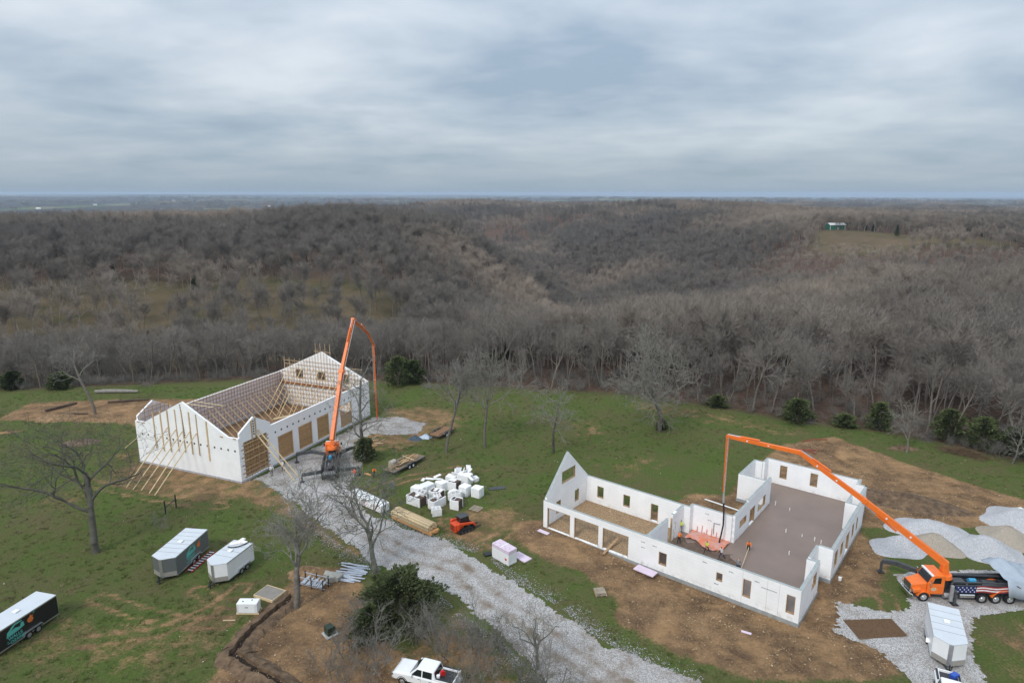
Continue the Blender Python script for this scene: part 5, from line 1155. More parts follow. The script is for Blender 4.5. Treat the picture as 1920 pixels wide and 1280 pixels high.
# wrapped lumber with faded red print
wr = framed('wrapped_lumber_pack', (-19.7, 83.35), math.atan2(-4.08, 5.23), 'long white wrapped lumber pack with faded pink print beside the gravel road', 'lumber pack')
b = MB(); b.prism([(-3.35, 0.1), (3.35, 0.1), (3.35, 1.22), (1.6, 1.34), (-0.6, 1.30), (-3.35, 1.36)], -.72, .72); b.build('wrap', WHITEP, wr, bevel=.05)
PINKP = mat('faded_pink_print', (0.62, 0.26, 0.30), .7, .3, 6)
for x in (-2.7, -0.4, 1.9):
    for dx, w_ in ((0, .5), (.7, .35)):
        q = MB(); N_ = 14; pts = [(x + dx + w_ * math.cos(k * 2 * math.pi / N_), .72 + .24 * math.sin(k * 2 * math.pi / N_)) for k in range(N_)]
        for a, c_ in zip(pts, pts[1:] + pts[:1]): q.prism([a, c_, (c_[0] * .82 + (x + dx) * .18, c_[1] * .82 + .72 * .18), (a[0] * .82 + (x + dx) * .18, a[1] * .82 + .72 * .18)], -.728, -.722)
        q.build('print_mark', PINKP, wr)
q = MB()
for k in range(22): q.box(-3.2 + k * .3, -3.02 + k * .3, -.727, -.722, .32, .38)
q.build('print_mark', PINKP, wr)
for x in (-2.6, 0, 2.6): b = MB(); b.box(x - .06, x + .06, -.7, .7, 0, .1); b.build('bearer', WOODD, wr)
# foam block bundles: ribbed white panels, brown webs showing where the top is open
WEB = mat('brown_webs', (0.10, 0.065, 0.05), .9, .3, 9, .5, 14)
def bundle(loc, rz, L, W, H, open_top, label, tilt=0.0):
    t = framed('foam_block_bundle', loc, rz, label, 'foam blocks', 'bundles of white foam blocks'); t.rotation_euler.y = tilt; n = max(2, int(L / 0.32))
    for s in (-1, 1):
        for k in range(n):
            x0 = -L / 2 + k * L / n; b = MB(); dz = rng.uniform(-.03, .05); b.box(x0 + .012, x0 + L / n - .012, s * W / 2 - .07, s * W / 2 + .07 + rng.uniform(0, .02), 0.02, H + dz); b.build('panel', FOAM, t)
    for s in (-1, 1):
        if s < 0 or not open_top:
            for k in range(max(2, int(W / .32))): m2_ = max(2, int(W / .32)); b = MB(); y0 = -W / 2 + .08 + k * (W - .16) / m2_; b.box(s * L / 2 - .05, s * L / 2 + .05, y0 + .01, y0 + (W - .16) / m2_ - .01, 0.02, H + rng.uniform(-.05, .03)); b.build('panel', FOAM, t)
    c = MB(); c.box(-L / 2 + .06, L / 2 - .06, -W / 2 + .08, W / 2 - .08, .03, H - (.07 if open_top else .12)); c.build('web_core', WEB if open_top else FOAM, t)
    if not open_top:
        m_ = max(1, int(round(W / .55)))
        for k in range(m_): b = MB(); b.box(-L / 2, L / 2, -W / 2 + .08 + k * (W - .16) / m_ + .01, -W / 2 + .08 + (k + 1) * (W - .16) / m_ - .01, H - .11, H + rng.uniform(.0, .06)); b.build('panel', FOAM, t)
    else:
        for k in range(int(rng.uniform(1, 3))): b = MB(); x0 = rng.uniform(-L / 2, L / 2 - .5); b.box(x0, x0 + .45, -W / 4, W / 4, H - .02, H + .10); b.build('panel', FOAM, t)
    return t
A0 = -0.62
BND = [((-13.2, 83.9), A0, 2.5, 1.5, 1.25, True, 'long foam bundle with brown webs on top, at the lumber end of the heap'),
 ((-10.3, 83.0), A0 + 1.5, 2.3, 1.1, 1.25, True, 'foam bundle with torn brown top behind the toppled block'),
 ((-7.6, 82.6), A0 + .2, 1.35, 1.25, 1.3, True, 'square foam bundle with brown top beside the pallet'),
 ((-4.9, 86.2), A0 + .1, 1.35, 1.2, 1.35, False, 'separate foam bundle with brown side at the heap end near the dark board'),
 ((-6.7, 86.6), A0 + .05, 1.3, 1.2, 1.4, False, 'tall square foam bundle next to the separate end bundle'),
 ((-8.0, 85.1), A0 + .1, 1.5, 1.3, 1.2, False, 'low foam bundle in the middle of the heap'),
 ((-8.4, 88.4), A0 + .1, 1.6, 1.4, 1.35, True, 'foam bundle with dark webbed top in the heap centre'),
 ((-10.2, 88.2), A0 - .1, 1.4, 1.2, 1.3, False, 'closed foam bundle between the webbed ones'),
 ((-12.2, 87.6), A0 + 1.5, 1.6, 1.3, 1.2, False, 'closed foam bundle at the back of the long one'),
 ((-10.6, 85.6), A0 + .2, 1.9, 1.3, 1.15, True, 'wide foam bundle with brown top in the middle of the heap'),
 ((-13.4, 86.6), A0 + .1, 1.7, 1.2, 1.2, False, 'foam bundle behind the long brown-topped one'),
 ((-7.0, 90.6), A0 + .1, 2.0, 1.3, 1.4, False, 'tall foam bundle under the loose standing panels'),
 ((-9.0, 90.6), A0 + .2, 1.4, 1.1, 1.1, False, 'low foam bundle at the rear of the heap'),
 ((-5.5, 91.2), A0 - .3, .9, .7, .6, False, 'small foam stack at the rear corner of the heap')]
for a in BND: bundle(*a)
def loose(loc, rot, dims, label):
    b = MB(); L_, W_, H_ = dims
    b.box(-L_ / 2, L_ / 2, -W_ / 2, -W_ / 2 + .09, 0, H_); b.box(-L_ / 2, L_ / 2, W_ / 2 - .09, W_ / 2, 0, H_)
    for k in range(3): x = -L_ / 2 + .12 + k * (L_ - .24) / 2; b.box(x - .03, x + .03, -W_ / 2 + .09, W_ / 2 - .09, .06, H_ - .06)
    o = b.build('foam_block', FOAM); o.location = loc; o.rotation_euler = rot; tag(o, label, 'foam block', 'loose foam blocks on the heap')
loose((-10.1, 80.6, .02), (0, 0, .3), (1.3, 1.0, 1.0), 'toppled foam block with open brown core in front of the heap')
loose((-12.6, 84.2, 1.32), (.2, .1, -.4), (1.3, .9, .45), 'loose foam block lying on the long brown-topped bundle')
loose((-10.4, 83.4, 1.35), (.5, .1, .5), (1.1, .8, .42), 'tilted foam block on top of the torn bundle')
loose((-7.8, 83.9, 1.3), (.1, -.1, .2), (1.4, 1.0, .42), 'loose foam block on the low middle bundle')
for k in range(7):
    b = MB(); b.box(-.45, .45, -.04, .04, 0, 1.0 + .2 * (k % 3)); o = b.build('foam_offcut', FOAM); o.location = (-8.6 + .42 * k % 2.2, 91.0 + .25 * k, 1.1 - .1 * k); o.rotation_euler = (.35 * (-1) ** k + .5, .2, .5 * k)
    tag(o, 'loose white foam offcut standing askew on the rear of the heap', 'foam offcut', 'loose panels on the foam heap')
for k, (x, y) in enumerate(((-12.0, 89.0), (-11.0, 89.9), (-12.9, 88.6), (-6.0, 88.9), (-10.9, 88.7))):
    b = MB(); b.box(-.6, .6, -.22, .22, 0, .09); o = b.build('foam_offcut', FOAM); o.location = (x, y, 1.32 + .03 * k); o.rotation_euler = (.1, .12 * (-1) ** k, .7 * k); tag(o, 'loose white foam offcut lying flat on the foam bundles', 'foam offcut', 'flat panels on the foam heap')
# compact track loader
SKR = mat('loader_orange_red', (0.68, 0.075, 0.018), .4, .06, 2, spec=.45)
sk = framed('track_loader', (-6.2, 76.6), math.atan2(.62, .78), 'orange-red compact track loader with forks facing the foam heap', 'loader')
for s in (-1, 1):
    b = MB(); b.prism([(-1.15, .0), (.85, .0), (1.15, .25), (.75, .52), (-.55, .78), (-1.3, .4)], s * .52, s * .95); tr_ = b.build('track', RUBBER, sk, bevel=.06)
    for k in range(4): w_ = MB(); w_.cyl((-.8 + k * .5, s * .955, .22), (0, 1, 0), .15, .04, 12); w_.build('roller', DGREY, tr_)
    b = MB(); b.prism([(-1.45, .75), (-1.45, 1.45), (-1.2, 1.6), (1.05, 1.12), (1.3, .75), (1.2, .5), (1.05, .7), (.8, .95), (-1.1, 1.22), (-1.2, .75)], s * .66, s * .92); b.build('lift_arm', SKR, sk, bevel=.03)
b = MB(); b.box(-1.65, -.35, -.62, .62, .35, 1.35); b.build('engine_body', SKR, sk, bevel=.06)
for k in range(3):
    for j in range(2): q = MB(); q.box(-1.66, -1.652, -.45 + k * .33, -.2 + k * .33, .55 + j * .35, .8 + j * .35); q.build('grille', DARKM, sk)
b = MB(); b.prism([(-.75, 1.2), (.55, .8), (.62, 1.3), (.45, 2.0), (-.72, 2.02)], -.5, .5); b.build('cab_glass', GLASS, sk, bevel=.03)
b = MB(); b.box(-.82, .55, -.58, .58, 2.02, 2.1); b.build('roof', DGREY, sk, bevel=.03)
b = MB(); b.box(1.2, 1.3, -.75, .75, .1, .75); b.build('fork_carriage', DARKM, sk)
for s in (-1, 1): b = MB(); b.box(1.3, 2.45, s * .4 - .06, s * .4 + .06, .08, .13); b.build('fork_tine', DARKM, sk)
# rigid foam board stack, loose sheets
fs_ = framed('foam_board_stack', (-.9, 69.55), math.atan2(-2.1, 2.0), 'square white foam board stack with lavender top and red mark', 'foam stack')
for k in range(8): b = MB(); d_ = rng.uniform(-.02, .02); b.box(-1.42 + d_, 1.42 + d_, -.66, .66, .08 + k * .225, .08 + k * .225 + .218); b.build('board', WHITEP if k < 6 else PINKF, fs_)
b = MB(); b.box(-.06, .06, -.68, .68, 1.88, 1.89); b.build('strap', WHITEP, fs_)
q = MB(); q.prism([(.95 + .16 * math.sin(a) ** 3 * 1.2, .72 + .13 * (math.cos(a) - .35 * math.cos(2 * a) - .12 * math.cos(3 * a)) * 1.2) for a in [k * 2 * math.pi / 20 for k in range(20)]], -.667, -.662); q.build('red_mark', mat('red_ink', (.65, .02, .05), .6), fs_)
for k in range(6): q = MB(); q.box(-1.2 + k * .42, -1.0 + k * .42, -.4 + .3 * (k % 2), -.34 + .3 * (k % 2), 1.884, 1.888); q.build('print_mark', mat('violet_ink', (.36, .2, .34), .7), fs_)
b = MB(); b.box(-1.3, 1.3, -.6, .6, 0, .08); b.build('bearer', WOODD, fs_)
def flat(name, loc, rz, dims, m, label, cat, z=.03, bevel=0): b = MB(); b.box(-dims[0] / 2, dims[0] / 2, -dims[1] / 2, dims[1] / 2, 0, dims[2]); return small(name, b, m, (*loc, z), label, cat, rz)
flat('foam_sheet', (1.15, 70.0), -.8, (2.2, 1.2, .12), PINKF, 'lavender foam sheets lying on grass beside the foam board stack', 'foam sheet')
flat('foam_sheet', (15.2, 67.1), -.72, (2.5, 1.2, .1), PINKF, 'lavender foam sheet lying against the house front wall', 'foam sheet', .05)
flat('foam_sheet', (4.0, 75.9), -.7, (1.6, .6, .07), PINKF, 'small lavender foam sheet at the gabled house corner', 'foam sheet', .05)
flat('dark_board', (-2.15, 88.6), .2, (2.4, .85, .08), DGREY, 'dark board with pale ends lying on grass right of the foam heap', 'board')
flat('plastic_sheet', (-2.9, 70.6), .5, (.9, .7, .2), DARKM, 'black plastic crumpled beside the foam board stack', 'plastic')
flat('foam_strip', (22.95, 56.4), -.5, (.95, .3, .06), PINKF, 'small lavender offcut on the earth before the house', 'foam offcut')
flat('white_sheet', (67.9, 81.8), .2, (3.6, .8, .12), WHITEP, 'white sheet lying at the edge of the bare field', 'sheet')
b = MB(); b.beam((27.07, 84.94, .15), (30.65, 81.46, .2), .22, .06); small('white_plank', b, WHITEP, (0, 0, 0), 'long white plank on rubble behind the house', 'plank')
b = MB(); b.beam((10.9, 70.75, .05), (13.2, 73.5, .75), .3, .07); small('plank', b, WOODD, (0, 0, 0), 'brown plank leaning through the third house opening', 'plank')
def pallet(loc, rz, label, w=1.2, d=1.15):
    t = framed('pallet', loc, rz, label, 'pallet', 'wooden pallets')
    for k in range(7): b = MB(); y = -d / 2 + k * d / 6.4; b.box(-w / 2, w / 2, y, y + .11, .12, .145); b.build('slat', mat('grey_wood', (.34, .29, .23), .9, .2, 3, rand=.15), t)
    for x in (-w / 2 + .05, 0, w / 2 - .05): b = MB(); b.box(x - .045, x + .045, -d / 2, d / 2 - .02, 0, .12); b.build('runner', WOODD, t)
    return t
pallet((-4.9, 82.15, .02), -.55, 'weathered pallet on grass between loader and foam heap', 1.5, 1.35)
p_ = pallet((9.5, 62.9, .02), .1, 'pallet on the grass patch between road and house', 1.25, 1.3)
pallet((9.45, 62.95, .17), .14, 'pallet stacked on top of the pallet between road and house', 1.1, 1.1)
# trailers without boxes
def open_trailer(loc, rz, L, W, label, m_deck, rail=False, wheels=2):
    t = framed('flatbed_trailer', loc, rz, label, 'trailer', 'open flatbed trailers')
    n = 7
    for k in range(n): b = MB(); y = -W / 2 + k * W / n; b.box(-L / 2, L / 2, y + .01, y + W / n - .01, .62, .68); b.build('deck_board', m_deck, t)
    for s in (-1, 1):
        b = MB(); b.box(-L / 2, L / 2, s * W / 2 - .05, s * W / 2 + .05, .45, .617); b.build('side_rail', DGREY, t)
        for k in range(wheels): wheel(t, -.5 + k * .9, s * (W / 2 + .16), .36, .22, s, WHITEP)
        b = MB(); b.prism([(-1.0, .62), (-.8, .86), (.75, .86), (.95, .62), (1.0, .62), (.8, .92), (-.85, .92), (-1.06, .62)], s * (W / 2 + .05), s * (W / 2 + .3)); b.build('fender', DGREY, t)
        if rail: b = MB(); b.beam((-L / 2, s * W / 2, .95), (L / 2, s * W / 2, .95), .06, .06); [b.beam((x, s * W / 2, .6), (x, s * W / 2, .95), .05, .05) for x in np.linspace(-L / 2 + .05, L / 2 - .05, 6)]; b.build('railing', DARKM, t)
    b = MB(); b.beam((L / 2, -W / 3, .5), (L / 2 + 1.3, 0, .5), .1, .12); b.beam((L / 2, W / 3, .5), (L / 2 + 1.3, 0, .5), .1, .12); b.build('tongue', DGREY, t)
    return t
et = open_trailer((-16.9, 96.5), math.atan2(-6.6, -4.0), 7.6, 2.2, 'flatbed trailer loaded with used timber beside the white-wrapped lumber', mat('old_deck', (.20, .16, .12), .9, .2, 3))
ft = open_trailer((-12.4, 110.4), math.atan2(-4.0, -2.4), 4.9, 2.1, 'low empty trailer with brown deck beside the gravel patch', mat('brown_deck', (.24, .14, .08), .9, .2, 3), True)
ex, ey = Vector((-.855, -.518)), None
ud = Vector((math.cos(math.atan2(-6.6, -4.0)), math.sin(math.atan2(-6.6, -4.0)))); vd = Vector((-ud.y, ud.x))
for k in range(34):
    a = rng.uniform(-2.2, 2.6); c_ = rng.uniform(-.75, .75); L_ = rng.uniform(.9, 2.6); z = .72 + .09 * (k // 5) + rng.uniform(0, .04)
    p_ = Vector((-16.9, 96.5)) + ud * a + vd * c_; b = MB(); b.box(-L_ / 2, L_ / 2, -.07, .07, 0, .08); o = b.build('timber_offcut', RANDW[k % 3] if k % 4 else WOODD); o.location = (p_.x, p_.y, z); o.rotation_euler = (0, rng.uniform(-.08, .08), math.atan2(ud.y, ud.x) + rng.choice((0, 0, .1, -.15, 1.5)))
    tag(o, 'used timber length piled on the flatbed trailer', 'timber', 'timber loaded on the flatbed trailer')
b = MB(); b.box(-.6, .6, -.5, .5, 0, .9); small('plywood_box', b, mat('grey_ply', (.36, .33, .28), .85), (*(Vector((-16.9, 96.5)) + ud * 2.0 - vd * .5), .70), 'grey plywood box at the front of the loaded flatbed trailer', 'box', math.atan2(ud.y, ud.x))
def heap(name, c, r, h, m, label, cat, seed, ex=1.0): o = pile(name, c, r, h, m, label, seed, ex); o['category'] = cat; del o['group']; return o
heap('tarp_bundle', (-16.9, 108.2), .95, .75, mat('dark_blue_tarp', (.06, .09, .12), .5, .5, 4, .8, 6), 'dark blue crumpled tarp bundle beside the gravel patch', 'tarp', 21, 1.3)
heap('plastic_bag', (-15.2, 109.1), .9, .6, mat('pale_plastic', (.5, .58, .68), .35, .2, 3, .8, 5), 'pale blue plastic bale beside the dark tarp bundle', 'plastic bale', 22, 1.3)
# generator, form, transformer, racks
gn = framed('generator', (-27.05, 59.75), .0, 'white generator cabinet on timber pallet beside the trench', 'generator')
b = MB(); b.box(-1.05, 1.05, -.5, .5, .18, 1.25); b.build('cabinet', WHITEP, gn, bevel=.05)
for x in (-1.0, -.9, .8, .9): q = MB(); q.box(x, x + .04, -.506, -.501, .28, 1.12); q.build('vent_slot', mat('vent_grey', (.5, .52, .55), .6), gn)
q = MB(); q.box(-.2, .15, -.506, -.501, .78, .86); q.build('badge', INK, gn)
for x, y in ((-.5, -.1), (.35, .15)): q = MB(); q.cyl((x, y, 1.27), (0, 0, 1), .07, .06, 10); q.build('lifting_eye', DARKM, gn)
for y in (-.45, 0, .4): b = MB(); b.box(-1.15, 1.15, y, y + .1, 0, .17); b.build('skid', LPOLE, gn)
b = MB(); b.box(-.6, .6, -.05, .05, 0, .06); small('plank', b, LPOLE, (-28.5, 58.3, .02), 'short pale plank on grass before the generator', 'plank', .05)
fo = framed('slab_form', (-25.95, 62.65), -.42, 'timber form with fresh grey concrete pad behind the generator', 'slab form')
b = MB(); b.box(-1.25, 1.25, -.95, .95, .02, .26); b.build('concrete_pad', mat('pad_concrete', (.24, .22, .20), .8, .12, 2, .2, 8), fo)
for s in (-1, 1): b = MB(); b.box(-1.32, 1.32, s * .985 - .03, s * .985 + .03, 0, .3); b.build('form_board', LPOLE, fo); b = MB(); b.box(s * 1.285 - .03, s * 1.285 + .03, -.95, .95, 0, .3); b.build('form_board', LPOLE, fo)
tf = framed('transformer_box', (-17.75, 56.2), .75, 'dark green transformer cabinet on a concrete pad in bare earth', 'transformer')
b = MB(); b.box(-.62, .62, -.62, .62, 0, .14); b.build('pad', mat('pale_concrete', (.42, .42, .41), .85, .1, 3), tf, bevel=.02)
b = MB(); b.prism([(-.42, .14), (.42, .14), (.42, .78), (.3, .98), (-.42, .98)], -.42, .42); b.build('cabinet', mat('transformer_green', (.028, .045, .032), .5, .1, 2), tf, bevel=.03)
q = MB(); q.box(.421, .425, -.15, .12, .45, .62); q.build('warning_label', WHITEP, tf)
ALU = mat('aluminium', (.50, .54, .60), .35, .15, 3, metal=.6)
rk = framed('scaffold_rack', (-21.65, 64.2), -.35, 'steel rack of aluminium scaffold parts behind the forked tree', 'rack')
for x in (-1.5, 0, 1.5):
    for y in (-.5, .5): b = MB(); b.beam((x, y, 0), (x, y, 1.35), .09, .09); b.build('post', DARKM, rk)
for z in (.3, 1.1):
    for y in (-.5, .5): b = MB(); b.beam((-1.65, y, z), (1.65, y, z), .07, .07); b.build('rail', ALU, rk)
for k in range(12): b = MB(); x = -1.35 + k * .24; b.beam((x, -.55, .4 + .05 * (k % 3)), (x + .05, .5, .55 + .45 * ((k * 7) % 5) / 5), .15, .05); b.build('scaffold_plate', ALU, rk)
for k in range(16):
    b = MB(); L_ = 2.0 + .5 * (k % 4); b.box(-L_ / 2, L_ / 2, -.11, .11, 0, .05); o = b.build('aluminium_plank', ALU); o.location = (-18.4 + .12 * (k % 5) + .3 * (k // 8), 65.1 + .2 * k, .05 + .06 * (k % 4)); o.rotation_euler = (0, .03 * (k % 3), -.25 + .12 * math.sin(k * 2.1)); tag(o, 'pale aluminium plank in the loose pile beside the big cedar', 'plank', 'aluminium planks in a loose pile')
for k, (x, y, s_) in enumerate(((-20.6, 66.0, .5), (-20.0, 65.4, .65), (-19.5, 65.6, .55), (-20.9, 66.3, .4))):
    b = MB(); b.box(-s_, s_, -s_ * .7, s_ * .7, 0, s_ * 1.1); o = b.build('stone_block', mat('pale_block', (.42, .41, .37), .9, .2, 3, .4, 8), bevel=.07); o.location = (x, y, 0); o.rotation_euler = (.1 * k, .08, .6 * k); tag(o, 'rough pale block lying between the scaffold rack and the planks', 'block', 'rough blocks by the rack')
# welded wire mats on the gravel
wm_ = framed('wire_mesh_mat', (35.9, 57.05), .03, 'rusty brown welded wire mats stacked flat on the gravel pad', 'wire mesh'); RUST = mat('rusty_wire', (.17, .10, .055), .9, .3, 5)
b = MB(); b.prism([(-2.5, 1.3), (2.5, 1.42), (2.5, -1.25), (-2.45, -1.6)], .06, .075, 'z'); b.build('mat_sheet', mat('mat_brown', (.15, .10, .062), .95, .3, 8, .4, 18), wm_)
b = MB()
for k in range(34): x = -2.45 + k * .148; b.beam((x, -1.5 + .3 * (x + 2.5) / 5, .1), (x, 1.3, .1), .025, .025)
for k in range(18): y = -1.4 + k * .16; b.beam((-2.45, y, .12), (2.5, y, .12), .025, .025)
b.build('wire_grid', RUST, wm_)
# ladder beside the charcoal trailer
ld = framed('ladder_rack', (-36.3, 69.1), math.atan2(4.0, .75), 'red-railed black and white striped ramp lying beside the charcoal trailer', 'ramp')
for s in (-1, 1): b = MB(); b.box(-2.3, 2.3, s * .36 - .03, s * .36 + .03, .06, .16); b.build('rail', mat('red_rail', (.45, .02, .03), .5), ld)
for k in range(19): b = MB(); x = -2.2 + k * .24; b.box(x, x + .12, -.32, .32, .1, .14); b.build('tread', WHITEP if k % 2 else DARKM, ld)
# things on and behind the short white trailer
for k, (dx, dy, L_, z, r_) in enumerate(((-.3, 1.4, 1.5, 2.56, .3), (.3, 1.6, 1.2, 2.62, -.5), (.0, 1.9, 1.0, 2.6, 1.2))):
    b = MB(); b.box(-L_ / 2, L_ / 2, -.25, .25, 0, .1); o = b.build('foam_offcut', FOAM); o.location = (-31.5 + dx, 67.4 + dy, z); o.rotation_euler.z = r_; tag(o, 'white foam offcut lying on the short white trailer roof', 'foam offcut', 'offcuts on the trailer roof')
b = MB(); b.tube([(-.9, 0, 0), (-.4, -.35, .02), (.2, -.4, .04), (.9, 0, .02), (1.3, .5, 0)], .06, 6); small('black_hose', b, HOSE, (-31.6, 68.2, 2.63), 'curved black hose on the short white trailer roof', 'hose', .3)
# fence brace, logs
hb = framed('fence_brace', (-46.25, 81.75), math.atan2(1.83, .51), 'dark H-shaped fence brace of two posts and a rail on the lawn', 'fence')
for x in (-.95, .95): b = MB(); b.tube([(x, 0, -.1), (x, 0, 1.9)], .09, 8); b.build('post', DARKM, hb)
b = MB(); b.tube([(-.95, 0, .9), (.95, 0, 1.25)], .06, 8); b.build('rail', DARKM, hb)
LOGM = mat('log_bark', (.10, .072, .055), .95, .35, 3, .6, 8); LOGG = mat('grey_log', (.24, .22, .20), .95, .3, 3, .6, 8)
for k, (a, b_, r_, m_, l_) in enumerate((((-91.9, 123.0), (-88.9, 127.9), .28, LOGM, 'dark log lying on bare earth beside the orange mound'), ((-82.9, 128.6), (-75.5, 130.3), .22, LOGM, 'long dark log lying along the back of the bare earth'), ((-87.6, 121.2), (-82.5, 121.4), .2, LOGM, 'short dark log in front of the lone lawn tree'), ((-89.7, 135.4), (-80.6, 135.6), .38, LOGG, 'thick grey log lying along the wood edge'), ((-88.6, 136.2), (-82, 136.1), .34, LOGG, 'grey log behind the thick one at the wood edge'), ((-22.5, 93.4), (-21.4, 92.8), .18, RANDW[2], 'short orange log on the grass between two workers'))):
    q = MB(); p0, p1 = Vector((*a, r_ * .9)), Vector((*b_, r_ * .9)); q.tube([p0, p0.lerp(p1, .5) + Vector((0, .1, .03)), p1], [r_, r_ * .9, r_ * .75], 9); tag(q.build('log', m_), l_, 'log')
for k in range(26):
    L_ = rng.uniform(.8, 2.6); b = MB(); b.box(-L_ / 2, L_ / 2, -.06, .06, 0, .05); o = b.build('scrap_lumber', RANDW[k % 3] if k % 3 else WOODD); o.location = (-24.6 + rng.gauss(0, 1.3), 106.6 + rng.gauss(0, 1.6), .06 + .05 * (k % 5)); o.rotation_euler = (0, rng.uniform(-.1, .1), .7 + rng.gauss(0, .5)); tag(o, 'piece of scrap lumber in the loose heap beside the gravel patch', 'lumber', 'scrap lumber beside the gravel patch')
for k, (a, b_) in enumerate((((45.9, 102.1), (51.3, 102.9)), ((47.5, 103.2), (50.2, 101.6)), ((50.2, 106.9), (55.0, 107.8)))):
    q = MB(); q.tube([(*a, .12), ((a[0] + b_[0]) / 2, (a[1] + b_[1]) / 2 + .2, .3), (*b_, .12)], .07, 6); tag(q.build('red_pipe', mat('dull_red', (.28, .05, .035), .6)), 'dull red bent pipe lying on bare earth behind the house', 'pipe', 'red pipes behind the house')
b = MB(); b.cyl((0, 0, .18), (0, 0, 1), .16, .36, 14, .18); small('bucket', b, WHITEP, (36.5, 65.4, 0), 'white bucket on the earth beside the house right wall', 'bucket')

# ------------------------------------------------------------------ people
SKIN = mat('skin', (.42, .25, .17), .6, .05); HAIR = mat('dark_hair', (.03, .022, .016), .8, .1); BOOT = mat('boots', (.05, .038, .028), .8, .1)
def cloth(n, c): return mat('cloth_' + n, c, .85, .08, 6)
def person(loc, rz, label, shirt, pants, lean=0., legs=(0., 0.), knees=(0., 0.), arms=(.1, .1), elbows=(.3, .3), h=1.76, hat=None, vest=None, short_sleeve=False, crouch=0.):
    """one continuous skinned figure facing local +x; angles in radians, + is forward"""
    k = h / 1.76; hipz = .92 * k - crouch; V = []; E = []; Rr = []; tagp = []
    def v(p, r, t): V.append(Vector(p)); Rr.append(r * k); tagp.append(t); return len(V) - 1
    def e(a, b): E.append((a, b))
    pel = v((0, 0, hipz), .135, 'pants'); ux, uz = math.sin(lean), math.cos(lean)
    up = lambda d: (ux * d * k, 0, hipz + uz * d * k)
    w_ = v(up(.16), .125, 'shirt'); c_ = v(up(.38), .155, 'shirt'); n_ = v(up(.56), .06, 'skin'); hd = v(up(.66), .088, 'skin'); ht = v(up(.80), .07, 'hair')
    for a, b in ((pel, w_), (w_, c_), (c_, n_), (n_, hd), (hd, ht)): e(a, b)
    hands = []
    for i, s in enumerate((-1, 1)):
        hp = v((0, s * .10 * k, hipz - .05), .095, 'pants'); e(pel, hp)
        a = legs[i]; kn = Vector((math.sin(a) * .42 * k, s * .11 * k, hipz - .05 - math.cos(a) * .42 * k)); kj = v(kn, .062, 'pants'); e(hp, kj)
        a2 = a - knees[i]; an = kn + Vector((math.sin(a2) * .40 * k, 0, -math.cos(a2) * .40 * k)); aj = v(an, .045, 'boot'); e(kj, aj)
        ft = v(an + Vector((.16 * k, s * .02, -.035)), .036, 'boot'); e(aj, ft)
        sp = Vector(up(.49)) + Vector((0, s * .19 * k, 0)); sh = v(sp, .062, 'shirt'); e(c_, sh)
        b_ = arms[i]; el = sp + Vector((math.sin(b_) * .29 * k, s * .05 * k, -math.cos(b_) * .29 * k)); ej = v(el, .044, 'skin' if short_sleeve else 'shirt'); e(sh, ej)
        b2 = b_ + elbows[i]; wr = el + Vector((math.sin(b2) * .25 * k, 0, -math.cos(b2) * .25 * k)); wj = v(wr, .030, 'skin'); e(ej, wj)
        d = (wr - el).normalized(); pm = v(wr + d * .07, .034, 'skin'); e(wj, pm); hands.append((wr + d * .09, d, s))
    me = bpy.data.meshes.new('tmp'); me.from_pydata(V, E, []); ob = bpy.data.objects.new('tmp', me); COL.objects.link(ob)
    ob.modifiers.new('skin', 'SKIN'); sd_ = ob.modifiers.new('sub', 'SUBSURF'); sd_.levels = sd_.render_levels = 1
    for q, r_ in zip(me.skin_vertices[0].data, Rr): q.radius = (r_, r_)
    me.skin_vertices[0].data[0].use_root = True
    dg = bpy.context.evaluated_depsgraph_get(); m2 = bpy.data.meshes.new_from_object(ob.evaluated_get(dg)); bpy.data.objects.remove(ob)
    ms = {'shirt': shirt, 'pants': pants, 'skin': SKIN, 'hair': hat or HAIR, 'boot': BOOT}; order = list(ms); m2.materials.clear()
    for q in order: m2.materials.append(ms[q])
    Va = np.array([list(q) for q in V])
    for pg in m2.polygons:
        c3 = np.array(pg.center); best = (9, 'shirt')
        for a, b in E:
            ab = Va[b] - Va[a]; t_ = np.clip((c3 - Va[a]) @ ab / (ab @ ab + 1e-9), 0, 1); d = np.linalg.norm(c3 - Va[a] - ab * t_) - (Rr[a] * (1 - t_) + Rr[b] * t_)
            if d < best[0]: best = (d, tagp[a] if t_ < .5 else tagp[b])
        pg.material_index = order.index(best[1]); pg.use_smooth = True
    # fingers, rooted in the palms
    bm = bmesh.new(); bm.from_mesh(m2); mb = MB()
    for p, d, s in hands:
        sx = Vector((0, 1, 0)).cross(d).normalized()
        for f, (o_, L_) in enumerate(((-.03, .07), (-.01, .085), (.012, .08), (.03, .062))): q = p + sx * o_; mb.tube([q, q + d * L_ * .55, q + d * L_ + Vector((0, -s * .02, 0))], [.011, .010, .008], 5)
        q = p - d * .03 + sx * -.03; mb.tube([q, q - sx * .03 + d * .03, q - sx * .035 + d * .06], [.012, .011, .009], 5)
    nv_ = len(bm.verts); vs = [bm.verts.new(q) for q in mb.v]; si = order.index('skin')
    for f in mb.f:
        try: fc = bm.faces.new([vs[i] for i in f]); fc.material_index = si; fc.smooth = True
        except ValueError: pass
    # nose and ears
    hc = Va[hd] * .55 + Va[ht] * .45
    for off, r_ in (((.098 * k, 0, -.02), .016), ((.01, .088 * k, -.01), .018), ((.01, -.088 * k, -.01), .018)):
        g = bmesh.ops.create_icosphere(bm, subdivisions=1, radius=r_, matrix=Matrix.Translation(Vector(hc) + Vector(off)))
        for vv in g['verts']:
            for fc in vv.link_faces: fc.material_index = si
    bm.to_mesh(m2); bm.free()
    m2.name = 'person'; low = min(q.co.z for q in m2.vertices)
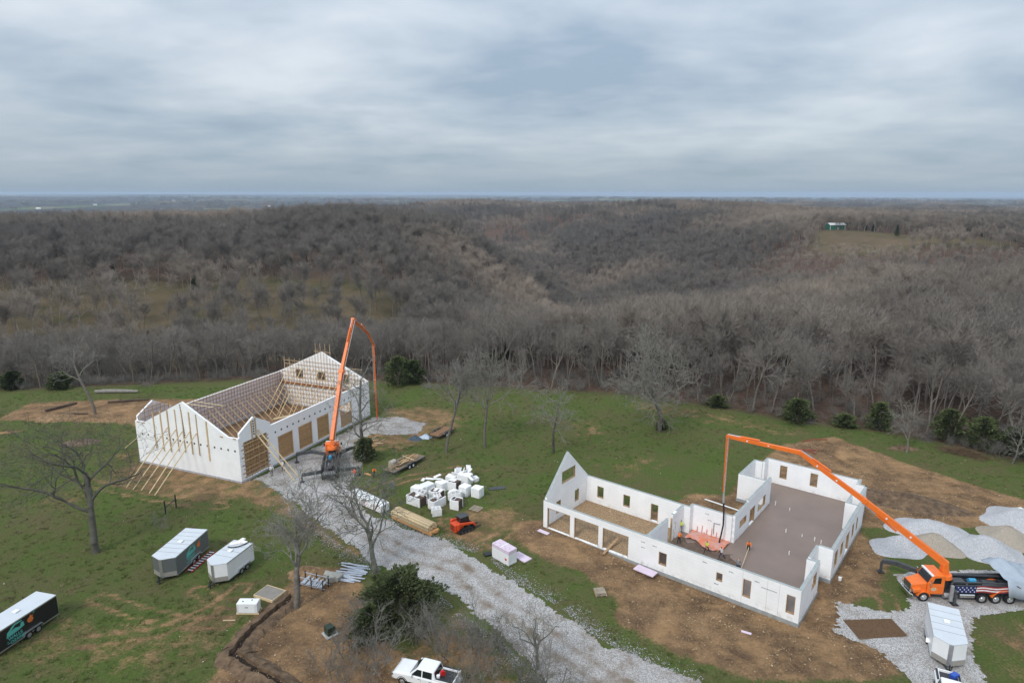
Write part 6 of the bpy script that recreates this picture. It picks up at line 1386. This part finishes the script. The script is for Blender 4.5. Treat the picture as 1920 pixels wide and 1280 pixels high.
    o = bpy.data.objects.new('person', m2); COL.objects.link(o); o.location = (loc[0], loc[1], loc[2] - low); o.rotation_euler.z = rz
    return tag(o, label, 'person', 'workers on the site')
HIV = cloth('hi_vis_yellow', (.62, .78, .06)); ORA = cloth('orange', (.82, .20, .03)); WHT = cloth('white', (.74, .74, .76)); BLK = cloth('black', (.02, .02, .022)); NAVY = cloth('navy', (.03, .045, .09)); JEAN = cloth('jeans', (.08, .13, .22)); GRY = cloth('grey', (.17, .17, .18)); RED = cloth('red_orange', (.72, .10, .04)); LBL = cloth('pale_blue', (.42, .48, .56))
person((21.3, 75.5, .22), -1.9, 'worker in hi-vis yellow shirt standing with folded arms at the house doorway', HIV, GRY, 0, (.05, -.05), (0, 0), (.5, .5), (1.6, 1.5))
person((20.4, 72.8, .18), .6, 'worker in orange shirt and black trousers beside the house doorway', ORA, BLK, .15, (.15, -.15), (.1, .2), (.4, .2), (.5, .4))
person((23.2, 70.7, .2), -2.6, 'worker in yellow shirt and black trousers striding across the wet pour', HIV, BLK, .12, (.5, -.45), (.15, .5), (-.4, .5), (.5, .7), short_sleeve=True)
person((24.5, 69.3, .2), -2.8, 'worker in white shirt and navy trousers walking on the wet pour', WHT, NAVY, .15, (.45, -.4), (.2, .5), (.5, -.2), (.6, .4), short_sleeve=True)
person((28.3, 71.1, .12), -1.95, 'worker in orange hoodie leaning over a long screed pole on the slab', ORA, BLK, .5, (.3, -.25), (.2, .3), (.7, .9), (.4, .3))
person((25.6, 67.0, .2), 1.0, 'worker in dark clothes crouching at the far end of the screed pole', GRY, NAVY, .6, (1.0, .7), (1.7, 1.6), (.6, .7), (.5, .4), crouch=.4)
b = MB(); b.tube([(28.15, 70.65, .98), (26.0, 67.0, .35)], .035, 8); small('screed_pole', b, LPOLE, (0, 0, 0), 'long pale pole held over the slab by the orange hoodie worker', 'pole')
person((-36.5, 92.8, .05), -.9, 'worker in white shirt and grey trousers standing by the tall barn door', WHT, GRY, 0, (.05, -.05), (0, 0), (.2, .3), (.5, .9), 1.9, hat=WHT)
person((-35.4, 94.7, .05), -2.2, 'worker in white shirt and dark trousers beside the two raking poles', WHT, BLK, .1, (.15, -.1), (.1, .1), (.4, .4), (.9, .9), 1.88)
person((-23.6, 91.7, .0), -2.3, 'worker in red-orange jacket beside the left pump truck outrigger', RED, GRY, .05, (.1, -.1), (0, .1), (.3, .4), (1., 1.2), 1.88)
person((-20.9, 92.5, .0), -1.2, 'worker in orange jacket and navy trousers bending beside a short log', ORA, NAVY, .45, (.35, -.2), (.1, .2), (.7, .6), (.5, .6), 1.88)
person((-17.2, 87.9, .0), -1.7, 'worker in grey shirt and blue jeans walking on the grass', GRY, JEAN, .05, (.3, -.25), (.1, .3), (-.2, .3), (.3, .4), 1.85)
# ------------------------------------------------------------------ single trees, cedars, brush
def hero(name, loc, seed, label, rz=0, barkm=None, twm=None, **kw):
    tr, cs = grow(seed, **kw); e = empty(name, (loc[0], loc[1], loc[2] if len(loc) > 2 else 0), rz, label, 'tree')
    for nm, sg, m_, ns in (('trunk', tr, barkm or BARK, 8), ('crown', cs, twm or TWIG, 4)):
        o = bpy.data.objects.new(nm, tubes_mesh(nm, sg, m_, ns)); COL.objects.link(o); o.parent = e
    return e
TWG2 = mat('twigs_lawn', (0.205, 0.195, 0.17), .95, .25, 1.2)
TWGD = mat('twigs_oak', (0.105, 0.10, 0.082), .95, .35, 1.2)
hero('oak_tree', (-49.9, 71.2), 4, 'big dark spreading bare oak on the lawn between the charcoal trailer and barn', .4, TWGD, TWGD, H=21, trunkfrac=.48, trunk_r=.44, fork=.42, levels=5, kids=(7, 5, 5, 4, 2), spread=1.0, twig_r=.014, gnarl=.30, crown=1.12, up=.35, nseg=7)
hero('forked_tree', (-22.4, 60.5), 14, 'bare forked tree at the trench end beside the slab form', 1.2, BARK, TWG2, H=14, trunkfrac=.42, trunk_r=.36, fork=.7, levels=5, kids=(6, 6, 5, 4, 3), spread=.72, twig_r=.019, gnarl=.25, crown=1.4, nseg=7, lean=.14)
hero('lichen_tree', (-15.4, 66.6), 25, 'lichen-green bare tree with upright limbs between the cedar and gravel road', .3, LICHEN, LICHEN, H=16, trunkfrac=.32, trunk_r=.34, fork=.62, levels=4, kids=(6, 6, 5, 4), spread=.62, twig_r=.024, gnarl=.28, crown=1.9, nseg=7)
hero('bare_tree', (-23.9, 99.5), 7, 'tall bare tree rising from a cedar beside the left pump truck', 2.0, LICHEN, TWG2, H=19, trunk_r=.32, fork=.25, levels=4, kids=(10, 5, 4, 3), spread=.95, twig_r=.017, gnarl=.25, crown=.45, nseg=8)
hero('small_tree', (2.4, 51.3), 41, 'small lichen-covered bare tree growing at the edge of the gravel road', .8, LICHEN, LICHEN, H=8.5, trunkfrac=.45, trunk_r=.16, fork=.4, levels=4, kids=(6, 4, 4, 3), spread=.95, twig_r=.012, gnarl=.32, crown=1.1, nseg=6)
hero('bare_tree', (-10.9, 102.2), 51, 'slender bare lawn tree beside the low empty trailer', 0, BARK, TWG2, H=18, trunkfrac=.6, trunk_r=.24, fork=.6, levels=4, kids=(8, 6, 5, 4), spread=.7, twig_r=.024, gnarl=.2, crown=.75, nseg=7)
hero('bare_tree', (-4.6, 104.6), 52, 'vase-shaped bare lawn tree between the slender tree and the leaning one', 0, BARK, TWG2, H=18, trunkfrac=.5, trunk_r=.25, fork=.72, levels=4, kids=(7, 6, 5, 4), spread=.75, twig_r=.024, gnarl=.2, crown=.95, nseg=7)
hero('bare_tree', (6.9, 102.2), 53, 'leaning bare lawn tree nearest the gabled end of the house', 1.0, BARK, TWG2, H=14, trunk_r=.25, fork=.35, levels=4, kids=(7, 5, 4, 3), spread=.85, twig_r=.024, gnarl=.24, crown=.6, nseg=7, lean=.14)
hero('bare_tree', (26.7, 112.2), 54, 'large wide-crowned bare tree standing alone behind the house', .5, BARK, TWG2, H=20, trunkfrac=.45, trunk_r=.45, fork=.42, levels=5, kids=(9, 6, 5, 4, 2), spread=.85, twig_r=.026, gnarl=.24, crown=1.25, nseg=7)
hero('small_tree', (65.5, 102.2), 55, 'small pale bare tree on grass beside the bare field', 0, BARK, TWG2, H=9.5, trunk_r=.16, fork=.3, levels=4, kids=(7, 5, 4, 3), spread=.9, twig_r=.016, crown=.6, nseg=6)
hero('bare_tree', (-81.3, 121.7), 56, 'bare tree standing alone on the lawn left of the barn', 0, BARK, TWG2, H=17, trunk_r=.28, fork=.5, levels=4, kids=(7, 5, 4, 3), spread=.7, twig_r=.02, crown=.5, nseg=7)
hero('bare_tree', (62.0, 63.0), 57, 'bare tree whose twigs hang over the gravel heaps and tarpaulin', 0, BARK, TWG2, H=12, trunk_r=.25, fork=.3, levels=4, kids=(8, 5, 4, 3), spread=.95, twig_r=.014, crown=.75, nseg=7)
hero('small_tree', (79.5, 97.5), 58, 'small pale bare tree leaning out beside the dark cedars', 2.5, BARK, TWG2, H=8.5, trunk_r=.15, fork=.2, levels=4, kids=(7, 5, 4, 3), spread=1.0, twig_r=.018, crown=.7, nseg=6, lean=.2)
SHRUB = []
for k in range(4):
    segs = []
    for j in range(5):
        tr, cs = grow(300 + k * 10 + j, H=rng.uniform(3.4, 5.6), trunk_r=.05, fork=.25, levels=3, kids=(6, 4, 3), spread=.7, twig_r=.010, gnarl=.24, crown=.6, lean=.32, nseg=6, min_len=.25)
        A = np.array(tr + cs); a_ = rng.uniform(0, 6.28); A[:, [0, 3]] += .5 * math.cos(a_); A[:, [1, 4]] += .5 * math.sin(a_); segs.append(A)
    SHRUB.append(tubes_mesh('bare_shrub', np.concatenate(segs), mat('shrub_twigs', (.185, .175, .155), .95, .3, 1.5, rand=.2), 3))
SP = [(-13.6, 51.2), (-12.2, 52.2), (-9.6, 54.6), (-6.7, 54.0), (-4.2, 53.6), (-1.6, 51.4), (.6, 50.2), (-3.6, 47.6), (-13.9, 48.6), (-2.4, 54.4), (-8.0, 56.4), (-15.6, 53.4), (-1.9, 48.4), (-14.4, 57.4), (-0.4, 53.2), (1.6, 47.6), (3.6, 48.6), (-3.2, 51.9), (-6.0, 52.0), (5.2, 47.2), (-16.4, 50.4), (-45.3, 76.6)]
for k, (x, y) in enumerate(SP):
    o = bpy.data.objects.new('bare_shrub', SHRUB[k % 4]); COL.objects.link(o); o.location = (x, y, 0); o.rotation_euler.z = k * 1.3; s = .8 + .4 * rng.random(); o.scale = (s, s, s)
    if x < -40: o.scale = (.6, .6, .55); tag(o, 'low grey bare bush on the lawn behind the big oak', 'shrub'); continue
    tag(o, 'grey many-stemmed bare shrub in the thicket around the white pickup', 'shrub', 'bare shrubs around the pickup')
def cedar(loc, H, W, seed, label, n=3000, leaf=.4, shape=.7):
    e = empty('cedar_tree', (*loc, hz1(*loc) - .1), seed, label, 'tree', 'cedars along the edge of the wood' if 'edge of the wood' in label else None)
    t_ = MB(); t_.tube([(0, 0, 0), (.05, .02, H * .5), (0, 0, H * .92)], [.14 + .01 * H, .09, .03], 7); t_.build('trunk', BARK, e)
    o = bpy.data.objects.new('crown', cedar_mesh(seed, H, W, n, leaf, shape)); COL.objects.link(o); o.parent = e; return e
cedar((-11.3, 58.8), 5.0, 5.2, 71, 'broad dark green cedar beside the gravel road near the pickup', 10500, .24, .30)
cedar((-13.6, 55.6), 3.6, 2.6, 72, 'low green cedar in front of the broad one near the shrubs', 5000, .22, .5)
cedar((-23.7, 98.9), 3.8, 2.5, 73, 'ragged cedar around the foot of the tall tree by the left pump truck', 3600, .24, .38)
cedar((27.2, 112.9), 2.0, 1.5, 75, 'little cedar at the foot of the large lone tree', 1200, .3, .5)
for k, (x, y, h, w) in enumerate(((-110, 138.8, 4, 2.8), (-99.5, 138.6, 3.6, 3.0), (-25.5, 141.5, 6.6, 4.2), (-22.2, 143.5, 5.2, 3.2), (41.5, 126.3, 2.2, 2.4), (53.7, 117.2, 4.4, 3.6), (67, 113.3, 5.0, 2.8), (76, 107.8, 5.6, 3.4), (79.4, 104.2, 5.4, 3.6), (82.3, 101.2, 4.6, 3.0), (61.5, 114.8, 2.2, 2.6), (86.5, 97, 3, 3.0))):
    cedar((x, y), h, w, 80 + k, 'dark green cedar standing at the edge of the wood', 3600, .33, .34)
# deadwood and brush along the wood edge
for k, (x, y, rz, s) in enumerate(((-103, 137, .3, .5), (-78, 140.5, 2.7, .55), (-58, 143, .1, .5), (-16, 139.5, 3.0, .5), (2, 136.6, .4, .5), (38, 127.5, 2.5, .55), (49, 119.5, .5, .55), (58.5, 114.6, 2.7, .6), (69, 110, .6, .55), (75, 106, 2.2, .5), (-95, 139.5, 1.4, .5), (30, 132, 5.5, .5))):
    o = bpy.data.objects.new('fallen_branches', VARS[k % 8][1]); COL.objects.link(o); o.location = (x, y, -.2); o.rotation_euler = (0, R(84), rz); o.scale = (s * .55, s, s * .55)
    tag(o, 'grey tangle of fallen branches lying along the edge of the wood', 'deadwood', 'fallen branches at the wood edge')
bp_ = framed('brush_pile', (74.2, 102.0), -.7, 'low brown brush pile on the grass in front of the cedars', 'brush pile')
seg = []
for k in range(900):
    a = rng.gauss(0, 1.7); b_ = rng.gauss(0, .75); z = max(0.02, .95 * math.exp(-(a / 3) ** 2 - (b_ / 1.2) ** 2) * rng.random()); th = rng.gauss(0, .7); L_ = rng.uniform(.4, 1.3)
    seg.append((a, b_, z, a + L_ * math.cos(th), b_ + L_ * math.sin(th), max(.02, z + rng.gauss(0, .2)), .03, .02))
o = bpy.data.objects.new('brush', tubes_mesh('brush', seg, mat('brown_brush', (.14, .095, .055), .95, .35, 2), 3)); COL.objects.link(o); o.parent = bp_
# burn heap and earth ridge on the left lawn
heap('ash_heap', (-74.6, 106.5), 2.0, .5, mat('ash', (.10, .085, .075), .95, .5, 2.5, .8, 6, col2=(.24, .16, .10)), 'dark ash and earth heap on the lawn behind the big oak', 'ash heap', 31, 1.7)
# ------------------------------------------------------------------ loose stones and scraps
def stones(name, pts, smin, smax, m, label, seed, zoff=0.0):
    r = np.random.default_rng(seed); n = len(pts); s = r.uniform(smin, smax, n) * r.choice([1, 1, 1, 1.7], n)
    base = np.array([(1, 0, 0), (-1, 0, 0), (0, 1, 0), (0, -1, 0), (0, 0, 1), (0, 0, -.5)], float)
    V = base[None] * s[:, None, None] * r.uniform(.6, 1.2, (n, 6, 1)); V[:, :, 2] *= .7; a = r.uniform(0, 6.28, n); ca_, sa = np.cos(a)[:, None], np.sin(a)[:, None]
    X = V[:, :, 0] * ca_ - V[:, :, 1] * sa; Y = V[:, :, 0] * sa + V[:, :, 1] * ca_
    P_ = np.stack([X + pts[:, :1], Y + pts[:, 1:2], V[:, :, 2] + zoff + .03], -1).reshape(-1, 3)
    f = np.array([(0, 2, 4), (2, 1, 4), (1, 3, 4), (3, 0, 4), (2, 0, 5), (1, 2, 5), (3, 1, 5), (0, 3, 5)]); F = (np.arange(n)[:, None, None] * 6 + f[None]).reshape(-1, 3)
    o = bpy.data.objects.new(name, raw_mesh(name, P_, F, m)); COL.objects.link(o); return tag(o, label, 'stones', kind='stuff')
r_ = np.random.default_rng(77); cx = r_.uniform(-30, 75, 100000); cy = r_.uniform(46, 110, 100000); dmk = dirt_mask(cx, cy)
hu, hv = (cx - 4.04) * math.cos(HZ) + (cy - 77.42) * math.sin(HZ), -(cx - 4.04) * math.sin(HZ) + (cy - 77.42) * math.cos(HZ)
inh = (hu > -.4) & (hu < 32.5) & (hv > -.4) & (hv < 10.6) | (hu > 14.5) & (hu < 32.5) & (hv > -.4) & (hv < 33)
clump = .5 + .5 * wav(cx, cy, 9, 2) + .35 * wav(cx, cy, 3, 8)
k_ = (dmk > .75) & ~inh & (r_.random(100000) < np.clip(clump, .05, 1) * .8)
pts = np.stack([cx[k_], cy[k_]], -1)
stones('rubble', pts[::2], .035, .09, mat('tan_stone', (.36, .255, .15), .9, .3, .8, col2=(.55, .43, .29)), 'tan stones scattered over the bare earth', 1)
stones('rubble', pts[1::2], .03, .08, mat('orange_stone', (.30, .17, .08), .9, .35, .8, col2=(.42, .27, .14)), 'orange stones scattered over the bare earth', 2)
# stones spilled along the edges of the road and pad
ea = r_.integers(0, len(ROADC) - 1, 9000); tt = r_.random(9000)[:, None]; rp = ROADC[ea] * (1 - tt) + ROADC[ea + 1] * tt; dd_ = ROADC[ea + 1] - ROADC[ea]; nn_ = np.stack([-dd_[:, 1], dd_[:, 0]], -1) / np.linalg.norm(dd_, axis=1)[:, None]
sp_ = rp + nn_ * (r_.choice([-1, 1], 9000) * (3.9 + np.abs(r_.normal(0, .9, 9000))))[:, None]
stones('spilled_gravel', sp_, .025, .06, GRAVEL_PILE, 'grey stones spilled along the edges of the gravel road', 5)
ix = r_.uniform(.5, 14.4, 2600); iy = r_.uniform(.5, 9.7, 2600)
stones('rubble', np.stack([4.04 + ix * math.cos(HZ) - iy * math.sin(HZ), 77.42 + ix * math.sin(HZ) + iy * math.cos(HZ)], -1), .03, .09, MATS['tan_stone'], 'tan rubble filling the floor of the gabled house wing', 3)
wx_, wy_ = r_.uniform(-60, 40, 150), r_.uniform(50, 112, 150)
stones('foam_scraps', np.stack([wx_, wy_], -1)[(dirt_mask(wx_, wy_) < .6)], .035, .06, FOAM, 'white foam scraps scattered over the lawn', 4)

# undergrowth in the edge of the wood
ux_ = r_.uniform(-135, 118, 800); ub = r_.random(800) ** 1.5 * 26; uy_ = np.interp(ux_, TL_X, TL_Y) + 1.0 + ub
UL = [lib('undergrowth_source', me) for me in SHRUB]
gn_forest('undergrowth', np.stack([ux_, uy_, height(ux_, uy_) - .1], -1), r_.uniform(0, 6.28, 800), r_.uniform(.3, .7, 800), r_.integers(0, 4, 800), UL, 'tangled bare undergrowth along the edge of the wood')

# grass tufts over the lawns
def tuft_mesh(seed, n, h, m):
    r = np.random.default_rng(seed); V = []; F = []
    for k in range(n):
        a = r.uniform(0, 6.28); b = r.uniform(0, 6.28); d = r.uniform(.02, .16); c = np.array([d * math.cos(b), d * math.sin(b), 0]); t = np.array([math.cos(a), math.sin(a), 0]); hh = h * r.uniform(.5, 1.2)
        V += [c - t * .018, c + t * .018, c + np.array([math.cos(b) * .1, math.sin(b) * .1, hh])]; F.append((3 * k, 3 * k + 1, 3 * k + 2))
    return lib('tuft_source', raw_mesh('grass_tuft', V, F, m))
TG = mat('tuft_green', (0.10, 0.138, 0.036), .95, .3, .5, rand=.3); TD_ = mat('tuft_dry', (0.20, 0.16, 0.088), .95, .25, .5, rand=.25)
TU_ = [tuft_mesh(1, 16, .16, TG), tuft_mesh(2, 14, .2, TG), tuft_mesh(3, 12, .22, TD_), tuft_mesh(4, 16, .15, TD_)]
nt = 42000; gx_ = r_.uniform(-105, 85, nt); gy_ = 44 + 96 * r_.random(nt) ** 1.15
kp = (np.abs(gx_) < .82 * gy_ + 6) & (gy_ < np.interp(gx_, TL_X, TL_Y)) & (dirt_mask(gx_, gy_) < .45) & ~((polyline_dist(gx_, gy_, ROADC) < 4.6)) & (r_.random(nt) < .35 + .65 * np.clip(.5 + .7 * wav(gx_, gy_, 11, 4) + .4 * wav(gx_, gy_, 3.5, 16), 0, 1))
hu, hv = (gx_ - 4.04) * math.cos(HZ) + (gy_ - 77.42) * math.sin(HZ), -(gx_ - 4.04) * math.sin(HZ) + (gy_ - 77.42) * math.cos(HZ)
bu, bv = (gx_ + 40.06) * math.cos(-.3916) + (gy_ - 90.37) * math.sin(-.3916), -(gx_ + 40.06) * math.sin(-.3916) + (gy_ - 90.37) * math.cos(-.3916)
kp &= ~((hu > -.6) & (hu < 32.6) & (hv > -.6) & (hv < 33)) & ~((bu > -22) & (bu < 12) & (bv > -.6) & (bv < 33.5)) & ~((gx_ > 31) & (gy_ < 69)) & ~((gx_ > 43) & (gy_ < 82))
gx_, gy_ = gx_[kp], gy_[kp]; dry_ = (wav(gx_, gy_, 17, 22) + .5 * wav(gx_, gy_, 6, 30) + r_.normal(0, .25, len(gx_))) > .22
o = gn_forest('grass', np.stack([gx_, gy_, height(gx_, gy_) - .01], -1), r_.uniform(0, 6.28, len(gx_)), r_.uniform(.7, 1.7, len(gx_)), np.where(dry_, 2, 0) + r_.integers(0, 2, len(gx_)), TU_, 'short green and dry grass growing over the lawn'); o['category'] = 'grass'
# ------------------------------------------------------------------ far buildings and air
def far_house(name, loc, rz, L, W, H, rh, mw, mr, label, cat='house', group=None, openings=True):
    z = hz1(*loc); t = empty(name, (*loc, z), rz, label, cat, group)
    b = MB(); b.prism([(-W / 2, 0), (W / 2, 0), (W / 2, H), (0, H + rh), (-W / 2, H)], -L / 2, L / 2, 'x') if False else None
    b = MB(); b.prism([(-W / 2, -1), (W / 2, -1), (W / 2, H), (0, H + rh), (-W / 2, H)], -L / 2, L / 2, 'x'); b.build('wall', mw, t)
    for s in (-1, 1):
        q = MB(); q.add([(-L / 2 - .4, s * (W / 2 + .4), H - .25), (L / 2 + .4, s * (W / 2 + .4), H - .25), (L / 2 + .4, 0, H + rh + .12), (-L / 2 - .4, 0, H + rh + .12), (-L / 2 - .4, s * (W / 2 + .4), H - .05), (L / 2 + .4, s * (W / 2 + .4), H - .05), (L / 2 + .4, 0, H + rh + .32), (-L / 2 - .4, 0, H + rh + .32)], [(3, 2, 1, 0), (4, 5, 6, 7), (0, 1, 5, 4), (1, 2, 6, 5), (2, 3, 7, 6), (3, 0, 4, 7)]); q.build('roof', mr, t)
    if openings:
        for x in (-L / 3, 0, L / 3): q = MB(); q.box(x - .6, x + .6, -W / 2 - .06, -W / 2 - .02, 1.0, 2.3); q.build('window', GLASS, t)
    return t
GREENB = mat('green_cladding', (.03, .15, .095), .5, .08, .3); PALER = mat('pale_roof', (.62, .64, .64), .45, .06, .2); WHITEB = mat('white_siding', (.72, .72, .70), .6, .05, .3); GREYR = mat('grey_roof', (.33, .33, .34), .6, .1, .3)
gb = far_house('green_barn', (318.5, 655), .04, 15.5, 10, 4.6, 1.5, GREENB, PALER, 'green metal barn with white roof standing at the far field edge', 'barn', openings=False)
for x in (-7.72, 7.72): q = MB(); q.box(x - .25, x + .25, -5.08, -5.01, 0, 4.5); q.build('corner_trim', WHITEB, gb)
q = MB(); q.box(-.5, .5, -5.07, -5.01, 0, 2.2); q.build('door', WHITEB, gb)
for k, (px_, d_, L_, lab) in enumerate(((-.722, 3900, 60, 'long white farm building on the far left horizon'), (-.60, 3300, 38, 'white farm sheds below the far green field'), (-.425, 3500, 34, 'white farmstead in the hazy valley'), (-.635, 4700, 46, 'pale far building beyond the green field'), (-.37, 4300, 30, 'small white building on the far left plain'), (.325, 2900, 42, 'white house among the far woods'), (.29, 3000, 26, 'small pale house beside the far white house'), (.125, 2350, 22, 'white house in the far middle woods'), (.77, 2700, 60, 'long white building on the far right slope'), (-.36, 3900, 44, 'white farm roof beyond the brown ridge'), (.46, 3100, 40, 'low pale shed in the far right woods'))):
    x, y = px_ * d_ * .98, d_
    far_house('far_building', (x, y), .1 * k, L_ * .45, 8, 5, 3, WHITEB, PALER if k % 2 else WHITEB, lab, 'building', 'buildings scattered over the far country', False)
# air: the far country fades to blue
hm = bpy.data.materials.new('haze'); hm.use_nodes = True; ht_ = hm.node_tree; ht_.nodes.clear()
ho = ht_.nodes.new('ShaderNodeOutputMaterial'); hv_ = ht_.nodes.new('ShaderNodeVolumePrincipled')
hv_.inputs['Color'].default_value = (.66, .81, 1.0, 1); hv_.inputs['Density'].default_value = HAZE_D; hv_.inputs['Anisotropy'].default_value = 0.0
ht_.links.new(hv_.outputs[0], ho.inputs['Volume'])
hb_ = MB(); hb_.box(-27500, 27500, -130, 25500, float(GZ.min()) - 1.5, 60.0); hz_o = hb_.build('haze', hm); tag(hz_o, kind='stuff')
